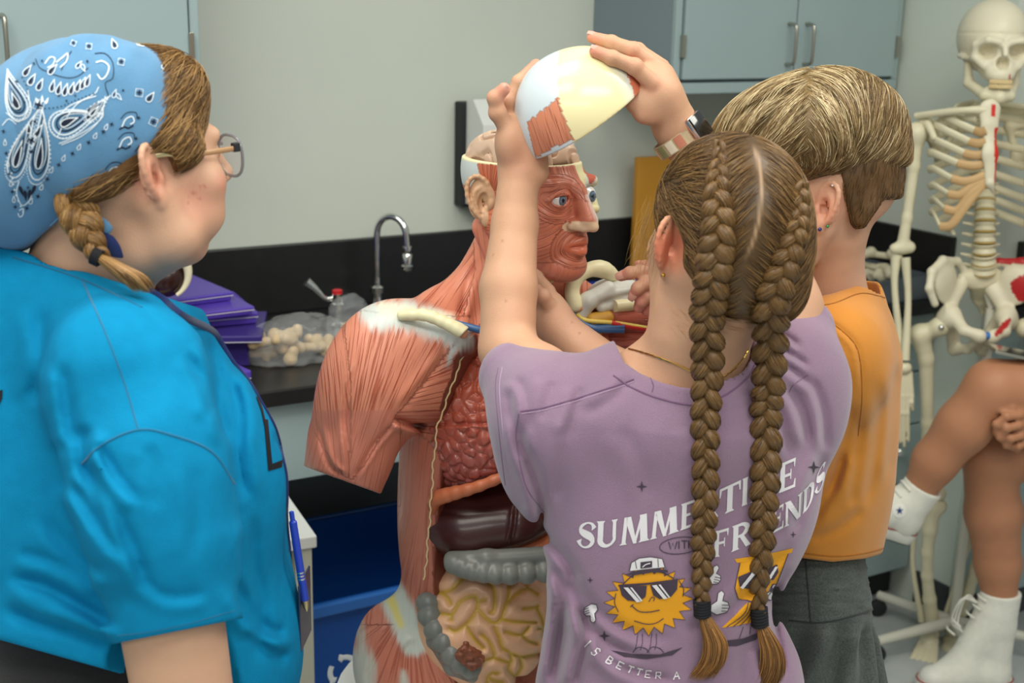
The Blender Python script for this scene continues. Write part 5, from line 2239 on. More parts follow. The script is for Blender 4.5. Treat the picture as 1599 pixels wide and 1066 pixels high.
def paint_head(v):
    x, y, z = v.T
    n = len(v)
    col = np.tile(rgb(204, 122, 96), (n, 1))
    ac, al, st = x * 460, z * 4, np.full(n, 0.55)
    # cheek muscles
    m = (x > 0.0) & (z < 0.0)
    ac[m] = ((x * 0.45 + z * 0.9) * 600)[m]
    al[m] = ((x - z) * 5)[m]
    # neck-ward chin
    m = z < -0.085
    ac[m] = (x * 300)[m]
    st[m] = 0.25
    # forehead
    m = z > 0.022
    ac[m] = (x * 600)[m]
    st[m] = 0.7 * sstep(0.02, 0.045, z[m]) + 0.15
    # rings round the eye and mouth
    r = np.hypot((x - 0.032) / 1.25, z - 0.004)
    m = (r < 0.034) & (y > 0.03) & (x > 0.004)
    ac[m], al[m], st[m] = r[m] * 950, np.arctan2(z - 0.004, x - 0.032)[m] * 0.5, 0.8
    r = np.hypot(x / 1.35, (z + 0.064))
    m = (r < 0.032) & (y > 0.04) & (z < -0.038)
    ac[m], al[m], st[m] = r[m] * 900, np.arctan2(z + 0.064, x)[m] * 0.5, 0.6
    # lips
    lip = (y > 0.076) & (np.abs(z + 0.0645) < 0.0095 * np.sqrt(np.clip(1 - (x / 0.026) ** 2, 0, 1)))
    col[lip] = rgb(206, 112, 82)
    st[lip] = 0.0
    # nose
    nz = (np.abs(x) < 0.013) & (z > -0.03) & (z < 0.0) & (y > 0.09)
    st[nz] = 0.1
    t = sstep(0.007, -0.004, x) * (z > -0.032) * (y > 0.085) * (z < 0.01) * 0.8
    col = col * (1 - t[:, None]) + rgb(220, 214, 205) * t[:, None]
    tip = (z < -0.026) & (z > -0.046) & (y > 0.0985)
    wing = (np.hypot((z + 0.035) / 0.0075, (x - 0.012) / 0.014) < 1) & (y > 0.088)
    t = tip | wing
    col[t] = rgb(222, 192, 160)
    st[t] = 0
    # bony left half
    b = (x < -0.006) & (z > -0.036)
    col[b] = rgb(228, 218, 168)
    st[b] = 0
    rd = b & (np.hypot((x + 0.036 + (z - 0.036) * 0.6) / 0.011, (z - 0.035) / 0.014) < 1) & (y > 0.03)
    col[rd] = rgb(196, 96, 72)
    wh = b & ~rd & (np.hypot((x + 0.030 + (z - 0.028) * 0.6) / 0.013, (z - 0.027) / 0.014) < 1) & (y > 0.03)
    col[wh] = rgb(214, 214, 204)
    # white scalp sheet with a fan muscle above the ear
    s_ = (x > 0.0) & (z > 0.012) & (y < 0.046)
    col[s_] = rgb(206, 212, 210)
    st[s_] = 0
    fan = s_ & (np.abs(y + 0.005) < 0.010 + (z - 0.012) * 0.48)
    col[fan] = rgb(204, 112, 80)
    ac[fan] = (np.arctan2(y + 0.005, z + 0.005) * 40)[fan]
    st[fan] = 0.9
    bn = (x > 0) & (y < 0.035) & (z < 0.010) & (z > -0.045)
    col[bn] = rgb(206, 116, 80)
    bar = (x > 0) & (y < 0.06) & (y > -0.02) & (np.abs(z - 0.004) < 0.006)
    col[bar] = rgb(190, 96, 78)
    # rim and inside of the skull
    ri = (z > 0.048) | ((x / 0.0685) ** 2 + ((y + 0.014) / 0.0895) ** 2 + ((z - 0.03) / 0.0865) ** 2 < 1)
    col[ri] = rgb(236, 226, 182)
    st[ri] = 0
    return {'Col': col, 'fib': np.column_stack([ac, al, st])}


vl, fl_ = LH.mesh((-0.10, -0.13, -0.135), (0.10, 0.14, 0.075), 0.0021)
headT = mesh_obj('head', vl @ MH * SH + OH, fl_, m_musc, torso, True, paint_head(vl))
# ear
er = SDF()
for op, p, k in ear_prims(1, 1.08):
    er.ops.append((op, p, k))
er.u(ell((0.066, -0.006, -0.004), (0.008, 0.010, 0.022)), 0.006)
ve, fe = er.mesh((0.04, -0.07, -0.06), (0.12, 0.03, 0.05), 0.0015)
mesh_obj('ear', ve @ MH * SH + OH, fe, mat('tan_ear_paint', rgb(204, 160, 124), 0.38), torso)
m_eye, nt, b = new_mat('glass_eye')
a = N_(nt, 'ShaderNodeAttribute', attribute_name='Col')
nt.links.new(a.outputs['Color'], b.inputs['Base Color'])
b.inputs['Roughness'].default_value = 0.08
b.inputs['Coat Weight'].default_value = 1.0
for sx in (1, -1):
    c = V3(sx * 0.031, 0.0805, 0.003)
    rr_ = 0.0148 if sx > 0 else 0.0165
    vs_, fs_ = [], []
    nu, nv = 64, 40
    for j in range(nv + 1):
        th = math.pi * j / nv
        for i in range(nu):
            ph = 2 * math.pi * i / nu
            vs_.append((math.sin(th) * math.cos(ph), math.cos(th), math.sin(th) * math.sin(ph)))
    for j in range(nv):
        for i in range(nu):
            fs_.append((j * nu + i, (j + 1) * nu + i, (j + 1) * nu + (i + 1) % nu, j * nu + (i + 1) % nu))
    vs_ = np.array(vs_)
    gz = unit(V3(0.10 if sx > 0 else 0.05, 1, 0.0))
    an = np.arccos(np.clip(vs_ @ gz, -1, 1))
    ce = np.tile(rgb(232, 232, 228), (len(vs_), 1))
    rd_ = vnoise(np.column_stack([np.arctan2(vs_[:, 2], vs_[:, 0]) * 9, an * 4, an * 0]), 3)
    ir = an < 0.50
    ce[ir] = (rgb(96, 118, 142)[None] * (1 + 0.35 * rd_[:, None]))[ir]
    ce[(an > 0.43) & ir] = rgb(44, 56, 72)
    ce[an < 0.19] = rgb(10, 10, 12)
    mesh_obj('eyeball', (c + vs_ * rr_) @ MH * SH + OH, fs_, m_eye, headT, True, {'Col': ce})
# brain
br_ = SDF()
for sx in (1, -1):
    br_.u(ell((sx * 0.029, -0.012, 0.048), (0.031, 0.080, 0.046)), 0.002)


def gyri(P):
    w = P * 46 + 1.1 * np.column_stack([vnoise(P * 30, 1), vnoise(P * 30, 2), vnoise(P * 30, 3)])
    a = vnoise(w, 7)
    return 0.0055 * np.exp(-(a / 0.17) ** 2)


br_.disp(gyri)
vb_, fb_ = br_.mesh((-0.08, -0.11, 0.02), (0.08, 0.09, 0.11), 0.0018)
mesh_obj('brain', vb_ @ MH * SH + OH, fb_, mat('beige_brain', rgb(206, 174, 150), 0.35, var=0.05), torso)

# organs
m_lung, nt, b = new_mat('lung_gloss')
tcn = N_(nt, 'ShaderNodeTexCoord')
att = N_(nt, 'ShaderNodeAttribute', attribute_name='Col')
nt.links.new(att.outputs['Color'], b.inputs['Base Color'])
b.inputs['Roughness'].default_value = 0.3
b.inputs['Coat Weight'].default_value = 0.3
lg = SDF().u(ell(pT(740, 660, -0.01), (0.080, 0.085, 0.132), frame(fT, roll=-0.06)), 0)
lg.u(ell(pT(775, 690, -0.02), (0.085, 0.08, 0.10), frame(fT)), 0.03)
lg.cut(pxcut((650, 776), (790, 731), (720, 650), YT - 0.09), 0.006)
vor_pts = None


def vorono(P, sc, seed):
    """distance difference of the two nearest jittered cells"""
    Q = P * sc
    i0 = np.floor(Q).astype(int)
    d1 = np.full(len(P), 1e9)
    d2 = np.full(len(P), 1e9)
    for dx in (-1, 0, 1):
        for dy in (-1, 0, 1):
            for dz in (-1, 0, 1):
                c = i0 + np.array([dx, dy, dz])
                h = []
                for s_ in range(3):
                    x = (c[:, 0] * 73856093) ^ (c[:, 1] * 19349663) ^ (c[:, 2] * 83492791) ^ ((seed + s_) * 2654435761)
                    x = (x ^ (x >> 13)) * 1274126177 & 0x7fffffff
                    h.append(((x >> 5) % 65536) / 65535.0)
                d = np.linalg.norm(c + np.stack(h, 1) - Q, axis=1)
                d2 = np.minimum(d2, np.maximum(d1, d))
                d1 = np.minimum(d1, d)
    return d2 - d1


lg.disp(lambda P: -0.0055 * np.clip(vorono(P + 0.004 * np.column_stack([vnoise(P * 40, 1), 0 * P[:, 0], vnoise(P * 40, 2)]), 50, 4) / 0.42, 0, 1) ** 0.65)
lg.disp(folds([([(655, 664), (720, 662), (790, 660)], 0.004, 3)]))
v, f = lg.mesh(pT(740, 660) - 0.2, pT(740, 660) + 0.2, 0.0022, 1)
px, py = topix(v)
gl = sstep(600, 760, py)[:, None]
mesh_obj('lung', v, f, m_lung, torso, True, {'Col': rgb(196, 92, 66) * (1 - gl) + rgb(168, 88, 78) * gl})
m_dia = mat('orange_muscle', rgb(206, 116, 78), 0.35, var=0.06, vscale=30)
di = SDF().u(path([pT(676, 797, -0.075), pT(679, 780, -0.085), pT(700, 772, -0.10), pT(745, 760, -0.112), pT(800, 738, -0.115), pT(850, 720, -0.11)], [0.006, 0.011, 0.011, 0.0085, 0.008, 0.008], 0.004, n=14), 0)
di.build('diaphragm', pT(760, 760) - 0.22, pT(760, 760) + 0.22, 0.0025, m_dia, torso)
m_liv = mat('maroon_liver', rgb(74, 36, 34), 0.32, var=0.10, vscale=14, coat=0.2)
lv = SDF().u(ell(pT(736, 814, -0.015), (0.088, 0.085, 0.060), frame(fT, roll=0.06)), 0)
lv.u(ell(pT(800, 795, -0.02), (0.078, 0.085, 0.050), frame(fT, roll=-0.25)), 0.03)
lv.disp(folds([([(806, 775), (803, 820), (795, 855)], 0.003, 3)]))
lv.build('liver', pT(760, 810) - 0.2, pT(760, 810) + 0.2, 0.0028, m_liv, torso)
m_sto = mat('orange_stomach', rgb(212, 118, 76), 0.35, var=0.05, vscale=20)
SDF().u(ell(pT(836, 842, -0.035), (0.045, 0.05, 0.028), frame(fT, roll=-0.15)), 0).build('stomach', pT(836, 842) - 0.15, pT(836, 842) + 0.15, 0.003, m_sto, torso)
m_colon = mat('grey_colon', rgb(126, 128, 123), 0.33, var=0.06, vscale=24)


def haustra(pts, r, n, k=0.82):
    P = spline(pts, n * 6)
    s = SDF()
    cs = P[3::6]
    T = np.gradient(P, axis=0)[3::6]
    for c, t in zip(cs, T):
        t = unit(t)
        L_ = np.linalg.norm(P[-1] - P[0]) / n * 0.9
        s.u(ell(c, (r, max(L_, r * 0.6), r), frame(t)), 0.003)
    return s


tcn_ = haustra([pT(704, 878, -0.108), pT(740, 890, -0.118), pT(790, 896, -0.122), pT(860, 892, -0.115)], 0.0172, 8)
tcn_.u(path([pT(705, 872, -0.10), pT(760, 872, -0.11), pT(860, 866, -0.105)], [0.012, 0.014, 0.014], 0.01), 0.006)
tcn_.build('transverse_colon', pT(780, 885) - 0.16, pT(780, 885) + 0.16, 0.0022, m_colon, torso)
asc = haustra([pT(668, 930, -0.06), pT(672, 965, -0.080), pT(692, 1000, -0.098), pT(714, 1030, -0.110), pT(740, 1044, -0.116)], 0.0200, 7)
asc.u(path([pT(664, 940, -0.06), pT(678, 1000, -0.085), pT(706, 1042, -0.105), pT(737, 1056, -0.11)], [0.008, 0.012, 0.012, 0.010], 0.006), 0.006)
aco = asc.build('ascending_colon', pT(700, 990) - 0.15, pT(700, 990) + 0.15, 0.0022, m_colon, torso)
op = [pT(x, y, -0.1405) for x, y in ((719, 1014), (748, 1036))]
oa = unit(op[1] - op[0])
SDF().u(rbox((op[0] + op[1]) / 2, (0.021, 0.010, 0.0145), 0.005, frame(np.cross(V3(0, 0, 1), oa) * -1, up=(0.55, 0, 1)) if False else np.stack([oa, unit(np.cross(oa, unit(np.cross(oa, V3(0, 1, 0))))), unit(np.cross(oa, V3(0, 1, 0)))])), 0).disp(
    lambda P: 0.0022 * vnoise(P * 190, 5)).build('colon_opening', op[0] - 0.07, op[0] + 0.08, 0.0016, mat('brown_colon_lining', rgb(128, 72, 50), 0.4, var=0.25, vscale=120), aco)
gut = SDF().u(ell(pT(756, 965, -0.01), (0.110, 0.097, 0.115), frame(fT)), 0)
GL = [[(560, 345), (600, 340), (640, 310), (665, 285)], [(480, 345), (540, 420), (580, 440), (650, 455), (720, 430), (790, 360)], [(505, 540), (530, 490), (570, 455), (640, 455), (680, 480), (710, 530)],
      [(605, 540), (620, 590), (680, 600), (715, 605), (740, 570), (770, 520), (820, 490), (870, 480), (895, 510), (940, 505)], [(715, 605), (712, 640)], [(895, 510), (890, 560), (850, 630), (800, 680), (740, 715), (700, 700)],
      [(895, 570), (940, 620), (1000, 660), (1050, 635), (1075, 560), (1100, 480), (1110, 390)], [(970, 395), (1000, 430), (1010, 500), (1000, 580), (980, 590)], [(1050, 635), (1120, 650), (1200, 655), (1290, 660)],
      [(1200, 565), (1240, 562), (1300, 550)], [(1105, 515), (1160, 460), (1230, 430), (1300, 470)], [(1230, 430), (1215, 380)], [(815, 680), (850, 740), (890, 790), (930, 830)], [(920, 740), (970, 790), (1000, 850), (1000, 895), (940, 915), (870, 940)],
      [(1010, 690), (1040, 760), (1060, 830), (1110, 860), (1120, 920), (1080, 920), (1000, 895)], [(1085, 720), (1130, 735), (1190, 740), (1240, 690)], [(1190, 740), (1230, 780), (1290, 800)], [(1110, 860), (1150, 880), (1210, 890), (1300, 870)],
      [(1120, 920), (1100, 970), (1130, 1010), (1180, 1040)], [(1180, 900), (1190, 960), (1150, 1020)], [(960, 1080), (960, 1030), (990, 1000), (1030, 1000)], [(960, 1030), (1000, 1050), (1060, 1060)], [(1290, 560), (1330, 640), (1340, 740)], [(1300, 700), (1380, 700)]]
GLP = [[(540 + x / 4.334, 820 + y / 4.334) for x, y in spline(l, 2 * len(l) + 1)] for l in GL]


def gutdist(px, py):
    d = np.full(len(px), 1e9)
    for l in GLP:
        a = np.array(l)
        lo, hi = a.min(0) - 26, a.max(0) + 26
        m = np.nonzero((px > lo[0]) & (px < hi[0]) & (py > lo[1]) & (py < hi[1]))[0]
        if len(m):
            d[m] = np.minimum(d[m], pldist(px[m], py[m], l)[0])
    return np.minimum(d, 26)


gut.disp(lambda P: -0.0105 * (1 - np.exp(-(gutdist(*topix(P)) / 7.5) ** 1.3)))
vg, fg = gut.mesh(pT(755, 965) - 0.2, pT(755, 965) + 0.2, 0.0024)
dg = gutdist(*topix(vg))
yw = np.exp(-(dg / 2.6) ** 2)[:, None]
y2 = np.exp(-(dg / 6.0) ** 2)[:, None] * 0.32
gcol = rgb(236, 184, 148) * (1 + 0.05 * vnoise(vg * 60, 3)[:, None])
gcol = gcol * (1 - y2) + rgb(212, 176, 92) * y2
gcol = gcol * (1 - yw) + rgb(200, 164, 48) * yw
m_gut = mat('peach_intestine', rgb(218, 164, 124), 0.36, coat=0.15, attr='Col')
mesh_obj('small_intestine', vg, fg, m_gut, torso, True, {'Col': gcol})
# vessels under the gut
m_art = mat('red_artery', rgb(196, 44, 40), 0.35)
m_vein = mat('blue_vein', rgb(62, 98, 146), 0.35)
m_nerve = mat('yellow_nerve', rgb(226, 196, 92), 0.4)
for m_, a0, a1, r, nm in ((m_art, (718, 1050), (712, 1120), 0.0065, 'artery'), (m_vein, (733, 1054), (738, 1120), 0.007, 'vein'), (m_art, (742, 1056), (752, 1120), 0.004, 'artery')):
    mb = MB()
    mb.tube([pT(*a0, -0.085), pT(*a1, -0.075)], r, 10)
    mb.build(nm, m_, torso, True)
mb = MB()
mb.tube(spline([pT(700, 500, -0.10), pT(725, 508, -0.115), pT(760, 517, -0.12), pT(800, 520, -0.10)], 16), np.linspace(0.004, 0.0075, 16), 10)
mb.build('vein', m_vein, torso, True)
# throat
m_thy = mat('cream_cartilage', rgb(222, 206, 150), 0.4)
SDF().u(path([pT(836, 437, 0.0), pT(855, 438, -0.01), pT(862, 436, 0.01)], [0.006, 0.007, 0.005], 0.003), 0).u(ell(pT(848, 462, 0.0), (0.012, 0.014, 0.022)), 0.004).build('larynx', pT(848, 450) - 0.06, pT(848, 450) + 0.06, 0.002, m_thy, torso)
# the dissected far shoulder
yS = YT + 0.03
pS = lambda px, py, dy=0.0: q(px, py, yS + dy)
fc = SDF().u(path([pS(898, 476, -0.01), pS(893, 455, -0.005), pS(900, 434, 0), pS(920, 421, 0.01), pS(940, 420, 0.02), pS(958, 430, 0.04)], [0.0115, 0.0105, 0.0105, 0.0105, 0.013, 0.010], 0.005, n=14), 0)
fco = fc.build('left_clavicle' if False else 'collar_bone', pS(920, 445) - 0.09, pS(920, 445) + 0.09, 0.002, m_bone, torso)
SDF().u(ell(pS(900, 481, -0.0135), (0.0105, 0.004, 0.0065)), 0).build('bone_marrow', pS(900, 481) - 0.03, pS(900, 481) + 0.03, 0.0015, bpy.data.materials['pink_marrow'], fco)
m_tend = mat('white_tendon', rgb(210, 208, 198), 0.4, var=0.06, vscale=30)
td_ = SDF().u(ell(pS(965, 462, 0.05), (0.052, 0.045, 0.030), frame((0.2, -1, 0))), 0)
td_.u(path([pS(905, 492, 0.0), pS(918, 470, 0.0), pS(950, 450, 0.01)], [0.013, 0.014, 0.012], 0.006), 0.01)
td_.u(path([pS(940, 480, 0.005), pS(985, 470, 0.02)], [0.009, 0.007], 0.006), 0.006)
td_.u(path([pS(935, 462, 0.0), pS(985, 452, 0.015)], [0.007, 0.006], 0.006), 0.004)
td_.build('shoulder_tendon', pS(955, 465) - 0.12, pS(955, 465) + 0.12, 0.0025, m_tend, torso)
mu = SDF().u(path([pS(965, 492, 0.02), pS(1040, 490, 0.06)], [0.021, 0.032], 0.01), 0).u(path([pS(960, 530, 0.03), pS(1060, 540, 0.06)], [0.016, 0.03], 0.01), 0.01)
v, f = mu.mesh(pS(1000, 505) - 0.15, pS(1000, 505) + 0.15, 0.003)
px, py = topix(v)
mesh_obj('shoulder_muscle', v, f, m_musc, torso, True, {'Col': np.tile(rgb(196, 108, 90), (len(v), 1)), 'fib': np.column_stack([py / 3.5, px * 0.012, 0.8 + 0 * px])})
mb = MB()
mb.tube([pS(960, 478, 0.0), pS(1016, 471, 0.03)], [0.010, 0.012], 12)
mb.build('upper_arm_bone', m_bone, torso, True)
for m_, pts, r, nm in ((m_nerve, [(900, 490), (915, 500), (960, 504), (1010, 512)], 0.0035, 'nerve'), (m_art, [(955, 504), (985, 510), (1010, 514)], 0.0045, 'artery'),
                       (m_vein, [(868, 478), (895, 496), (925, 512), (975, 514)], 0.0065, 'vein'), (m_vein, [(895, 512), (930, 512), (975, 510)], 0.006, 'vein')):
    mb = MB()
    mb.tube(spline([pS(x, y, -0.012) for x, y in pts], 20), r, 10)
    mb.build(nm, m_, torso, True)
SDF().u(path([pS(925, 500, 0.0), pS(950, 495, 0.0)], [0.013, 0.010], 0.01), 0).u(ell(pS(915, 522, 0.0), (0.025, 0.015, 0.012)), 0.01).build('fat_pad', pS(930, 505) - 0.07, pS(930, 505) + 0.07, 0.0025, mat('yellow_fat', rgb(200, 150, 60), 0.5, var=0.12, vscale=60), torso)
# the stool it stands on (below the picture)
st_c = np.array([*pT(745, 900, 0.03)[:2], 0])
sto = empty('low_stand', st_c)
tag(sto, 'low white stand carrying the anatomical torso model', 'stand')
mb = MB()
mb.lathe(st_c, [(0.24, 0.492), (0.24, 0.53)], 40)
mb.build('stand_top', m_white, sto)
for k in range(4):
    a = k * math.pi / 2 + 0.6
    mb = MB()
    mb.tube([st_c + V3(0.17 * math.cos(a), 0.17 * math.sin(a), 0.0005), st_c + V3(0.15 * math.cos(a), 0.15 * math.sin(a), 0.491)], 0.014, 12)
    mb.build('leg', m_steel, sto, True)

# ------------------------------------------------------------------ the lifted skull cap
YC = 1.80
c0, c1 = q(838, 238, YC - 0.06), q(1000, 133, YC - 0.02)
cc_ = q(917, 185, YC)
ux = unit(q(998, 133, YC) - q(837, 240, YC))
uz0 = q(868, 100, YC) - q(917, 185, YC)
uz = unit(uz0 - ux * (uz0 @ ux))
uz = unit(uz + V3(0, -1, 0) * 0.12)
uz = unit(uz - ux * (uz @ ux))
uy = np.cross(uz, ux)
CM = np.stack([ux, uy, uz])
cap = SDF().u(ell((0, 0, 0.0), (0.094, 0.078, 0.101)), 0)
cap.u(ell((-0.020, 0, 0.010), (0.070, 0.074, 0.086)), 0.02)
cap.cut(half((0, 0, 0), (0, 0, -1)), 0.0015)
cap.sub(ell((0, 0, -0.004), (0.087, 0.071, 0.094)), 0.001)
v, f = cap.mesh((-0.12, -0.1, -0.02), (0.12, 0.1, 0.13), 0.0026)
W3 = v @ CM + cc_
px, py = topix(W3)
col = np.tile(rgb(238, 226, 176), (len(v), 1))
st = np.zeros(len(v))
ac, al = px / 3.0, py * 0.01
near = v[:, 1] < 0.02 if (uy @ V3(0, 1, 0)) > 0 else v[:, 1] > -0.02
div = np.interp(py, [60, 110, 165, 212, 245], [876, 868, 874, 893, 905])
jg = vnoise(np.column_stack([px / 2.5, py / 30, 0 * px]), 3) * 3
wh = px < div
col[wh] = rgb(206, 216, 222)
m = wh & inpoly(px + 0 * jg, py + jg * 0.8, [(823, 192), (872, 152), (884, 180), (900, 214), (836, 246), (828, 215)])
col[m] = rgb(214, 136, 104)
st[m] = 0.6
# fibres of the patch run up the dome
ac[m] = ((px - (py - 200) * 0.34) / 2.6)[m]
e1 = sstep(955, 985, px + jg - (py - 130) * 0.5)
col = col * (1 - 0.8 * e1[:, None]) + rgb(214, 218, 216) * 0.8 * e1[:, None]
m = px - (py - 135) * 0.3 + jg > 986
col[m] = rgb(206, 118, 88)
ins = (v[:, 0] / 0.0885) ** 2 + (v[:, 1] / 0.0725) ** 2 + ((v[:, 2] + 0.004) / 0.0955) ** 2 < 1
col[ins] = rgb(228, 216, 170)
st[ins] = 0
m_cap = fibre_mat('painted_skull_cap', 1.0, 0.0012, 0.5, 0.2)
capo = mesh_obj('skull_cap', W3, f, m_cap, None, True, {'Col': col, 'fib': np.column_stack([ac, al, st])})
tag(capo, 'cream and white skull cap with a red muscle patch, held up by two hands', 'skull cap')
# ------------------------------------------------------------------ girl with two braids in the purple t-shirt
YP = 1.50
pP = lambda px, py, dy=0.0: q(px, py, YP + dy)
fP = unit(V3(-0.38, 0.925, 0))
MP = frame(fP, pitch=0.02)
OP = q(1130, 374, YP)
hp = lambda p: OP + np.asarray(p, float) @ MP
bP = SDF()
add_all(bP, head_prims(MP, OP, 1.0, ears=(1, 1), ear_big=1.12, ear_flare=1.0))
bP.u(path([hp((0, -0.025, -0.05)), pP(1092, 520, 0.005), pP(1085, 600, 0.02)], [0.056, 0.057, 0.066], 0.02), 0.03)
fPb = unit(V3(-0.2, 0.98, 0))
MPb = frame(fPb)
bP.u(ell(pP(1050, 730, 0.05), (0.135, 0.075, 0.17), MPb), 0.05)
bP.u(ell(pP(1035, 930, 0.05), (0.125, 0.08, 0.18), MPb), 0.06)
bP.u(ell(pP(1030, 1120, 0.05), (0.145, 0.095, 0.14), MPb), 0.06)
sL, sR = pP(895, 650, 0.03), pP(1225, 600, 0.08)
bP.u(cone(pP(1050, 620, 0.03), sL, 0.055, 0.05), 0.04)
bP.u(cone(pP(1080, 610, 0.04), sR, 0.055, 0.05), 0.04)
eL, wL = q(793, 545, 1.68), q(811, 262, 1.79)
bP.u(path([sL, (sL + eL) / 2, eL], [0.052, 0.045, 0.038], 0.02), 0.025)
bP.u(path([eL, q(794, 450, 1.72), q(804, 350, 1.765), wL], [0.038, 0.0385, 0.0315, 0.0275], 0.01), 0.012)
eR, wR = q(1206, 372, 1.72), q(1066, 218, 1.80)
bP.u(path([sR, (sR + eR) / 2 + V3(0.01, 0, 0), eR], [0.052, 0.045, 0.040], 0.02), 0.03)
bP.u(path([eR, q(1140, 300, 1.77), wR], [0.040, 0.038, 0.0295], 0.02), 0.015)
# left hand cupped round the edge of the cap
FT = []


def fing(pts, r0=0.0095, r1=0.0072):
    P = [q(*p) for p in pts]
    finger(bP, P, r0, r1)
    FT.append(P)


bP.u(path([wL, q(812, 240, 1.795)], [0.029, 0.031], 0.01), 0.01)
bP.u(ell(q(812, 212, 1.80), (0.030, 0.036, 0.036), frame((0.5, 1, 0))), 0.02)
bP.u(ell(q(795, 220, 1.775), (0.017, 0.020, 0.030)), 0.015)
bP.u(cone(q(832, 245, 1.79), q(838, 268, 1.79), 0.018, 0.016), 0.02)
fing([(795, 205, 1.775), (777, 176, 1.768), (773, 153, 1.765), (787, 139, 1.763)], 0.0125, 0.0088)
fing([(796, 190, 1.80), (795, 158, 1.796), (810, 128, 1.80), (837, 101, 1.808)], 0.0112, 0.0080)
fing([(818, 188, 1.82), (830, 150, 1.845), (845, 120, 1.865), (862, 100, 1.88)], 0.0105, 0.0076)
fing([(822, 198, 1.835), (838, 165, 1.870), (856, 140, 1.89), (872, 122, 1.90)], 0.0100, 0.0072)
fing([(824, 212, 1.845), (842, 190, 1.885), (858, 172, 1.90), (872, 160, 1.905)], 0.0090, 0.0066)
# right hand laid over the top
bP.u(path([wR, q(1054, 196, 1.795), q(1034, 150, 1.785)], [0.029, 0.030, 0.030], 0.01), 0.01)
KD = unit(q(1010, 108, 1.78) - q(1050, 185, 1.79))
bP.u(ell(q(1026, 142, 1.788), (0.020, 0.034, 0.042), np.stack([unit(np.cross(KD, V3(0, 1, 0))), unit(np.cross(KD, np.cross(KD, V3(0, 1, 0)))), KD])), 0.02)
bP.u(ell(q(1030, 118, 1.80), (0.020, 0.026, 0.020)), 0.015)
bP.u(ell(q(1005, 168, 1.765), (0.017, 0.014, 0.024), np.stack([unit(np.cross(KD, V3(0, 1, 0))), V3(0, 1, 0), KD])), 0.02)
bvCap = bvh_of([capo])


def on_cap(x, y, off):
    l, n_ = cast(bvCap, x, y)
    return l + n_ * off


P_ = [q(1018, 130, 1.760), on_cap(982, 112, 0.0115), on_cap(952, 98, 0.009), on_cap(928, 87, 0.0072)]
P_[1][1] = min(P_[1][1], 1.755)
finger(bP, P_, 0.0118, 0.0082)
FT.append(P_)
fing([(1026, 104, 1.792), (990, 78, 1.795), (955, 66, 1.805), (925, 58, 1.815)], 0.0112, 0.0078)
fing([(1034, 104, 1.815), (996, 78, 1.825), (962, 70, 1.845), (938, 70, 1.86)], 0.0105, 0.0074)
fing([(1040, 114, 1.83), (1008, 92, 1.845), (984, 86, 1.86), (966, 90, 1.87)], 0.0092, 0.0066)
fing([(1004, 178, 1.765), (990, 160, 1.768), (981, 146, 1.785), (968, 138, 1.80)], 0.0125, 0.0088)
for sx in (-1, 1):
    h0 = pP(1030, 1150, 0.05) + MPb[0] * 0.075 * sx
    a_ = np.array([h0[0], h0[1], 0.09])
    bP.u(path([h0, np.array([h0[0], h0[1] + 0.02, 0.45]), a_], [0.080, 0.055, 0.040], 0.02), 0.03)
    bP.u(path([a_ - Z * 0.045, a_ - Z * 0.055 + fPb * 0.13], [0.036, 0.028], 0.01), 0.02)
skP = rgb(202, 156, 126)
earP = hp((-0.088, -0.022, -0.002))
spots = [(earP, 0.048, 0.85, rgb(226, 116, 86))]
for P in FT:
    spots.append((P[-1], 0.030, 0.55, rgb(224, 132, 118)))
    spots.append((P[0], 0.025, 0.35, rgb(222, 146, 124)))
    spots.append((P[1], 0.020, 0.30, rgb(222, 140, 120)))
spots.append((q(812, 245, 1.77), 0.05, 0.28, rgb(216, 140, 118)))
for x, y in ((770, 398), (784, 376), (790, 470)):
    p = surf_pt(bP, x, y)
    if p is not None:
        spots.append((p, 0.0028, 0.6, rgb(140, 80, 50)))
vp, fp_ = bP.mesh(np.array([-0.08, 1.30, 0.0]), np.array([0.48, 1.96, 1.68]), 0.0030)
personP = mesh_obj('person', vp, fp_, m_skin, None, True, skin_paint(skP, None, spots, 4)(vp))
tag(personP, 'person with two long brown braids in a purple printed t-shirt, both arms raised', 'person')
for P, up in ((FT[0], V3(0.3, -1, 0.6)), (FT[5], V3(-0.1, -0.6, 1)), (FT[6], V3(-0.1, -0.4, 1))):
    a = unit(P[-1] - P[-2])
    u = unit(up - a * (a @ up))
    nail(P[-1] + a * 0.001 + u * 0.0072, a, u, personP)

# ---- t-shirt
m_purp = fabric('washed_purple_jersey', rgb(144, 117, 140), 0.07, 0.35, vscale=18, bump=0.0006, heather=0.03)
sP = SDF()
sP.u(ell(pP(1052, 735, 0.045), (0.166, 0.105, 0.19), MPb), 0)
sP.u(ell(pP(1040, 900, 0.045), (0.152, 0.105, 0.18), MPb), 0.07)
sP.u(ell(pP(1032, 1100, 0.05), (0.176, 0.122, 0.17), MPb), 0.08)
sP.u(ell(pP(1178, 745, 0.06), (0.078, 0.085, 0.12), MPb), 0.06)
sP.u(ell(pP(1150, 1085, 0.05), (0.085, 0.10, 0.10), MPb), 0.05)
sP.u(path([pP(1085, 600, 0.03), pP(1080, 640, 0.03)], [0.080, 0.10], 0.02), 0.05)
sP.u(path([pP(1065, 640, 0.02), pP(960, 640, 0.015), pP(890, 650, 0.02)], [0.07, 0.062, 0.066], 0.02), 0.05)
sP.u(path([pP(1085, 625, 0.03), pP(1170, 605, 0.05), pP(1228, 605, 0.08)], [0.07, 0.062, 0.066], 0.02), 0.05)
sP.u(ell(pP(856, 660, 0.045), (0.072, 0.075, 0.081), MPb), 0.04)
sP.u(ell(pP(832, 735, 0.045), (0.036, 0.05, 0.056), MPb), 0.04)
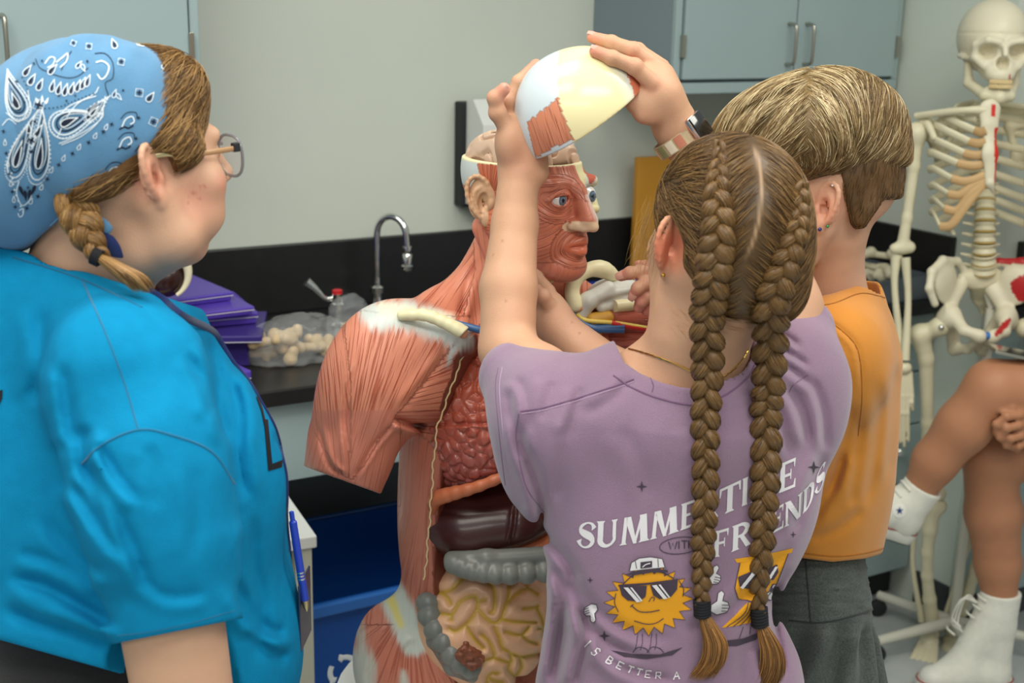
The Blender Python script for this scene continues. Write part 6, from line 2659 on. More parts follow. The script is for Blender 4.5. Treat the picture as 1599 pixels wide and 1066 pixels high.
sP.u(path([pP(850, 640, 0.03), q(806, 590, 1.60)], [0.06, 0.048], 0.02), 0.03)
sP.u(ell(pP(1238, 630, 0.09), (0.067, 0.07, 0.092), MPb), 0.04)
sP.u(path([pP(1240, 580, 0.09), q(1242, 520, 1.645)], [0.06, 0.052], 0.02), 0.03)
# open sleeve mouths on the far side
sP.sub(cone(eL + (sL - eL) * 0.35, eL + (sL - eL) * -0.3, 0.058, 0.062), 0.006)
sP.sub(cone(eR + (sR - eR) * 0.45, eR + (sR - eR) * 0.0, 0.056, 0.060), 0.006)


def foldP(P):
    px, py = topix(P)
    A = fold_axes(unit(V3(0.1, 0, 1)), 14, 3)
    low = sstep(900, 1000, py)
    return -(cloth_noise(P, A, 0.0025, 51) + 0.0 + low * cloth_noise(P, A * 1.6, 0.004, 55))


sP.disp(foldP)
sP.disp(folds([
    ([(838, 850), (846, 910), (838, 990), (830, 1066)], 0.010, 9), ([(866, 870), (880, 940), (872, 1010), (862, 1080)], 0.012, 10), ([(905, 940), (915, 990), (905, 1040), (896, 1080)], 0.010, 9),
    ([(880, 880), (905, 950), (945, 1000), (1010, 1030)], 0.011, 11), ([(870, 850), (920, 940), (980, 985), (1060, 1000)], 0.006, 11), ([(925, 1000), (960, 1035), (1010, 1056), (1060, 1062)], 0.008, 9),
    ([(1215, 900), (1205, 950), (1215, 1010), (1225, 1070)], 0.010, 9), ([(1190, 1010), (1195, 1040), (1205, 1070)], 0.006, 8), ([(1240, 840), (1190, 905), (1130, 960), (1060, 985)], 0.006, 11), ([(1235, 880), (1190, 940), (1150, 985)], 0.006, 9),
    ([(812, 640), (818, 700), (842, 770), (848, 830)], 0.010, 10), ([(795, 600), (800, 660), (815, 720)], 0.006, -9), ([(905, 600), (900, 640), (880, 690)], 0.004, 9),
    ([(806, 585), (820, 625), (826, 680)], 0.004, 9), ([(862, 592), (856, 622), (842, 660)], 0.003, 10), ([(900, 650), (880, 720), (866, 790)], 0.003, 12),
    ([(1175, 530), (1215, 520), (1255, 545)], 0.006, 6), ([(1172, 548), (1220, 545), (1268, 575)], 0.006, 6), ([(1180, 565), (1225, 570), (1275, 608)], 0.006, 7), ([(1225, 600), (1250, 640), (1265, 700)], 0.006, 9),
    ([(1265, 585), (1285, 640), (1290, 710)], 0.006, 8), ([(1190, 600), (1215, 650), (1240, 720)], 0.004, 10), ([(1290, 700), (1262, 770), (1235, 840)], 0.006, 9), ([(985, 585), (960, 620), (905, 650)], 0.0035, 10),
    ([(835, 820), (880, 870), (905, 910)], 0.006, 9), ([(965, 660), (1000, 720), (1010, 790)], 0.0025, 14)]))
CLX = [930, 975, 1000, 1030, 1060, 1090, 1120, 1145, 1166, 1185, 1230]
CLY = [470, 566, 583, 596, 604, 607, 598, 578, 548, 500, 400]


def collar(P):
    px, py = topix(P)
    return np.where((px > 930) & (px < 1230), (np.interp(px, CLX, CLY) - py) / 1250.0, -0.5)


sP.cut((collar, np.zeros(3), 1e9), 0.004)
nks = SDF().u(path([hp((0, -0.025, -0.05)), pP(1092, 520, 0.005), pP(1085, 600, 0.02), pP(1083, 630, 0.03)], [0.060, 0.060, 0.069, 0.07], 0.02), 0)
sP.sub((lambda P: np.maximum(nks(P), (topix(P)[1] - 640) / 1250.0), pP(1085, 560), 0.2), 0.004)
v, f = sP.mesh(np.array([-0.10, 1.30, 0.70]), np.array([0.50, 1.80, 1.42]), 0.0038)
shirtP = mesh_obj('t_shirt', v, f, m_purp, personP)
bvP = bvh_of([shirtP])
m_purpl = fabric('faded_purple_stitching', rgb(170, 142, 168), 0.08, 0.3)
m_purpd = fabric('deep_purple_stitching', rgb(118, 88, 118), 0.08, 0.3)
for nm, pts, r, m_ in (('collar_seam', [(958, 586), (985, 604), (1030, 622), (1085, 632), (1130, 618), (1168, 588), (1182, 560)], 0.0013, m_purpd),
                       ('shoulder_seam', [(812, 642), (850, 636), (900, 622), (950, 606), (990, 592)], 0.0011, m_purpd), ('shoulder_seam', [(814, 646), (850, 640), (900, 626), (950, 610), (990, 596)], 0.0007, m_purpl),
                       ('armhole_seam', [(810, 646), (806, 690), (822, 760), (850, 800)], 0.0009, m_purpd), ('sleeve_hem_stitch', [(778, 575), (774, 610), (782, 700), (789, 757)], 0.0007, m_purpd), ('sleeve_hem_stitch', [(784, 573), (780, 610), (788, 700), (794, 750)], 0.0007, m_purpl),
                       ('armhole_seam', [(1262, 585), (1240, 600), (1232, 612)], 0.0009, m_purpd), ('label_stitch', [(1015, 588), (1020, 602), (1018, 612)], 0.0008, m_purpd)):
    raised_seam(nm, pts, r, m_, shirtP, bvP, 50)

# ---- the print on the back
WH, DK, YE, WL, WF, WT, DW, DS = [Decal() for _ in range(8)]
BX = [903, 947, 990, 1036, 1073, 1105, 1138, 1162, 1200, 1228, 1245]
BY = [855, 854, 848, 837, 824, 812, 799, 788, 775, 765, 758]
HX, HV = [903, 990, 1073, 1138, 1228, 1245], [40, 43, 41, 42, 46, 46]


def serif_glyph(ch):
    """flared roman capitals in a unit box, y up: list of polygons"""
    R_ = lambda x0, y0, x1, y1: [(x0, y0), (x1, y0), (x1, y1), (x0, y1)]
    st_ = lambda x, w, y0=0.0, y1=1.0: [[(x, y0 + 0.07), (x + w, y0 + 0.07), (x + w, y1 - 0.07), (x, y1 - 0.07)], [(x - 0.07, y0), (x + w + 0.07, y0), (x + w, y0 + 0.09), (x, y0 + 0.09)], [(x, y1 - 0.09), (x + w, y1 - 0.09), (x + w + 0.07, y1), (x - 0.07, y1)]]
    S_ = lambda pts, w, n=22: [p for p in stroke(spline(pts, n), spline(np.asarray(w, float)[:, None], n)[:, 0])]
    if ch == 'S':
        return S_([(0.92, 0.72), (0.80, 0.90), (0.50, 0.96), (0.18, 0.84), (0.16, 0.66), (0.42, 0.53), (0.72, 0.42), (0.86, 0.24), (0.66, 0.06), (0.34, 0.03), (0.12, 0.16), (0.06, 0.32)], [0.30, 0.12, 0.07, 0.16, 0.24, 0.30, 0.30, 0.24, 0.12, 0.07, 0.14, 0.32], 34)
    if ch == 'U':
        return st_(0.06, 0.26, 0.3, 1.0)[0::2] + st_(0.76, 0.16, 0.3, 1.0)[0::2] + S_([(0.19, 0.42), (0.20, 0.20), (0.42, 0.06), (0.68, 0.10), (0.84, 0.26), (0.84, 0.42)], [0.26, 0.25, 0.14, 0.10, 0.14, 0.16])
    if ch == 'M':
        return [[(0.05, 0.0), (0.19, 0.0), (0.25, 1.0), (0.13, 1.0)], [(-0.02, 0), (0.24, 0), (0.20, 0.07), (0.06, 0.07)], [(0.13, 1.0), (0.36, 1.0), (0.58, 0.0), (0.46, 0.0)], [(0.46, 0.0), (0.55, 0.0), (0.80, 1.0), (0.70, 1.0)], [(0.66, 1.0), (0.90, 1.0), (0.96, 0.0), (0.70, 0.0)], [(0.64, 0), (1.02, 0), (0.96, 0.08), (0.70, 0.08)]]
    if ch in 'EF':
        g = st_(0.10, 0.26) + [[(0.3, 0.9), (0.88, 0.9), (0.94, 1.0), (0.3, 1.0)], [(0.82, 1.0), (0.94, 1.0), (0.90, 0.72), (0.86, 0.72)], R_(0.3, 0.46, 0.70, 0.56), [(0.66, 0.34), (0.72, 0.34), (0.72, 0.68), (0.66, 0.68)]]
        if ch == 'E':
            g += [[(0.3, 0.0), (0.96, 0.0), (0.90, 0.1), (0.3, 0.1)], [(0.84, 0.0), (0.97, 0.0), (0.97, 0.30), (0.92, 0.30)]]
        return g
    if ch in 'RPB':
        g = st_(0.08, 0.26) + S_([(0.3, 0.95), (0.60, 0.93), (0.80, 0.75), (0.60, 0.54), (0.3, 0.50)], [0.10, 0.14, 0.25, 0.14, 0.09])
        if ch == 'R':
            g += [[(0.38, 0.52), (0.60, 0.52), (1.0, 0.02), (0.74, 0.0)]]
        if ch == 'B':
            g += S_([(0.3, 0.50), (0.64, 0.47), (0.86, 0.27), (0.64, 0.06), (0.3, 0.05)], [0.09, 0.14, 0.25, 0.14, 0.10])
        return g
    if ch == 'T':
        return [[(0.37, 0.07), (0.63, 0.07), (0.63, 0.95), (0.37, 0.95)], [(0.28, 0), (0.72, 0), (0.63, 0.09), (0.37, 0.09)], R_(0.0, 0.90, 1.0, 1.0), [(0.0, 1.0), (0.12, 1.0), (0.05, 0.66), (0.0, 0.66)], [(0.88, 1.0), (1.0, 1.0), (1.0, 0.66), (0.95, 0.66)]]
    if ch == 'I':
        return st_(0.25, 0.5)
    if ch == 'N':
        return [[(0.10, 0.0), (0.22, 0.0), (0.22, 1.0), (0.10, 1.0)], [(0.03, 0), (0.30, 0), (0.25, 0.07), (0.08, 0.07)], [(0.02, 1.0), (0.34, 1.0), (0.92, 0.0), (0.72, 0.0)], [(0.80, 0.0), (0.92, 0.0), (0.92, 1.0), (0.80, 1.0)], [(0.72, 1.0), (1.0, 1.0), (0.94, 0.93), (0.78, 0.93)]]
    if ch == 'D':
        return st_(0.08, 0.26) + S_([(0.25, 0.95), (0.60, 0.93), (0.86, 0.72), (0.88, 0.48), (0.82, 0.22), (0.58, 0.06), (0.25, 0.05)], [0.10, 0.12, 0.24, 0.28, 0.24, 0.12, 0.10])
    if ch == 'A':
        return [[(0.06, 0.0), (0.20, 0.0), (0.52, 1.0), (0.42, 1.0)], [(0.40, 1.0), (0.60, 1.0), (0.98, 0.0), (0.72, 0.0)], R_(0.25, 0.28, 0.75, 0.38)]
    if ch == 'W':
        return [[(x, 1 - y) for x, y in p] for p in serif_glyph('M')]
    if ch == 'H':
        return st_(0.06, 0.2) + st_(0.74, 0.2) + [R_(0.2, 0.46, 0.8, 0.56)]
    return []


def letter(dc, ch, x0, x1, bx, by, hx, hv, lay=0):
    for p in serif_glyph(ch):
        o = []
        for u, w in np.asarray(p, float):
            x = x0 + u * (x1 - x0)
            o.append((x + w * 1.5, np.interp(x, bx, by) - w * np.interp(x, hx, hv)))
        dc.poly(o, lay)


for ch, x0, x1 in (('S', 903, 929), ('U', 931, 964), ('M', 968, 1013), ('M', 1015, 1059), ('E', 1061, 1089), ('R', 1090, 1121), ('T', 1122, 1155), ('I', 1155, 1169), ('M', 1171, 1211), ('E', 1214, 1242)):
    letter(WL, ch, x0, x1, BX, BY, HX, HV)
B2X, B2Y = [1110, 1125, 1155, 1190, 1216, 1236, 1258, 1280, 1292], [870, 868, 856, 842, 826, 817, 797, 764, 740]
for ch, x0, x1 in (('F', 1112, 1138), ('R', 1141, 1172), ('I', 1173, 1187), ('E', 1203, 1223), ('N', 1223, 1251), ('D', 1252, 1269), ('S', 1272, 1287)):
    letter(WF, ch, x0, x1, B2X, B2Y, [1110, 1290], [41, 36])
t = np.linspace(0, 2 * math.pi, 40)
DW.line(np.column_stack([1062 + 32 * np.cos(t), 851 - 3 * np.cos(t) + 13 * np.sin(t)]), 1.3)
for ch, x0 in (('W', 1044), ('I', 1058), ('T', 1064), ('H', 1075)):
    S2 = {'W': [[(0, 1), (0.25, 0), (0.5, 0.8), (0.75, 0), (1, 1)]], 'I': [[(0.5, 0), (0.5, 1)]], 'T': [[(0, 1), (1, 1)], [(0.5, 0), (0.5, 1)]], 'H': [[(0, 0), (0, 1)], [(1, 0), (1, 1)], [(0, 0.5), (1, 0.5)]]}[ch]
    wdt = {'W': 13, 'I': 4, 'T': 9, 'H': 9}[ch]
    for s_ in S2:
        DW.line([(x0 + u * wdt, 857 - w * 12 - (x0 - 1044) * 0.06) for u, w in s_], 1.8)
# the smiling sun in sunglasses and a cap
cx, cy = 1013, 937
sp_ = []
for k in range(40):
    a = 2 * math.pi * k / 40
    r = 72 if k % 2 == 0 else 55
    sp_.append((cx + r * math.cos(a) * 0.97, cy + r * math.sin(a) * 0.76 - 3 * math.cos(a)))
YE.poly(sp_, 0)
DK.line(sp_, 1.2, 0.5, True)
DK.curve([(968, 916), (990, 896), (1013, 892), (1035, 893), (1052, 902)], 1.6, 1)
DK.curve([(962, 925), (960, 940), (966, 954)], 1.3, 1)
DK.curve([(1060, 905), (1067, 918), (1066, 930)], 1.3, 1)
DK.poly([(967, 913), (1010, 913), (1008, 930), (998, 938), (980, 936), (971, 928)], 1)
DK.poly([(1015, 912), (1058, 905), (1057, 919), (1048, 930), (1030, 934), (1020, 928)], 1)
DK.line([(966, 913), (1012, 910), (1058, 904)], 3, 1)
WH.poly([(974, 915), (981, 915), (1000, 937), (994, 938)], 2).poly([(984, 915), (987, 915), (1003, 935), (1001, 937)], 2)
WH.poly([(1018, 912), (1025, 911), (1042, 932), (1036, 933)], 2).poly([(1028, 911), (1031, 910), (1046, 930), (1044, 931)], 2)
DK.curve([(986, 944), (998, 953), (1014, 954), (1030, 951)], 1.5, 1)
DK.line([(984, 946), (989, 942)], 1.5, 1)
DK.curve([(1013, 938), (1018, 931), (1022, 933), (1020, 937)], 1.3, 1)
DK.curve([(990, 968), (1010, 973), (1025, 971), (1036, 964)], 1.3, 1)
WH.poly([(983, 890), (986, 877), (998, 870), (1016, 868), (1034, 871), (1038, 884)], 1)
DK.line([(983, 890), (986, 877), (998, 870), (1016, 868), (1034, 871), (1038, 884)], 1.2, 1.5)
DK.poly([(976, 895), (996, 889), (1020, 886), (1042, 888), (1043, 892), (1018, 892), (992, 896)], 2)
DK.poly([(1000, 876), (1018, 874), (1018, 884), (1000, 886)], 2)
WH.curve([(1003, 883), (1008, 879), (1015, 877)], 1.6, 3)
DK.line([(992, 874), (994, 886)], 1, 2).line([(1027, 871), (1028, 884)], 1, 2)


def glove(cx, cy, s, flip=1, an=0.0):
    P = [(-0.9, 0.9), (-0.2, 1.2), (0.9, 0.8), (1.1, 0.2), (0.9, -0.3), (0.3, -0.4), (0.45, -1.2), (0.1, -1.5), (-0.25, -1.2), (-0.3, -0.3), (-0.9, 0.2)]
    c, s2 = math.cos(an), math.sin(an)
    Q = [(cx + s * (flip * x * c - y * s2), cy + s * (flip * x * s2 + y * c)) for x, y in P]
    WH.poly(Q, 0)
    DK.line(Q, 1.1, 0.5, True)
    for k in range(3):
        y = 0.05 + k * 0.33
        a_, b_ = (0.25, y), (0.95, y - 0.05)
        DK.line([(cx + s * (flip * x * c - yy * s2), cy + s * (flip * x * s2 + yy * c)) for x, yy in (a_, b_)], 1.0, 1)


glove(1123, 942, 14, 1, 0.1)
glove(1113, 898, 12, 1, 0.3)
glove(925, 955, 11, 1, 2.9)
glove(1205, 925, 10, 1, 0.2)
for x0 in (1000, 1022):
    DK.line([(x0 - 4, 988), (x0 - 6, 1004), (x0 - 8, 1014)], 0.9).line([(x0 + 3, 988), (x0 + 3, 1004), (x0, 1014)], 0.9)
    DK.curve([(x0 - 12, 1018), (x0 - 4, 1010), (x0 + 8, 1012), (x0 + 14, 1018)], 1.2)
DK.poly([(955, 1016), (985, 1020), (1030, 1021), (1066, 1010), (1050, 1022), (1010, 1028), (975, 1026)])
# the second, cup-shaped figure
YE.poly([(1147, 872), (1190, 866), (1238, 855), (1236, 862), (1190, 874), (1150, 878)])
YE.poly([(1155, 878), (1190, 873), (1230, 864), (1222, 885), (1212, 910), (1198, 930), (1172, 938), (1152, 934), (1147, 918)])
DK.line([(1155, 878), (1147, 918), (1152, 934), (1172, 938), (1198, 930), (1212, 910), (1222, 885), (1230, 864)], 1.2, 0.5)
DK.poly([(1152, 900), (1170, 892), (1186, 890), (1182, 910), (1166, 918), (1154, 914)], 1)
DK.poly([(1192, 888), (1212, 880), (1214, 892), (1206, 904), (1194, 906)], 1)
WH.poly([(1154, 915), (1158, 917), (1178, 893), (1173, 892)], 2).poly([(1194, 906), (1199, 906), (1212, 884), (1208, 883)], 2)
YE.poly([(1166, 941), (1186, 938), (1182, 958), (1172, 972), (1150, 976), (1126, 980), (1146, 962)])
for k in range(4):
    DK.curve([(1168 + k * 5, 941 - k), (1160 + k * 5, 958), (1134 + k * 10, 978 - k)], 1.1, 1)
DK.poly([(1130, 1000), (1160, 996), (1190, 985), (1180, 998), (1150, 1008), (1132, 1008)])
DK.line([(1160, 978), (1154, 996)], 0.9).line([(1172, 974), (1170, 990)], 0.9)


def sparkle(x, y, r, lay=0):
    DS.poly([(x + (r if k % 2 == 0 else r * 0.28) * math.sin(k * math.pi / 4), y - (r if k % 2 == 0 else r * 0.28) * math.cos(k * math.pi / 4)) for k in range(8)], lay)


for x, y, r in ((1002, 759, 9), (1270, 729, 10), (1238, 834, 5), (944, 992, 9), (922, 905, 5)):
    sparkle(x, y, r)
SG = {'I': [[(0.5, 0), (0.5, 1)]], 'S': [[(0.95, 0.8), (0.6, 1), (0.15, 0.85), (0.3, 0.55), (0.8, 0.4), (0.8, 0.1), (0.4, 0), (0.05, 0.15)]], 'B': [[(0, 0), (0, 1), (0.7, 0.95), (0.8, 0.75), (0.6, 0.52), (0, 0.5)], [(0.6, 0.52), (0.95, 0.3), (0.7, 0.03), (0, 0)]],
      'E': [[(0.9, 1), (0, 1), (0, 0), (0.9, 0)], [(0, 0.5), (0.7, 0.5)]], 'T': [[(0, 1), (1, 1)], [(0.5, 1), (0.5, 0)]], 'R': [[(0, 0), (0, 1), (0.8, 0.95), (0.8, 0.55), (0, 0.5)], [(0.4, 0.5), (0.95, 0)]], 'A': [[(0, 0), (0.5, 1), (1, 0)], [(0.2, 0.4), (0.8, 0.4)]]}
for ch, x, y, an in (('I', 918, 1005, 0.8), ('S', 930, 1017, 0.75), ('B', 952, 1031, 0.6), ('E', 968, 1039, 0.45), ('T', 983, 1045, 0.35), ('T', 997, 1049, 0.25), ('E', 1012, 1052, 0.1), ('R', 1028, 1054, 0.0), ('A', 1056, 1054, -0.1)):
    c, s_ = math.cos(an), math.sin(an)
    for pl in SG[ch]:
        WT.line([(x + 9 * (u - 0.5 + 0.15 * w) * c - -12 * (w - 0.5) * -s_ * -1, y + 9 * (u - 0.5) * s_ - 12 * (w - 0.5) * c) for u, w in pl], 2.0)
m_pwh = mat('white_screen_print', rgb(222, 218, 222), 0.85)
m_pdk = mat('charcoal_screen_print', rgb(70, 58, 72), 0.85)
m_pye = mat('golden_screen_print', rgb(228, 158, 30), 0.85)
for dc, nm, m_, lf in ((YE, 'yellow_print', m_pye, 0.0007), (DK, 'dark_print', m_pdk, 0.0009), (WH, 'white_print', m_pwh, 0.0010), (WL, 'top_lettering', m_pwh, 0.0010), (WF, 'second_lettering', m_pwh, 0.0010), (WT, 'curved_lettering', m_pwh, 0.0010), (DW, 'oval_lettering', m_pdk, 0.0009), (DS, 'sparkle_print', m_pdk, 0.0009)):
    dc.build(nm, bvP, m_, shirtP, lf, 5.0)

# ---- hair
hrP = SDF().u(ell(hp((0, -0.014, 0.034)), (0.0825, 0.106, 0.092), MP), 0)
hrP.u(ell(hp((0.0, -0.075, -0.02)), (0.064, 0.036, 0.060), MP), 0.04)
hrP.u(ell(hp((0.035, -0.06, -0.055)), (0.03, 0.035, 0.030), MP), 0.03)
hrP.cut(pxcut((1004, 340), (1062, 470), (1150, 300), YP - 0.04), 0.012)
hrP.cut(pxcut((1056, 462), (1090, 500), (1150, 300), YP - 0.06), 0.012)
hrP.cut(pxcut((1080, 500), (1215, 512), (1150, 300), YP - 0.06), 0.012)
hrP.sub(ell(hp((-0.084, -0.010, -0.004)), (0.022, 0.030, 0.040), MP), 0.008)
v, f = hrP.mesh(OP - 0.2, OP + 0.2, 0.003)
m_hairP = mat('brown_hair', rgb(100, 72, 42), 0.40, spec=0.45, attr='Col')
px, py = topix(v)
PART = [(1176, 222), (1184, 250), (1190, 290), (1186, 340), (1175, 380), (1160, 412)]
pd, pt_ = pldist(px, py, PART)
hc = rgb(84, 62, 36)[None] * (1 + 0.25 * vnoise(v * np.array([70, 70, 200]), 3)[:, None])
w_ = (np.exp(-(pd / 2.4) ** 2) * 0.7 * sstep(0, 0.15, pt_) * sstep(1.0, 0.75, pt_))[:, None]
hc = hc * (1 - w_) + rgb(190, 156, 124) * w_
hPo = mesh_obj('hair', v, f, m_hairP, personP, True, {'Col': hc})
B1 = [(1124, 222), (1122, 262), (1119, 300), (1121, 350), (1117, 400), (1110, 450), (1104, 500), (1105, 560), (1103, 620), (1101, 680), (1102, 740), (1100, 800), (1098, 850), (1096, 900), (1096, 944)]
B2 = [(1252, 285), (1249, 330), (1241, 370), (1224, 420), (1206, 470), (1203, 530), (1200, 600), (1196, 650), (1196, 720), (1193, 780), (1191, 840), (1186, 900), (1185, 956)]
hcols = np.array([rgb(112, 82, 46), rgb(90, 64, 36), rgb(136, 104, 62), rgb(74, 52, 30), rgb(124, 92, 52)])


def flowP(P):
    px, py = topix(P)
    x1 = np.interp(py, [p[1] for p in B1], [p[0] for p in B1])
    x2 = np.interp(py, [p[1] for p in B2], [p[0] for p in B2])
    xp = np.interp(py, [p[1] for p in PART], [p[0] for p in PART])
    t1 = np.where((px < xp) | (px > x2 + 400), x1, x2)
    s_ = np.sign(t1 - px)
    dn = np.where(px < x1, 0.35 + 0.5 * sstep(380, 480, py) * -1, 0.9)
    D = np.outer(s_, _R) - np.outer(dn, _U)
    return D


def keep_hair(n, seed):
    g = np.random.default_rng(seed)
    m = np.nonzero(v[:, 1] < OP[1] + 0.05)[0]
    return v[g.choice(m, n)]


roots = keep_hair(7500, 3)
px_, py_ = topix(roots)
pd, _ = pldist(px_, py_, PART)
roots = roots[(pd > 2.2)]
ln = np.random.default_rng(5).uniform(0.6, 1.3, len(roots)) * 0.0048
pth = grow(hrP, roots, flowP, 10, ln, np.random.default_rng(3).uniform(0.0001, 0.0028, len(roots)), 0.13, 4)
g = np.random.default_rng(18)
strand_mesh('hair_strands', pth, 0.00042, m_hairP, hPo, hcols[g.integers(0, 5, len(roots))] * g.uniform(0.85, 1.3, (len(roots), 1)))
# baby hairs at the nape
nr = []
for _ in range(90):
    x, y = g.uniform(1045, 1180), g.uniform(470, 515)
    p = surf_pt(bP, x, y)
    if p is not None:
        nr.append(p)
nr = np.array(nr)
pth = grow(bP, nr, lambda P: np.tile(-_U * 0.4 + _R * 0.8, (len(P), 1)), 6, 0.004, g.uniform(0.0002, 0.001, len(nr)), 0.15, 9)
strand_mesh('nape_hairs', pth, 0.00016, m_hairP, hPo, np.tile(rgb(196, 150, 104), (len(nr), 1)))
bvH = bvh_of([hPo, shirtP, personP])


def braid_depth(pts, hw, extra=0.55):
    ys = []
    for (x, y), w in zip(pts, hw):
        best = 9
        for dx in (-0.6, 0, 0.6):
            l, n_ = cast(bvH, x + dx * w, y)
            if l is not None:
                best = min(best, l[1])
        ys.append(best - extra * w * 0.0008)
    ys = np.array(ys)
    for _ in range(3):
        s_ = ys.copy()
        s_[1:-1] = (ys[:-2] + ys[1:-1] + ys[2:]) / 3
        ys = np.minimum(s_, ys + 0.004)
    return ys


W1 = [9, 14, 20, 26, 29, 28, 27, 25, 23, 21, 20, 19, 18, 15, 11]
W2 = [10, 14, 18, 24, 27, 26, 24, 23, 22, 21, 19, 15, 11]
d1 = braid_depth(B1, W1)
d2 = braid_depth(B2, W2)
br1 = braid('braid', B1, d1, W1, 9.0, hPo, m_hairP, hcols, 11, 520)[0]
br2 = braid('braid', B2, d2, W2, 8.0, hPo, m_hairP, hcols, 12, 480, phase=1.0)[0]
tcols = np.array([rgb(140, 98, 54), rgb(118, 82, 44), rgb(166, 118, 66), rgb(98, 68, 38)])
e1y, e2y = d1[-1], d2[-1]
hair_tie('hair_tie', q(1096, 936, e1y), q(1097, 962, e1y), 0.0088, m_tie, br1, 6)
hair_tie('hair_tie', q(1185, 949, e2y), q(1187, 977, e2y), 0.0088, m_tie, br2, 6)
tail_hair('braid_tail', [(1097, 955, e1y), (1108, 980, e1y - 0.005), (1117, 1005, e1y - 0.006), (1112, 1035, e1y - 0.004), (1090, 1062, e1y - 0.002)], [7, 14, 18, 18, 20], 1500, br1, m_hairP, tcols, 7)
tail_hair('braid_tail', [(1187, 970, e2y), (1198, 995, e2y - 0.005), (1206, 1020, e2y - 0.006), (1204, 1050, e2y - 0.004), (1185, 1085, e2y - 0.002)], [7, 14, 18, 19, 20], 1500, br2, m_hairP, tcols, 8)
# flyaway hairs by the ear
fl = []
for k in range(46):
    x0, y0 = g.uniform(1008, 1035), g.uniform(300, 360)
    p = q(x0, y0, YP + 0.02)
    pts = [p]
    for j in range(9):
        p = p + _R * g.normal(-0.0022, 0.002) - _U * g.uniform(0.004, 0.012) + _F * g.normal(0, 0.001)
        pts.append(p)
    fl.append(pts)
strand_mesh('stray_hairs', np.array(fl), 0.00025, m_hairP, hPo, np.tile(rgb(166, 128, 78), (len(fl), 1)))

# ---- jewellery
bvb = bvh_of([personP])
nl = []
for x, y in spline([(982, 545), (1000, 549), (1030, 558), (1065, 572), (1090, 584), (1115, 592), (1140, 580), (1158, 562), (1168, 545)], 70):
    l, n_ = cast(bvb, x, y)
    if l is not None:
        nl.append(l + n_ * 0.001)
nl = np.array(nl)
m_gold2 = mat('gold', rgb(222, 180, 90), 0.2, 1.0)
mb = MB()
mb.tube(nl, 0.0010 + 0.0003 * np.sin(np.arange(len(nl)) * 2.2), 6)
nk = mb.build('necklace', m_gold2, personP, True)
l, n_ = cast(bvb, 1126, 588)
if l is not None:
    mb = MB()
    for k in range(4):
        l2, n2_ = cast(bvb, 1124 - k * 0.8, 590 + 7 * k)
        if l2 is None:
            continue
        t = np.linspace(0, 6.283, 14)
        mb.tube([l2 + n2_ * 0.002 + _R * 0.0022 * math.cos(a) + _U * 0.003 * math.sin(a) for a in t], 0.0006, 6)
    mb.build('clasp', m_gold2, nk, True)
for p in (hp((-0.084, -0.010, -0.036)), hp((-0.080, 0.000, -0.034))):
    SDF().u(ell(p, 0.0026), 0).build('earring', p - 0.01, p + 0.01, 0.0008, m_gold2, personP)
# ---- watch on the right wrist
wax = unit(q(1100, 258, 1.785) - q(1040, 175, 1.79))
wc = q(1061, 216, 1.80)
e1 = unit(V3(0.66, -0.66, 0.36) - wax * (V3(0.66, -0.66, 0.36) @ wax))
e2 = np.cross(wax, e1)
wt = empty('wristwatch', wc - _world_loc(personP), personP)
m_band1 = mat('patterned_watch_strap', rgb(186, 164, 130), 0.6, var=0.15, vscale=120)


def ring_strap(name, m_, a0, a1, r=0.0345, w=0.010):
    mb = MB()
    t = np.linspace(a0, a1, 40)
    pts = np.array([wc + e1 * r * 1.02 * math.cos(a) + e2 * r * 1.0 * math.sin(a) for a in t])
    vv, ff = [], []
    for p in pts:
        o = unit(p - wc)
        for du, dr in ((-w, 0), (w, 0), (w, 0.0024), (-w, 0.0024)):
            vv.append(p + wax * du + o * dr)
    for i in range(len(pts) - 1):
        for k in range(4):
            ff.append((i * 4 + k, i * 4 + (k + 1) % 4, i * 4 + 4 + (k + 1) % 4, i * 4 + 4 + k))
    ff += [(3, 2, 1, 0), tuple(len(vv) - 4 + k for k in range(4))]
    mb.add(vv, ff)
    return mb.build(name, m_, wt, False)


ring_strap('strap', m_band1, 0.5, 5.8)
sgn = 1 if (q(1040, 230, 1.765) - wc) @ e2 > 0 else -1
for a, nm, c in ((0.95, 'strap_patch', rgb(190, 120, 96)), (1.35, 'strap_patch', rgb(226, 214, 190)), (1.8, 'strap_patch', rgb(138, 140, 96)), (2.4, 'strap_patch', rgb(212, 186, 140))):
    ring_strap(nm, mat('strap_%d' % int(a * 100), c, 0.6), sgn * (a - 0.16), sgn * (a + 0.16), 0.0352, 0.0085)
CB = np.stack([wax, e2, e1])
mb = MB()
mb.box(wc + e1 * 0.0385, (0.0195, 0.017, 0.0052), CB, 0.0045)
mb.build('watch_case', mat('rose_gold_case', rgb(214, 190, 178), 0.2, 0.9), wt, True)
mb = MB()
mb.box(wc + e1 * 0.0440, (0.0175, 0.0150, 0.0012), CB, 0.001)
mb.build('watch_screen', mat('black_glass', rgb(12, 12, 14), 0.05, coat=1.0), wt, True)
mb = MB()
mb.lathe(wc + e1 * 0.0385 + e2 * 0.017 * -1 + wax * 0.006, [(0.003, 0), (0.003, 0.0022), (0.001, 0.0025)], 14, -e2)
mb.build('watch_crown', m_chrome, wt, True)
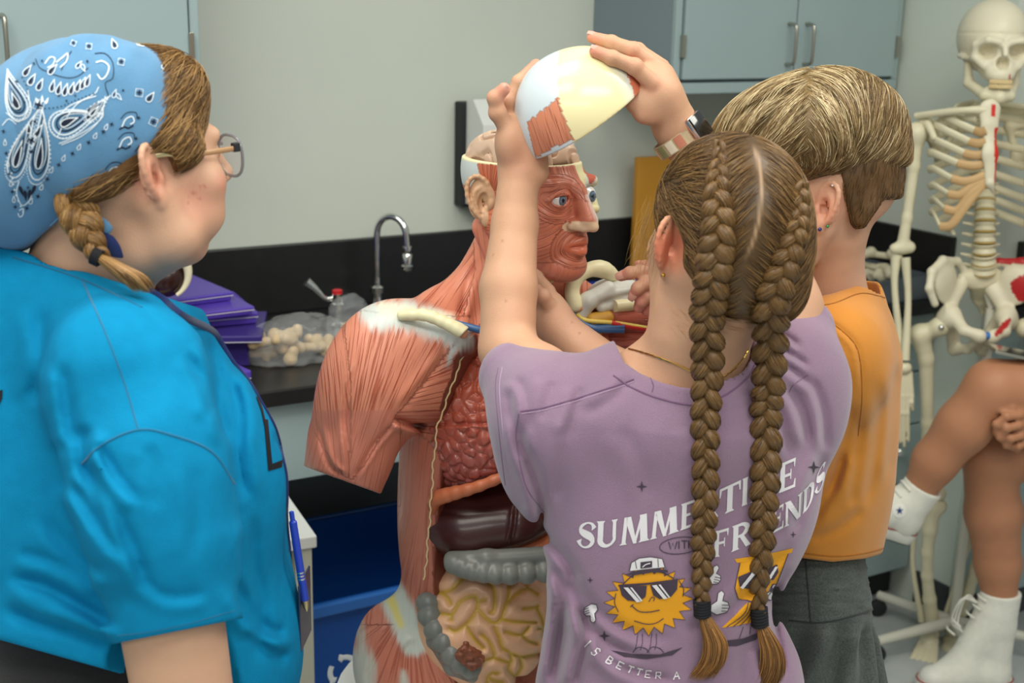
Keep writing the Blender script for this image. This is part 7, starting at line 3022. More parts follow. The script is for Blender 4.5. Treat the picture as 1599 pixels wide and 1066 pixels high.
# ---- shorts and shoes (below the picture)
m_den = fabric('dark_denim', rgb(52, 60, 80), 0.1)
sh = SDF().u(ell(pP(1032, 1110, 0.05), (0.158, 0.108, 0.13), MPb), 0)
for sx in (-1, 1):
    h0 = pP(1030, 1150, 0.05) + MPb[0] * 0.078 * sx
    sh.u(path([h0, np.array([h0[0], h0[1] + 0.01, 0.55])], [0.095, 0.085], 0.02), 0.03)
    a0 = np.array([h0[0], h0[1], 0.045])
    SDF().u(path([a0 - fPb * 0.04, a0 + fPb * 0.06, a0 + fPb * 0.16 - Z * 0.008], [0.043, 0.043, 0.033], 0.01), 0).cut((lambda P: 0.002 - P[:, 2], np.zeros(3), 1e9), 0.003).build('shoe', a0 - 0.3, a0 + 0.3, 0.007, m_white, personP)
sh.cut((lambda P: np.maximum(0.54 - P[:, 2], P[:, 2] - 0.93), np.zeros(3), 1e9), 0.004)
sh.build('shorts', np.array([-0.1, 1.3, 0.5]), np.array([0.5, 1.8, 0.96]), 0.008, m_den, personP)
# ------------------------------------------------------------------ person in the orange t-shirt
YO = 1.80
pO = lambda px, py, dy=0.0: q(px, py, YO + dy)
fO = unit(V3(-0.97, 0.24, 0))
MO = frame(fO, pitch=-0.05)
OO = q(1275, 306, YO)
SO = 1.04
ho = lambda p: OO + SO * np.asarray(p, float) @ MO
fOb = unit(V3(-0.95, 0.30, 0))
MOb = frame(fOb)
bO = SDF()
add_all(bO, head_prims(MO, OO, SO, ears=(1, 1)))
bO.u(path([ho((0, -0.022, -0.05)), pO(1292, 420, 0.01), pO(1304, 500, 0.01)], [0.050, 0.046, 0.058], 0.02), 0.02)
bO.u(ell(pO(1286, 640, 0.02), (0.12, 0.078, 0.16), MOb), 0.05)
bO.u(ell(pO(1274, 820, 0.03), (0.10, 0.070, 0.17), MOb), 0.04)
bO.u(ell(pO(1262, 1000, 0.03), (0.095, 0.060, 0.14), MOb), 0.03)
sO, sO2 = pO(1276, 550, -0.105), pO(1276, 530, 0.13)
bO.u(cone(sO, sO2, 0.040, 0.040), 0.03)
eO, wO = q(1062, 665, 1.70), q(872, 512, 1.775)
bO.u(path([sO, q(1190, 618, 1.70), eO], [0.042, 0.042, 0.038], 0.02), 0.02)
bO.u(path([eO, q(965, 592, 1.735), wO], [0.038, 0.0375, 0.027], 0.02), 0.015)
hdO = unit(q(835, 472, 1.80) - wO)
SDo = unit(np.cross(hdO, V3(0, 1, 0)))
bO.u(ell(q(850, 490, 1.79), (0.040, 0.018, 0.036), np.stack([hdO, np.cross(SDo, hdO), SDo])), 0.02)
for i, off in enumerate((-0.026, -0.009, 0.009, 0.025)):
    b0 = q(838, 474, 1.80) + SDo * off
    finger(bO, [b0, b0 + hdO * 0.028 + V3(0, 0.004, 0), b0 + hdO * 0.048 + V3(0, 0.012, 0), b0 + hdO * 0.06 + V3(0, 0.024, 0)], 0.0095, 0.007)
finger(bO, [q(858, 478, 1.775), q(848, 462, 1.77), q(838, 452, 1.78)], 0.011, 0.0085)
eO2, wO2 = q(1160, 600, 1.96), q(1058, 452, 1.93)
bO.u(path([sO2, (sO2 + eO2) / 2, eO2], [0.050, 0.042, 0.036], 0.02), 0.03)
bO.u(path([eO2, wO2], [0.037, 0.026], 0.02), 0.015)
bO.u(path([wO2, q(1035, 446, 1.92)], [0.026, 0.028], 0.01), 0.01)
bO.u(ell(q(1030, 448, 1.92), (0.034, 0.02, 0.032), frame(V3(0, 1, 0))), 0.02)
TIPS = []
for pts in ([(1018, 428, 1.915), (1000, 424, 1.905), (984, 426, 1.90), (970, 431, 1.905)], [(1020, 445, 1.905), (1008, 442, 1.895), (996, 450, 1.89), (989, 461, 1.895)], [(1022, 462, 1.91), (1010, 462, 1.90), (1002, 470, 1.90), (997, 480, 1.905)],
            [(1026, 474, 1.92), (1016, 478, 1.915), (1010, 486, 1.915)], [(1030, 430, 1.94), (1012, 416, 1.94), (998, 414, 1.945)]):
    P = [q(*p) for p in pts]
    finger(bO, P, 0.0105, 0.0082)
    TIPS.append(P)
for sx in (-1, 1):
    h0 = pO(1266, 1010, 0.03) + MOb[0] * 0.062 * sx
    a_ = np.array([h0[0] + 0.01, h0[1], 0.09])
    bO.u(path([h0, np.array([h0[0] - 0.01, h0[1], 0.46]), a_], [0.050, 0.046, 0.038], 0.02), 0.03)
    bO.u(path([a_ - Z * 0.045, a_ - Z * 0.055 + fOb * 0.13], [0.036, 0.028], 0.01), 0.02)
skO = rgb(204, 158, 130)
earO = ho((-0.080, -0.016, -0.004))
spots = [(earO, 0.04, 0.5, rgb(232, 150, 124))] + [(P[-1], 0.03, 0.6, rgb(226, 130, 124)) for P in TIPS] + [(P[1], 0.02, 0.4, rgb(222, 140, 126)) for P in TIPS]
for x, y in ((905, 520), (893, 502)):
    p = surf_pt(bO, x, y)
    if p is not None:
        spots.append((p, 0.003, 0.6, rgb(150, 90, 70)))
v, f = bO.mesh(np.array([0.02, 1.58, 0.0]), np.array([0.62, 2.10, 1.66]), 0.0033)
personO = mesh_obj('person', v, f, m_skin, None, True, skin_paint(skO, None, spots, 6)(v))
tag(personO, 'person with short blond-streaked hair in a cropped orange t-shirt and grey skirt', 'person')
for P in TIPS[:2]:
    a = unit(P[-1] - P[-2])
    u = unit(V3(0, -1, 0.5) - a * (a @ V3(0, -1, 0.5)))
    nail(P[-1] + u * 0.0078, a, u, personO, 0.006, 0.0068)

m_orange = fabric('ochre_jersey', rgb(196, 128, 50), 0.06, 0.2, vscale=14)
so = SDF()
so.u(ell(pO(1290, 640, 0.02), (0.155, 0.106, 0.20), MOb), 0)
so.u(ell(pO(1284, 790, 0.03), (0.142, 0.098, 0.20), MOb), 0.05)
so.u(path([pO(1306, 470, 0.02), pO(1294, 540, 0.02)], [0.060, 0.085], 0.02), 0.05)
so.u(path([pO(1312, 530, -0.05), pO(1300, 560, -0.10)], [0.06, 0.068], 0.02), 0.05)
so.u(path([pO(1312, 520, 0.08), pO(1295, 545, 0.13)], [0.06, 0.065], 0.02), 0.05)
so.u(path([pO(1296, 560, -0.10), q(1215, 610, 1.70), q(1170, 640, 1.70)], [0.062, 0.064, 0.062], 0.02), 0.07)
so.u(path([pO(1295, 545, 0.13), q(1240, 580, 1.95)], [0.065, 0.062], 0.02), 0.03)
so.disp(lambda P: -cloth_noise(P, fold_axes(unit(V3(0.15, 0, 1)), 15, 3.5), 0.0028, 71))
so.disp(folds([([(1278, 496), (1312, 514), (1340, 548), (1346, 618)], 0.003, 4), ([(1330, 620), (1318, 700), (1290, 780)], 0.007, 10), ([(1380, 600), (1370, 700), (1350, 800)], 0.005, 11), ([(1400, 560), (1396, 660), (1388, 760)], 0.004, 9),
               ([(1320, 700), (1300, 760), (1262, 820)], 0.006, -9), ([(1350, 790), (1310, 825), (1262, 845)], 0.004, 9), ([(1345, 640), (1338, 720), (1330, 800)], 0.004, 9)]))
OCX, OCY = [1200, 1246, 1262, 1300, 1330, 1352, 1372, 1392, 1430], [455, 466, 466, 458, 448, 438, 440, 452, 470]


def collO(P):
    px, py = topix(P)
    return (np.interp(px, OCX, OCY) - py) / 1090.0


so.cut((collO, np.zeros(3), 1e9), 0.004)
HOX, HOY = [1150, 1228, 1300, 1350, 1385, 1420], [858, 868, 877, 872, 862, 850]
so.cut((lambda P: (topix(P)[1] - np.interp(topix(P)[0], HOX, HOY)) / 1090.0, np.zeros(3), 1e9), 0.004)
so.sub((lambda P: np.maximum(SDF().u(path([ho((0, -0.03, -0.05)), pO(1302, 430, 0.01), pO(1310, 500, 0.01)], [0.056, 0.056, 0.064], 0.02), 0)(P), (topix(P)[1] - 520) / 1090), pO(1305, 450, 0.01), 0.2), 0.004)
so.sub(cone(q(1215, 610, 1.70), q(1150, 650, 1.70), 0.052, 0.056), 0.004)
v, f = so.mesh(np.array([0.15, 1.55, 0.75]), np.array([0.66, 2.08, 1.42]), 0.0038)
shirtO = mesh_obj('t_shirt', v, f, m_orange, personO)
bvO = bvh_of([shirtO])
m_ord = fabric('ochre_stitching', rgb(160, 100, 36), 0.08, 0.1)
raised_seam('armhole_seam', [(1262, 500), (1280, 497), (1312, 514), (1340, 548), (1346, 618), (1340, 680)], 0.0009, m_ord, shirtO, bvO)
raised_seam('collar_seam', [(1250, 480), (1300, 474), (1345, 458), (1388, 466)], 0.0012, m_ord, shirtO, bvO)
raised_seam('hem_stitch', [(1235, 860), (1300, 868), (1350, 863), (1388, 853)], 0.0012, m_ord, shirtO, bvO)

m_skirt = fabric('charcoal_heather', rgb(76, 82, 78), 0.14, 0.1, bscale=420, vscale=40, heather=0.22)
MSk = frame(V3(-1, 0.05, 0))
sk = SDF().u(ell(pO(1264, 900, 0.03), (0.145, 0.082, 0.14), MSk), 0)
sk.u(path([pO(1266, 945, 0.03), pO(1262, 1110, 0.03)], [0.086, 0.124], 0.02, flat=(MSk[0], 1.7)), 0.03)


def ruffle(P):
    px, py = topix(P)
    d = P - pO(1278, 980, 0.03)
    a = np.arctan2(d[:, 1], d[:, 0])
    w = sstep(955, 1010, py)
    up = 1 - w
    return -(w * 0.0075 * np.sin(a * 17 + 0.02 * py + 1.2 * vnoise(P * 14, 3)) + up * 0.0022 * vnoise(np.column_stack([a * 3, py / 4.5, 0 * a]), 5))


sk.disp(ruffle)
sk.cut((lambda P: np.maximum(0.56 - P[:, 2], (835 - topix(P)[1]) / 1090.0), np.zeros(3), 1e9), 0.004)
v, f = sk.mesh(np.array([0.15, 1.55, 0.5]), np.array([0.66, 2.1, 1.0]), 0.004)
skO_ = mesh_obj('skirt', v, f, m_skirt, personO)
bvS = bvh_of([skO_])
m_skd = fabric('dark_heather_seam', rgb(48, 52, 50), 0.1, 0.1)
raised_seam('yoke_seam', [(1232, 968), (1280, 972), (1330, 962), (1366, 950)], 0.0014, m_skd, skO_, bvS)
raised_seam('gathered_seam', [(1258, 876), (1262, 920), (1266, 970)], 0.0014, m_skd, skO_, bvS)
for sx in (-1, 1):
    h0 = pO(1266, 1010, 0.03) + MOb[0] * 0.062 * sx
    a0 = np.array([h0[0] + 0.01, h0[1], 0.045])
    SDF().u(path([a0 - fOb * 0.04, a0 + fOb * 0.06, a0 + fOb * 0.16 - Z * 0.008], [0.043, 0.043, 0.033], 0.01), 0).cut((lambda P: 0.002 - P[:, 2], np.zeros(3), 1e9), 0.003).build('shoe', a0 - 0.3, a0 + 0.3, 0.007, m_white, personO)

# hair: long top over a short clipped nape
m_hairO = mat('streaked_blond_hair', rgb(150, 118, 70), 0.42, spec=0.45, attr='Col')
nape = SDF().u(ell(ho((0, -0.016, 0.030)), (0.0785, 0.1015, 0.090), MO), 0)
nape.u(path([ho((-0.03, -0.075, -0.03)), ho((-0.015, -0.072, -0.075))], [0.040, 0.034], 0.01), 0.03)
nape.cut(pxcut((1312, 270), (1316, 300), (1340, 290), YO - 0.06), 0.006)
nape.cut(pxcut((1314, 300), (1332, 358), (1350, 290), YO - 0.06), 0.008)
nape.cut((lambda P: (topix(P)[1] - np.interp(topix(P)[0], [1300, 1332, 1350, 1380], [330, 357, 354, 310])) / 1090, np.zeros(3), 1e9), 0.01)
v, f = nape.mesh(OO - 0.2, OO + 0.2, 0.003)
nc = rgb(92, 66, 38)[None] * (1 + 0.3 * vnoise(v * np.array([200, 200, 60]), 3)[:, None])
hairO = mesh_obj('hair', v, f, m_hairO, personO, True, {'Col': nc})
g = np.random.default_rng(77)
px, py = topix(v)
rt = pick(v, (v[:, 1] < OO[1] + 0.03), 1500, 3)
pth = grow(nape, rt, lambda P: np.tile(-_U - 0.25 * _R, (len(P), 1)), 6, 0.0035, g.uniform(0.0003, 0.002, len(rt)), 0.2, 4)
strand_mesh('short_hairs', pth, 0.0004, m_hairO, hairO, np.array([rgb(96, 70, 40), rgb(118, 88, 52), rgb(78, 56, 32)])[g.integers(0, 3, len(rt))])
top = SDF().u(ell(pO(1262, 205, 0.0), (0.108, 0.098, 0.080), MO), 0)
top.u(ell(pO(1315, 205, 0.0), (0.056, 0.088, 0.078), MO), 0.04)
top.u(ell(pO(1322, 250, -0.01), (0.050, 0.084, 0.050), MO), 0.03)
top.u(ell(pO(1200, 225, 0.0), (0.070, 0.08, 0.070), MO), 0.03)
top.cut((lambda P: (topix(P)[1] - np.interp(topix(P)[0], [1100, 1200, 1262, 1290, 1330, 1370, 1400], [300, 300, 285, 276, 282, 276, 262])) / 1090, np.zeros(3), 1e9), 0.02)
top.disp(folds([([(1262, 126), (1300, 160), (1330, 210), (1345, 262)], 0.005, 8), ([(1255, 128), (1225, 160), (1190, 200), (1165, 240)], 0.004, 8), ([(1268, 150), (1290, 200), (1310, 265)], 0.003, 7), ([(1240, 140), (1190, 160), (1140, 190)], 0.004, 8)]))
v, f = top.mesh(OO - 0.24, OO + 0.26, 0.0035)
tc2 = rgb(118, 94, 58)[None] * (1 + 0.25 * vnoise(v * 90, 3)[:, None])
topO = mesh_obj('hair_top', v, f, m_hairO, hairO, True, {'Col': tc2})


def flowO(P):
    px, py = topix(P)
    dx = px - 1258 + 14 * vnoise(np.column_stack([py / 9, px / 60, 0 * px]), 5)
    lft = dx < 0
    ang = np.where(lft, np.interp(px, [1120, 1200, 1262], [2.45, 2.6, 2.5]), np.interp(px, [1262, 1300, 1340, 1375], [0.75, 1.0, 1.55, 2.1]))
    ang = np.where(lft, ang, np.minimum(ang + sstep(190, 275, py) * 0.9, 2.5))
    return np.outer(np.cos(ang), _R) - np.outer(np.sin(ang) + 0.25, _U)


pxv, pyv = topix(v)
rt = np.concatenate([pick(v, (v[:, 1] < OO[1] + 0.06), 6500, 9), pick(v, (np.abs(pxv - 1258) < 26) & (v[:, 1] < OO[1]) & (pyv < 262), 1500, 10)])
ln = g.uniform(0.6, 1.3, len(rt)) * 0.0055
pth = grow(top, rt, flowO, 10, ln, g.uniform(0.0001, 0.0035, len(rt)), 0.13, 8)
px, py = topix(rt)
hl = np.array([rgb(122, 97, 62), rgb(100, 78, 48), rgb(146, 119, 80), rgb(188, 164, 120), rgb(206, 186, 146)])
w = sstep(300, 130, py)[:, None]
sel = np.where(g.uniform(0, 1, len(rt)) < 0.14 + 0.40 * sstep(235, 130, py) * sstep(1390, 1250, px), g.integers(3, 5, len(rt)), g.integers(0, 3, len(rt)))
strand_mesh('hair_strands', pth, 0.00048, m_hairO, topO, hl[sel] * g.uniform(0.85, 1.15, (len(rt), 1)))
for p, c, r in ((ho((-0.0835, -0.020, 0.026)), rgb(230, 230, 235), 0.0016), (ho((-0.0835, -0.006, -0.031)), rgb(20, 30, 110), 0.0028), (ho((-0.083, -0.016, -0.027)), rgb(20, 130, 60), 0.0022)):
    SDF().u(ell(p + V3(0, -0.004, 0), r), 0).build('earring', p - 0.012, p + 0.012, 0.0008, mat('stud_%d' % int(r * 1e5), c, 0.12, coat=1.0), personO)
# ------------------------------------------------------------------ teaching skeleton
YK = 3.12
XK = 1549
kO = q(XK, 260, YK)
pK = lambda px, py, dy=0.0: q(px, py, YK + dy)
skel = empty('skeleton_model', np.array([*q(1500, 985, 3.20)[:2], 0]))
tag(skel, 'life-size ivory teaching skeleton with red muscle marks hanging on a wheeled pole', 'skeleton')
m_iv = mat('ivory_plastic', rgb(216, 208, 180), 0.42, var=0.04, vscale=12, attr='Col')
m_iv2 = mat('ivory_bone_plastic', rgb(214, 206, 176), 0.42, var=0.05, vscale=14)
m_cart = mat('tan_cartilage', rgb(196, 160, 112), 0.45, var=0.05)
m_disc = mat('yellow_disc', rgb(196, 166, 96), 0.5)
IV = rgb(218, 210, 184)
RED = rgb(176, 34, 36)


def mir(p):
    """mirror a world point across the skeleton's middle plane"""
    p = np.asarray(p, float).copy()
    c = q(XK, topix(p)[1], p[1])[0] if False else kO[0] + (p[2] - kO[2]) * 0.0
    p[0] = 2 * c - p[0]
    return p


def bone_tube(name, pts, r, parent, m=None, seg=12, n=24, ends=None):
    P = spline(pts, n)
    rr_ = spline(np.asarray(r, float)[:, None], n)[:, 0] if np.ndim(r) else np.full(n, r)
    mb = MB()
    mb.tube(P, rr_, seg)
    return mb.build(name, m or m_iv2, parent, True)


def sdf_bone(name, prims, parent, h=0.004, m=None, paint=None, post=None):
    s = SDF()
    for p, k in prims:
        s.u(p, k)
    if post:
        post(s)
    lo = np.min([c - R for (f, c, R), k in prims], axis=0) - 0.01
    hi = np.max([c + R for (f, c, R), k in prims], axis=0) + 0.01
    v, f = s.mesh(lo, hi, h)
    if paint:
        return mesh_obj(name, v, f, m_iv, parent, True, {'Col': paint(v)})
    return mesh_obj(name, v, f, m or m_iv2, parent)


# skull
fK = unit(V3(-0.06, -1, 0))
MK = frame(fK, pitch=0.02)
OK = q(1550, 83, YK + 0.02)
SK = 1.07
sku = SDF()
A = sku.u
A(ell((0, -0.015, 0.036), (0.075, 0.095, 0.082)), 0)
A(ell((0, 0.045, -0.018), (0.052, 0.040, 0.040)), 0.02)
for sx in (-1, 1):
    A(path([(sx * 0.012, 0.082, 0.024), (sx * 0.035, 0.080, 0.028), (sx * 0.055, 0.060, 0.018)], [0.008, 0.009, 0.008], 0.004), 0.01)
    A(path([(sx * 0.055, 0.060, 0.018), (sx * 0.055, 0.056, -0.008), (sx * 0.036, 0.070, -0.026)], [0.007, 0.008, 0.010], 0.004), 0.008)
    A(path([(sx * 0.055, 0.050, -0.012), (sx * 0.068, 0.020, -0.010), (sx * 0.069, -0.008, -0.008)], [0.0065, 0.005, 0.006], 0.003), 0.006)
A(ell((0, 0.070, -0.046), (0.030, 0.026, 0.020)), 0.015)
A(cone((0, 0.086, 0.014), (0, 0.094, -0.002), 0.007, 0.006), 0.008)
for sx in (-1, 1):
    sku.sub(ell((sx * 0.031, 0.082, 0.004), (0.0185, 0.034, 0.0155)), 0.006)
    sku.sub(ell((sx * 0.006, 0.094, -0.020), (0.0085, 0.03, 0.013)), 0.004)
    sku.sub(ell((sx * 0.050, 0.045, -0.045), (0.014, 0.03, 0.02)), 0.008)
sku.sub((lambda P: np.maximum(np.abs(P[:, 2] - 0.042 - P[:, 1] * 0.02) - 0.0012, -(np.sqrt((P[:, 0] / 0.0735) ** 2 + ((P[:, 1] + 0.015) / 0.0935) ** 2) - 1) * 0.05), np.zeros(3), 1e9), 0.001)
v, f = sku.mesh((-0.1, -0.13, -0.09), (0.1, 0.13, 0.14), 0.0032)
x, y, z = v.T
col = np.tile(IV, (len(v), 1))
dk = np.maximum(sstep(0.078, 0.055, y) * (np.hypot((np.abs(x) - 0.031) / 0.0175, (z - 0.004) / 0.0145) < 1) * (y > 0.03), 0)
rd = (x < -0.058) & (np.hypot((y - 0.0) / 0.06, (z - 0.035) / 0.055) < 1)
col[rd] = RED
mk = (x < -0.012) & (y > 0.03) & (np.hypot((x + 0.02) / 0.016, (z + 0.046) / 0.008) < 1) & (vnoise(v * np.array([260, 1, 60]), 4) > 0.2)
col[mk] = RED
mesh_obj('skull', v @ MK * SK + OK, f, m_iv, skel, True, {'Col': col})
jw = SDF()
for sx in (-1, 1):
    jw.u(path([(sx * 0.055, 0.008, -0.020), (sx * 0.050, 0.016, -0.066), (sx * 0.026, 0.066, -0.090), (0, 0.082, -0.093)], [0.008, 0.0105, 0.012, 0.014], 0.006), 0.006)
    jw.u(path([(sx * 0.020, 0.068, -0.076), (0, 0.078, -0.076)], [0.008, 0.009], 0.006), 0.008)
v, f = jw.mesh((-0.09, -0.03, -0.13), (0.09, 0.12, 0.01), 0.0032)
mesh_obj('jawbone', v @ MK * SK + OK, f, m_iv2, skel)
m_tooth = mat('tooth_enamel', rgb(214, 190, 140), 0.3)
mb = MB()
for row, z0 in ((0, -0.060), (1, -0.0695)):
    for k in range(12):
        a = (k - 5.5) * 0.155
        p = V3(0.0275 * math.sin(a * 1.1), 0.062 + 0.034 * math.cos(a * 1.1), z0)
        mb.box(p @ MK * SK + OK, (0.0026, 0.003, 0.0046), MK, 0.0012)
mb.build('teeth', m_tooth, skel, True)
# sternum, collar bones, shoulder blades
sdf_bone('breastbone', [(path([pK(1545, 172, -0.075), pK(1545, 195, -0.085)], [0.026, 0.020], 0.01, flat=(V3(0, 1, 0), 0.45)), 0), (path([pK(1545, 200, -0.085), pK(1546, 240, -0.10), pK(1546, 285, -0.105)], [0.014, 0.0165, 0.012], 0.01, flat=(V3(0, 1, 0), 0.5)), 0.01),
                        (path([pK(1546, 285, -0.105), pK(1550, 298, -0.10)], [0.009, 0.004], 0.005), 0.005)], skel, 0.0035, paint=lambda v: np.where(((topix(v)[0] > 1553) & (topix(v)[1] > 200) | ((abs(topix(v)[0] - 1551) < 3) & (topix(v)[1] < 182) & (topix(v)[1] > 163)))[:, None], rgb(206, 48, 40), IV))
CLAV = [pK(1538, 172, -0.075), pK(1510, 172, -0.07), pK(1470, 176, -0.03), pK(1430, 181, 0.02)]
for s_ in (0, 1):
    P = [mir(p) for p in CLAV] if s_ else CLAV
    m_ = m_iv2
    bone_tube('collar_bone', P, [0.012, 0.0085, 0.009, 0.008], skel)
    SC = [pK(1445, 192, 0.02), pK(1452, 205, 0.03), pK(1470, 250, 0.09), pK(1490, 195, 0.10)]
    S2 = [mir(p) for p in SC] if s_ else SC
    sdf_bone('shoulder_blade', [(path([S2[0], S2[1]], [0.014, 0.018], 0.01), 0), (path([S2[1], S2[2]], [0.016, 0.012], 0.01), 0.02), (path([S2[3], S2[2]], [0.010, 0.012], 0.01), 0.02), (path([S2[0], S2[3]], [0.010, 0.008], 0.01), 0.02),
                                (path([S2[0] - V3(0, 0.02, 0), S2[0] + V3(0.01 if not s_ else -0.01, -0.045, -0.03)], [0.010, 0.008], 0.01), 0.01)], skel, 0.005)
# spine
SP = [(1545, 160, 0.04), (1544, 200, 0.07), (1542, 240, 0.085), (1540, 280, 0.07), (1539, 310, 0.045), (1538, 350, 0.02), (1537, 390, 0.01), (1536, 425, 0.02)]
spc_ = np.array([q(x, y, YK + d) for x, y, d in SP])
cv = spline(spc_, 200)
sl_ = np.concatenate([[0], np.cumsum(np.linalg.norm(np.diff(cv, axis=0), axis=1))])
nV = 17
for k in range(nV):
    s0 = sl_[-1] * (k + 0.5) / nV
    c = np.array([np.interp(s0, sl_, cv[:, i]) for i in range(3)])
    t = unit(np.array([np.interp(s0 + 0.01, sl_, cv[:, i]) for i in range(3)]) - c)
    r = 0.0165 + 0.0135 * k / (nV - 1)
    hgt = sl_[-1] / nV * 0.40
    mb = MB()
    mb.lathe(c, [(r * 0.98, -hgt), (r * 1.02, -hgt * 0.9), (r * 0.84, 0), (r * 1.02, hgt * 0.9), (r * 0.98, hgt)], 18, t)
    vb_o = mb.build('vertebra', m_iv2, skel, True)
    mb = MB()
    wv = 0.030 + 0.022 * k / nV
    for sx in (-1, 1):
        mb.tube([c + V3(sx * r * 0.7, 0.02, 0), c + V3(sx * wv, 0.03, 0.004)], [0.006, 0.003], 8)
    mb.tube([c + V3(0, r * 0.7, 0), c + V3(0, r + 0.035, -0.012)], [0.007, 0.004], 8)
    mb.build('vertebra_wing', m_iv2, vb_o, True)
    mb = MB()
    mb.lathe(c + t * hgt * 1.25, [(r * 0.95, -hgt * 0.2), (r * 1.0, 0), (r * 0.95, hgt * 0.2)], 18, t)
    mb.build('disc', m_disc, vb_o, True)
# ribs
RB = [((1545, 165), (1492, 168), (1500, 182), (1524, 186)), ((1545, 172), (1470, 178), (1482, 186), (1522, 204)), ((1545, 186), (1460, 192), (1470, 200), (1513, 221)), ((1543, 203), (1455, 214), (1464, 220), (1505, 239)),
      ((1543, 222), (1453, 238), (1460, 240), (1495, 255)), ((1542, 242), (1453, 264), (1459, 264), (1486, 279)), ((1541, 262), (1454, 290), (1460, 290), (1481, 303)), ((1541, 280), (1456, 312), (1460, 312), (1475, 326)), ((1540, 298), (1456, 330), (1459, 334), (1468, 354)), ((1539, 316), (1468, 345), (1476, 356), (1488, 362))]
CT = [None, (1539, 203), (1540, 221), (1540, 240), (1540, 256), (1540, 268), (1540, 276), None, None]
for s_ in (0, 1):
    for i, (a, b, c, d) in enumerate(RB):
        yb = 0.085 - 0.004 * i
        P = [pK(a[0] - 8, a[1], yb), pK((a[0] + b[0]) / 2, (a[1] + b[1]) / 2 - 6, yb + 0.035), pK(b[0], b[1], 0.03), pK(c[0], c[1], -0.03), pK(d[0], d[1], -0.07)]
        if s_:
            P = [mir(p) for p in P]
        mb = MB()
        mb.tube(spline(P, 26), 0.0098 if i else 0.008, 10, flat=0.5, up=(0, 0, 1))
        mb.build('rib', m_iv2, skel, True)
        if 1 <= i <= 8:
            e_ = CT[i] if i < len(CT) and CT[i] else None
            if i <= 4:
                Q = [pK(d[0], d[1], -0.07), pK((d[0] + e_[0]) / 2, (d[1] + e_[1]) / 2 + 3, -0.085), pK(e_[0], e_[1], -0.095)]
            elif i <= 6:
                Q = [pK(d[0], d[1], -0.07), pK(d[0] + 18, d[1] + 4 - (i - 5) * 3, -0.085), pK(1522, e_[1] + 12, -0.095), pK(e_[0], e_[1] + 4, -0.10)]
            elif i == 7:
                Q = [pK(d[0], d[1], -0.07), pK(d[0] + 20, d[1] + 2, -0.085), pK(1516, 302, -0.095), pK(1536, 284, -0.10)]
            else:
                Q = [pK(d[0], d[1], -0.07), pK(d[0] + 18, d[1] - 4, -0.085), pK(1510, 318, -0.095), pK(1534, 288, -0.10)]
            if s_:
                Q = [mir(p) for p in Q]
            mb = MB()
            mb.tube(spline(Q, 16), 0.0105, 10, flat=0.5, up=(0, 0, 1))
            mb.build('rib_cartilage', m_cart, skel, True)
# right side arm and mirrored one
for s_ in (0, 1):
    T_ = (lambda p: mir(p)) if s_ else (lambda p: p)
    a0, a1 = pK(1431, 208, 0.02), pK(1409, 386, 0.01)
    sdf_bone('upper_arm_bone', [(ell(T_(a0), 0.026), 0), (path([T_(a0), T_(pK(1427, 260, 0.02)), T_(pK(1416, 340, 0.015)), T_(a1)], [0.020, 0.0135, 0.0125, 0.015], 0.01), 0.015), (cone(T_(pK(1397, 388, 0.01)), T_(pK(1420, 386, 0.01)), 0.013, 0.015), 0.01)], skel, 0.0045)
    bone_tube('forearm_bone', [T_(pK(1400, 398, 0.02)), T_(pK(1397, 450, 0.0)), T_(pK(1408, 560, -0.03))], [0.015, 0.0085, 0.011], skel)
    bone_tube('forearm_bone', [T_(pK(1414, 402, 0.0)), T_(pK(1418, 470, -0.02)), T_(pK(1413, 562, -0.05))], [0.012, 0.008, 0.012], skel)
    pr = [(ell(T_(pK(1411, 574, -0.045)), (0.020, 0.018, 0.016)), 0)]
    for k in range(5):
        x0, x1 = 1403 + k * 4.5, 1398 + k * 6.5
        yy = [672, 690, 696, 688, 640][k]
        pr.append((path([T_(pK(x0, 582, -0.045)), T_(pK(x1, 618, -0.055)), T_(pK(x1, 645 if k < 4 else 628, -0.06)), T_(pK(x1 + 1, yy, -0.055))], [0.0065, 0.0055, 0.005, 0.004], 0.003), 0.004))
    sdf_bone('hand_bones', pr, skel, 0.0035)
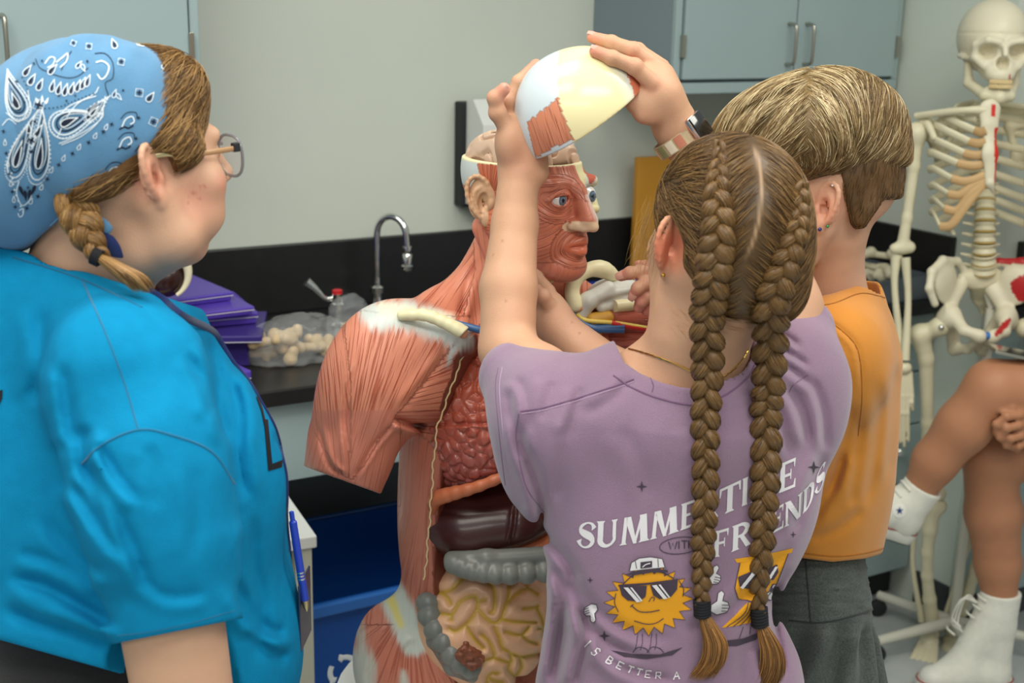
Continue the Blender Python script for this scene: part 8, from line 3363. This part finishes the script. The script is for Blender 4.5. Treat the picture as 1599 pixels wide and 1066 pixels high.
# pelvis
for s_ in (0, 1):
    T_ = (lambda p: mir(p)) if s_ else (lambda p: p)
    crest = [T_(pK(1507, 424, 0.03)), T_(pK(1494, 408, 0.02)), T_(pK(1472, 406, -0.01)), T_(pK(1455, 424, -0.04)), T_(pK(1451, 450, -0.06)), T_(pK(1460, 474, -0.06))]
    wing = [(path(crest, [0.009, 0.010, 0.010, 0.010, 0.009, 0.009], 0.008), 0)]
    wa, wb, wc_ = crest[1], crest[4], T_(pK(1488, 480, -0.005))
    wn = unit(np.cross(wb - wa, wc_ - wa))
    wu = unit(wc_ - (wa + wb) / 2)
    wing.append((ell((wa + wb + wc_ * 1.0) / 3.0 - wu * 0.004, (0.046, 0.010, 0.050), np.stack([np.cross(wu, wn), wn, wu])), 0.012))
    wing.append((ell((wa + wb) / 2 + wu * 0.012, (0.040, 0.009, 0.026), np.stack([np.cross(wu, wn), wn, wu])), 0.012))
    wing.append((ell(T_(pK(1481, 497, -0.02)), 0.030), 0.02))
    wing.append((path([T_(pK(1487, 490, -0.03)), T_(pK(1505, 516, -0.075)), T_(pK(1530, 524, -0.095))], [0.020, 0.013, 0.015], 0.01), 0.015))
    wing.append((path([T_(pK(1485, 505, 0.0)), T_(pK(1490, 545, 0.02)), T_(pK(1512, 545, -0.03)), T_(pK(1530, 528, -0.09))], [0.018, 0.015, 0.011, 0.012], 0.01), 0.015))
    wing.append((path([T_(pK(1487, 470, 0.0)), T_(pK(1507, 432, 0.035))], [0.016, 0.018], 0.01), 0.015))

    def pp(v, s_=s_):
        c = np.tile(IV, (len(v), 1))
        px, py = topix(v)
        if s_:
            c[(np.hypot((px - 1604) / 26, (py - 448) / 24) + 0.25 * vnoise(v * 40, 3)) < 1] = RED
            c[(py < 412)] = RED
            c[np.hypot((px - 1566 + (py - 511) * 0.8) / 7, (py - 511) / 14) < 1] = RED
        else:
            c[(px > 1528) & (py > 516) & (px < 1540)] = IV
        return c
    sdf_bone('hip_bone', wing, skel, 0.0045, paint=pp)
sdf_bone('sacrum', [(path([pK(1536, 436, 0.025), pK(1536, 460, 0.065), pK(1536, 485, 0.075)], [0.042, 0.030, 0.012], 0.01, flat=(V3(0, 1, 0), 0.5)), 0), (ell(pK(1512, 434, 0.03), (0.03, 0.016, 0.018)), 0.02), (ell(pK(1562, 434, 0.03), (0.03, 0.016, 0.018)), 0.02)], skel, 0.0045)
SDF().u(ell(pK(1541, 524, -0.095), (0.012, 0.012, 0.010)), 0).build('pubic_disc', pK(1541, 524, -0.095) - 0.03, pK(1541, 524, -0.095) + 0.03, 0.003, mat('blue_mark', rgb(60, 110, 180), 0.4), skel)
# legs
LEG = [(((1467, 510, -0.02), (1437, 522, 0.0), (1446, 560, 0.0), (1448, 660, 0.01), (1452, 766, 0.02)), ((1456, 790, 0.02), (1443, 800, 0.02), (1447, 880, 0.03), (1456, 972, 0.05)), (1430, 1040)),
       (((1601, 512, -0.02), (1626, 524, 0.0), (1614, 560, 0.0), (1590, 660, 0.01), (1552, 790, 0.02)), ((1548, 810, 0.02), (1541, 830, 0.02), (1518, 905, 0.03), (1487, 985, 0.06)), (1480, 1050))]
for fm, tbn, ft_ in LEG:
    h_, t_, a_, b_, k_ = [pK(*p) for p in fm]
    sdf_bone('thigh_bone', [(ell(h_, 0.025), 0), (cone(h_, t_, 0.016, 0.022), 0.012), (path([t_, a_, b_, k_], [0.026, 0.0185, 0.0155, 0.024], 0.01), 0.015), (cone(k_ + V3(-0.022, 0, -0.006), k_ + V3(0.022, 0, -0.006), 0.021, 0.021), 0.015)], skel, 0.005)
    P = [pK(*p) for p in tbn]
    sdf_bone('shin_bone', [(cone(P[0] + V3(-0.018, 0, 0), P[0] + V3(0.018, 0, 0), 0.020, 0.020), 0), (path([P[0], P[2], P[3]], [0.023, 0.0145, 0.019], 0.01, n=6), 0.015)], skel, 0.005)
    o_ = V3(-0.034, 0.012, 0)
    bone_tube('calf_bone', [P[0] + o_ - Z * 0.02, P[2] + o_, P[3] + o_ * 0.8], [0.009, 0.0065, 0.009], skel)
    ank = P[3]
    toe = atz(*ft_, 0.05)
    fd = unit((toe - ank) * V3(1, 1, 0))
    sd_ = V3(-fd[1], fd[0], 0)
    base = ank - Z * 0.03
    pr = [(path([base, base - fd * 0.05 - Z * 0.02], [0.022, 0.020], 0.01), 0), (ell(base + fd * 0.03 - Z * 0.01, (0.03, 0.026, 0.018), np.stack([fd, sd_, Z])), 0.01)]
    for k in range(5):
        o2 = sd_ * (k - 2) * 0.013
        b0 = base + fd * 0.045 + o2 * 0.8 - Z * 0.015
        e0 = base + fd * 0.115 + o2 * 1.25 - Z * 0.045
        pr.append((path([b0, e0, e0 + fd * 0.022 - Z * 0.004, e0 + fd * 0.045 - Z * 0.006], [0.0075, 0.0065, 0.006, 0.0045], 0.003), 0.004))
    sdf_bone('foot_bones', pr, skel, 0.004)
SDF().u(ell(pK(1470, 511, -0.046), 0.0075), 0).build('hip_pin', pK(1470, 511, -0.046) - 0.02, pK(1470, 511, -0.046) + 0.02, 0.002, m_chrome, skel)
SDF().u(ell(pK(1413, 208, 0.0), 0.006), 0).build('shoulder_pin', pK(1413, 208, 0.0) - 0.02, pK(1413, 208, 0.0) + 0.02, 0.002, m_steel, skel)
# pole and wheeled foot
pb = np.array([*atz(1489, 972, 0.08)[:2], 0])
m_pole = mat('cream_steel', rgb(206, 204, 190), 0.35)
mb = MB()
mb.tube([pb + Z * 0.06, pb + Z * 0.95], 0.0135, 14)
mb.tube([pb + Z * 0.95, np.array([*spc_[-1][:2], 0]) + V3(0, 0.02, 1.03), spc_[-1] + V3(0, 0.01, 0.0)], 0.008, 10)
mb.build('pole', m_pole, skel, True)
ft = MB()
for k in range(5):
    a = rad(72 * k + 200)
    e = pb + V3(math.cos(a) * 0.24, math.sin(a) * 0.24, 0.065)
    ft.tube([pb + Z * 0.085, e], [0.016, 0.013], 10)
ft.build('wheeled_foot', m_pole, skel, True)
for k in range(5):
    a = rad(72 * k + 200)
    e = pb + V3(math.cos(a) * 0.24, math.sin(a) * 0.24, 0.026)
    mb = MB()
    mb.lathe(e - V3(0, 0.009, 0), [(0.018, 0), (0.025, 0.003), (0.025, 0.015), (0.018, 0.018)], 18, (0, 1, 0))
    mb.tube([e, e + Z * 0.045], 0.006, 8)
    mb.build('caster', m_black, skel, True)

# ------------------------------------------------------------------ seated person at the right edge
YSs = 2.92
pS2 = lambda px, py, dy=0.0: q(px, py, YSs + dy)
bS = SDF()
fS = unit(V3(-1, -0.05, 0))
MS = frame(fS)
hip = pS2(1815, 655, 0.06)
# planted leg
kA, aA = pS2(1545, 712, 0.02), pS2(1561, 958, 0.02)
bS.u(path([hip + V3(0, 0.05, 0), pS2(1690, 700, 0.05), kA], [0.088, 0.078, 0.062], 0.02), 0.03)
bS.u(path([kA, pS2(1551, 800, 0.03), pS2(1558, 880, 0.03), aA], [0.062, 0.066, 0.054, 0.037], 0.02), 0.02)
# crossed leg
kB, aB = pS2(1552, 606, -0.06), pS2(1424, 784, -0.02)
bS.u(path([hip - V3(0, 0.07, 0), pS2(1690, 610, -0.06), kB], [0.088, 0.080, 0.066], 0.02), 0.03)
bS.u(path([kB, pS2(1505, 665, -0.05), pS2(1460, 720, -0.035), aB], [0.064, 0.062, 0.052, 0.034], 0.02), 0.02)
# feet inside the shoes
bS.u(path([aA, V3(aA[0], aA[1], 0.055), V3(aA[0], aA[1], 0.040) + fS * 0.13], [0.036, 0.030, 0.020], 0.01), 0.01)
ftB = unit(V3(-0.62, -0.1, -0.78))
bS.u(path([aB, aB - unit(kB - aB) * 0.05], [0.033, 0.028], 0.01), 0.01)
# hips, trunk, arms and head outside the picture
bS.u(ell(hip + Z * 0.02, (0.13, 0.16, 0.12)), 0.05)
bS.u(ell(hip + V3(0.03, 0, 0.24), (0.10, 0.14, 0.20)), 0.06)
bS.u(ell(hip + V3(0.02, 0, 0.44), (0.09, 0.17, 0.10)), 0.05)
hS = hip + V3(-0.01, 0, 0.72)
bS.u(path([hip + V3(0.02, 0, 0.48), hS - Z * 0.06], [0.058, 0.05], 0.02), 0.03)
add_all(bS, head_prims(MS, hS, 1.0))
wS_ = pS2(1640, 662, -0.10)
bS.u(path([hip + V3(0.02, -0.19, 0.44), hip + V3(-0.06, -0.22, 0.18), wS_], [0.05, 0.042, 0.028], 0.02), 0.03)
bS.u(path([hip + V3(0.02, 0.19, 0.44), hip + V3(-0.06, 0.22, 0.18), hip + V3(-0.2, 0.1, 0.12)], [0.05, 0.042, 0.028], 0.02), 0.03)
bS.u(ell(pS2(1605, 662, -0.115), (0.050, 0.022, 0.038)), 0.02)
for pts in ([(1592, 648, -0.13), (1572, 650, -0.135), (1556, 662, -0.13), (1556, 676, -0.12)], [(1590, 664, -0.135), (1572, 668, -0.14), (1562, 682, -0.13), (1570, 690, -0.12)], [(1594, 680, -0.13), (1578, 684, -0.135), (1572, 694, -0.125), (1582, 698, -0.115)], [(1602, 690, -0.12), (1590, 696, -0.125), (1588, 702, -0.115)], [(1600, 640, -0.11), (1580, 636, -0.12), (1562, 640, -0.12)]):
    finger(bS, [pS2(*p) for p in pts], 0.0105, 0.0085)
skS = rgb(176, 122, 90)
v, f = bS.mesh(np.array([0.80, 2.55, 0.0]), np.array([2.0, 3.4, 1.62]), 0.0052)
personS = mesh_obj('person', v, f, m_skin, None, True, skin_paint(skS, rgb(150, 92, 66), [(kB + V3(-0.02, -0.05, 0), 0.07, 0.3, rgb(196, 140, 106))], 8)(v))
tag(personS, 'person seated with bare crossed legs and white high-top sneakers at the right edge', 'person')
m_canvas = fabric('white_canvas', rgb(222, 220, 208), 0.05, 0.1)
m_rub = mat('white_rubber', rgb(216, 214, 204), 0.45)
m_strp = mat('red_stripe', rgb(150, 60, 56), 0.5)


def sneaker(ank, heel_dir, toe_dir, up, soleoff, shoe_up=0.10, L=0.17, side=None):
    """high-top: canvas upper round the ankle, rubber sole with a stripe, toe cap"""
    e = empty('sneaker', ank - _world_loc(personS), personS)
    f_ = unit(toe_dir)
    u_ = unit(up - f_ * (up @ f_))
    s_ = np.cross(f_, u_)
    A3 = np.stack([f_, s_, u_])
    base = ank - u_ * soleoff
    up_ = SDF().u(path([ank + u_ * 0.055, ank - u_ * 0.03, base + u_ * 0.045], [0.050, 0.047, 0.046], 0.01, flat=(s_, 0.88)), 0)
    up_.u(path([base + u_ * 0.045, base + f_ * 0.07 + u_ * 0.048, base + f_ * (L - 0.02) + u_ * 0.032], [0.046, 0.044, 0.032], 0.01), 0.02)
    up_.u(path([ank + f_ * 0.02, base + f_ * 0.09 + u_ * 0.05], [0.036, 0.036], 0.01), 0.03)
    up_.cut(half(base + u_ * 0.018, -u_), 0.004)
    up_.cut(half(ank + u_ * 0.062, u_), 0.004)
    up_.sub(cone(ank + u_ * 0.035, ank + u_ * 0.10, 0.037, 0.037), 0.002)
    up_.build('upper', ank - 0.28, ank + 0.28, 0.004, m_canvas, e)
    so_ = SDF().u(path([base - f_ * 0.015 + u_ * 0.016, base + f_ * 0.07 + u_ * 0.016, base + f_ * (L - 0.015) + u_ * 0.016], [0.045, 0.045, 0.040], 0.02, flat=None), 0)
    so_.cut(half(base + u_ * 0.033, u_), 0.003)
    so_.cut(half(base, -u_), 0.003)
    so_.build('sole', ank - 0.28, ank + 0.28, 0.004, m_rub, e)
    st_ = SDF().u(path([base - f_ * 0.015 + u_ * 0.016, base + f_ * 0.07 + u_ * 0.016, base + f_ * (L - 0.015) + u_ * 0.016], [0.0465, 0.0465, 0.0415], 0.02), 0)
    st_.cut(half(base + u_ * 0.0325, u_), 0.001)
    st_.cut(half(base + u_ * 0.0290, -u_), 0.001)
    st_.build('stripe', ank - 0.28, ank + 0.28, 0.003, m_strp, e)
    tr2 = SDF().u(path([base - f_ * 0.015, base + f_ * 0.07, base + f_ * (L - 0.02)], [0.040, 0.040, 0.036], 0.02), 0)
    tr2.cut(half(base + u_ * 0.002, u_), 0.001)
    tr2.cut(half(base - u_ * 0.003, -u_), 0.001)
    tr2.build('tread', ank - 0.28, ank + 0.28, 0.003, mat('dark_tread', rgb(58, 54, 50), 0.7), e)
    tcp = SDF().u(ell(base + f_ * (L - 0.022) + u_ * 0.034, (0.040, 0.035, 0.031), A3), 0)
    tcp.cut(half(base + f_ * (L - 0.035), -f_), 0.003)
    tcp.cut(half(base + u_ * 0.02, -u_), 0.003)
    tcp.build('toe_cap', ank - 0.28, ank + 0.28, 0.004, m_rub, e)
    for k in range(5):
        c = ank + u_ * (0.045 - k * 0.022) + f_ * (0.047 + k * 0.013 + (0.02 if k > 2 else 0))
        mb = MB()
        mb.tube(spline([c - s_ * 0.022, c + f_ * 0.008 + u_ * 0.004, c + s_ * 0.022], 8), 0.0028, 6)
        mb.build('lace', m_canvas, e, True)
    return e, A3


s1, _a = sneaker(aA + V3(-0.004, 0, 0), None, fS + V3(0, -0.06, 0), Z, aA[2] - 0.0045)
c = aA + Z * 0.03 + fS * 0.06
for k in range(3):
    mb = MB()
    mb.tube(spline([c, c + fS * (0.03 + 0.01 * k) + Z * 0.02 - V3(0, 0.01 * k, 0), c + fS * (0.045 + 0.008 * k) - Z * 0.05, c + fS * 0.03 - Z * 0.08], 16), 0.0022, 6)
    mb.build('lace', m_canvas, s1, True)
upB = unit(kB - aB)
tdB = unit(V3(-0.80, -0.05, -0.60) - upB * (V3(-0.80, -0.05, -0.60) @ upB))
s2, A3 = sneaker(aB - upB * 0.01, None, tdB, upB, 0.085, L=0.17)
pc = onplane(1404, 797, aB - V3(0, 0.046, 0), V3(0, 1, 0))
bvs = bvh_of([o for o in s2.children if o.name.startswith('upper')])
D = Decal()
D.poly([(1404 + 10.5 * math.cos(a), 797 + 11.5 * math.sin(a)) for a in np.linspace(0, 6.1, 18)], 0)
D.build('ankle_patch', bvs, mat('patch_white', rgb(232, 230, 222), 0.6), s2, 0.0012, 3.0)
D = Decal()
D.poly([(1404 + (6.5 if k % 2 == 0 else 2.6) * math.sin(k * math.pi / 5), 797 - (6.5 if k % 2 == 0 else 2.6) * math.cos(k * math.pi / 5)) for k in range(10)], 0)
D.build('ankle_star', bvs, mat('navy_star', rgb(34, 62, 120), 0.6), s2, 0.0020, 3.0)
# clothes outside the picture
m_top = fabric('dark_grey_knit', rgb(70, 72, 78), 0.1)
tp = SDF().u(ell(hip + V3(0.03, 0, 0.22), (0.115, 0.158, 0.22)), 0).u(ell(hip + V3(0.02, 0, 0.42), (0.105, 0.20, 0.115)), 0.05)
tp.build('t_shirt', hip - 0.4, hip + V3(0.4, 0.4, 0.7), 0.008, m_top, personS)
stp = SDF().u(ell(hip + Z * 0.0, (0.145, 0.172, 0.13)), 0).u(path([hip - V3(0, 0.07, 0), pS2(1720, 620, -0.06)], [0.10, 0.093], 0.02), 0.03).u(path([hip + V3(0, 0.05, 0), pS2(1720, 690, 0.05)], [0.10, 0.093], 0.02), 0.03)
stp.build('shorts', hip - 0.45, hip + 0.45, 0.008, m_den, personS)
hr = SDF().u(ell(hS + V3(0.018, 0, 0.035), (0.105, 0.086, 0.096)), 0)
hr.cut(half(hS + V3(-0.06, 0, 0.03), V3(-1, 0, -0.5)), 0.01)
hr.build('hair', hS - 0.2, hS + 0.2, 0.007, mat('dark_brown_hair', rgb(52, 38, 28), 0.45), personS)
stl = empty('stool', np.array([hip[0] + 0.02, hip[1], 0]))
tag(stl, 'black round stool under the seated person at the right edge', 'stool')
zs = hip[2] - 0.125
mb = MB()
mb.lathe(V3(hip[0] + 0.02, hip[1], 0), [(0.17, zs - 0.04), (0.18, zs - 0.03), (0.18, zs - 0.006), (0.17, zs)], 32)
mb.build('seat', m_black, stl, True)
for k in range(4):
    a = k * math.pi / 2 + 0.7
    mb = MB()
    mb.tube([V3(hip[0] + 0.02 + 0.19 * math.cos(a), hip[1] + 0.19 * math.sin(a), 0.0005), V3(hip[0] + 0.02 + 0.12 * math.cos(a), hip[1] + 0.12 * math.sin(a), zs - 0.04)], 0.012, 10)
    mb.build('leg', m_steel, stl, True)
# phone on the thigh
pc = pS2(1592, 553, -0.06)
ph = empty('smartphone', pc)
tag(ph, 'smartphone with a silver edge lying on the crossed thigh', 'phone')
PA = np.stack([unit(V3(0.98, 0.0, -0.19)), V3(0, 1, 0), unit(V3(0.19, 0, 0.98))])
mb = MB()
mb.box(pc, (0.072, 0.036, 0.0042), PA, 0.003)
mb.build('phone_body', m_steel, ph, True)
mb = MB()
mb.box(pc + PA[2] * 0.0044, (0.069, 0.033, 0.0006), PA)
mb.build('phone_screen', bpy.data.materials['black_glass'], ph)
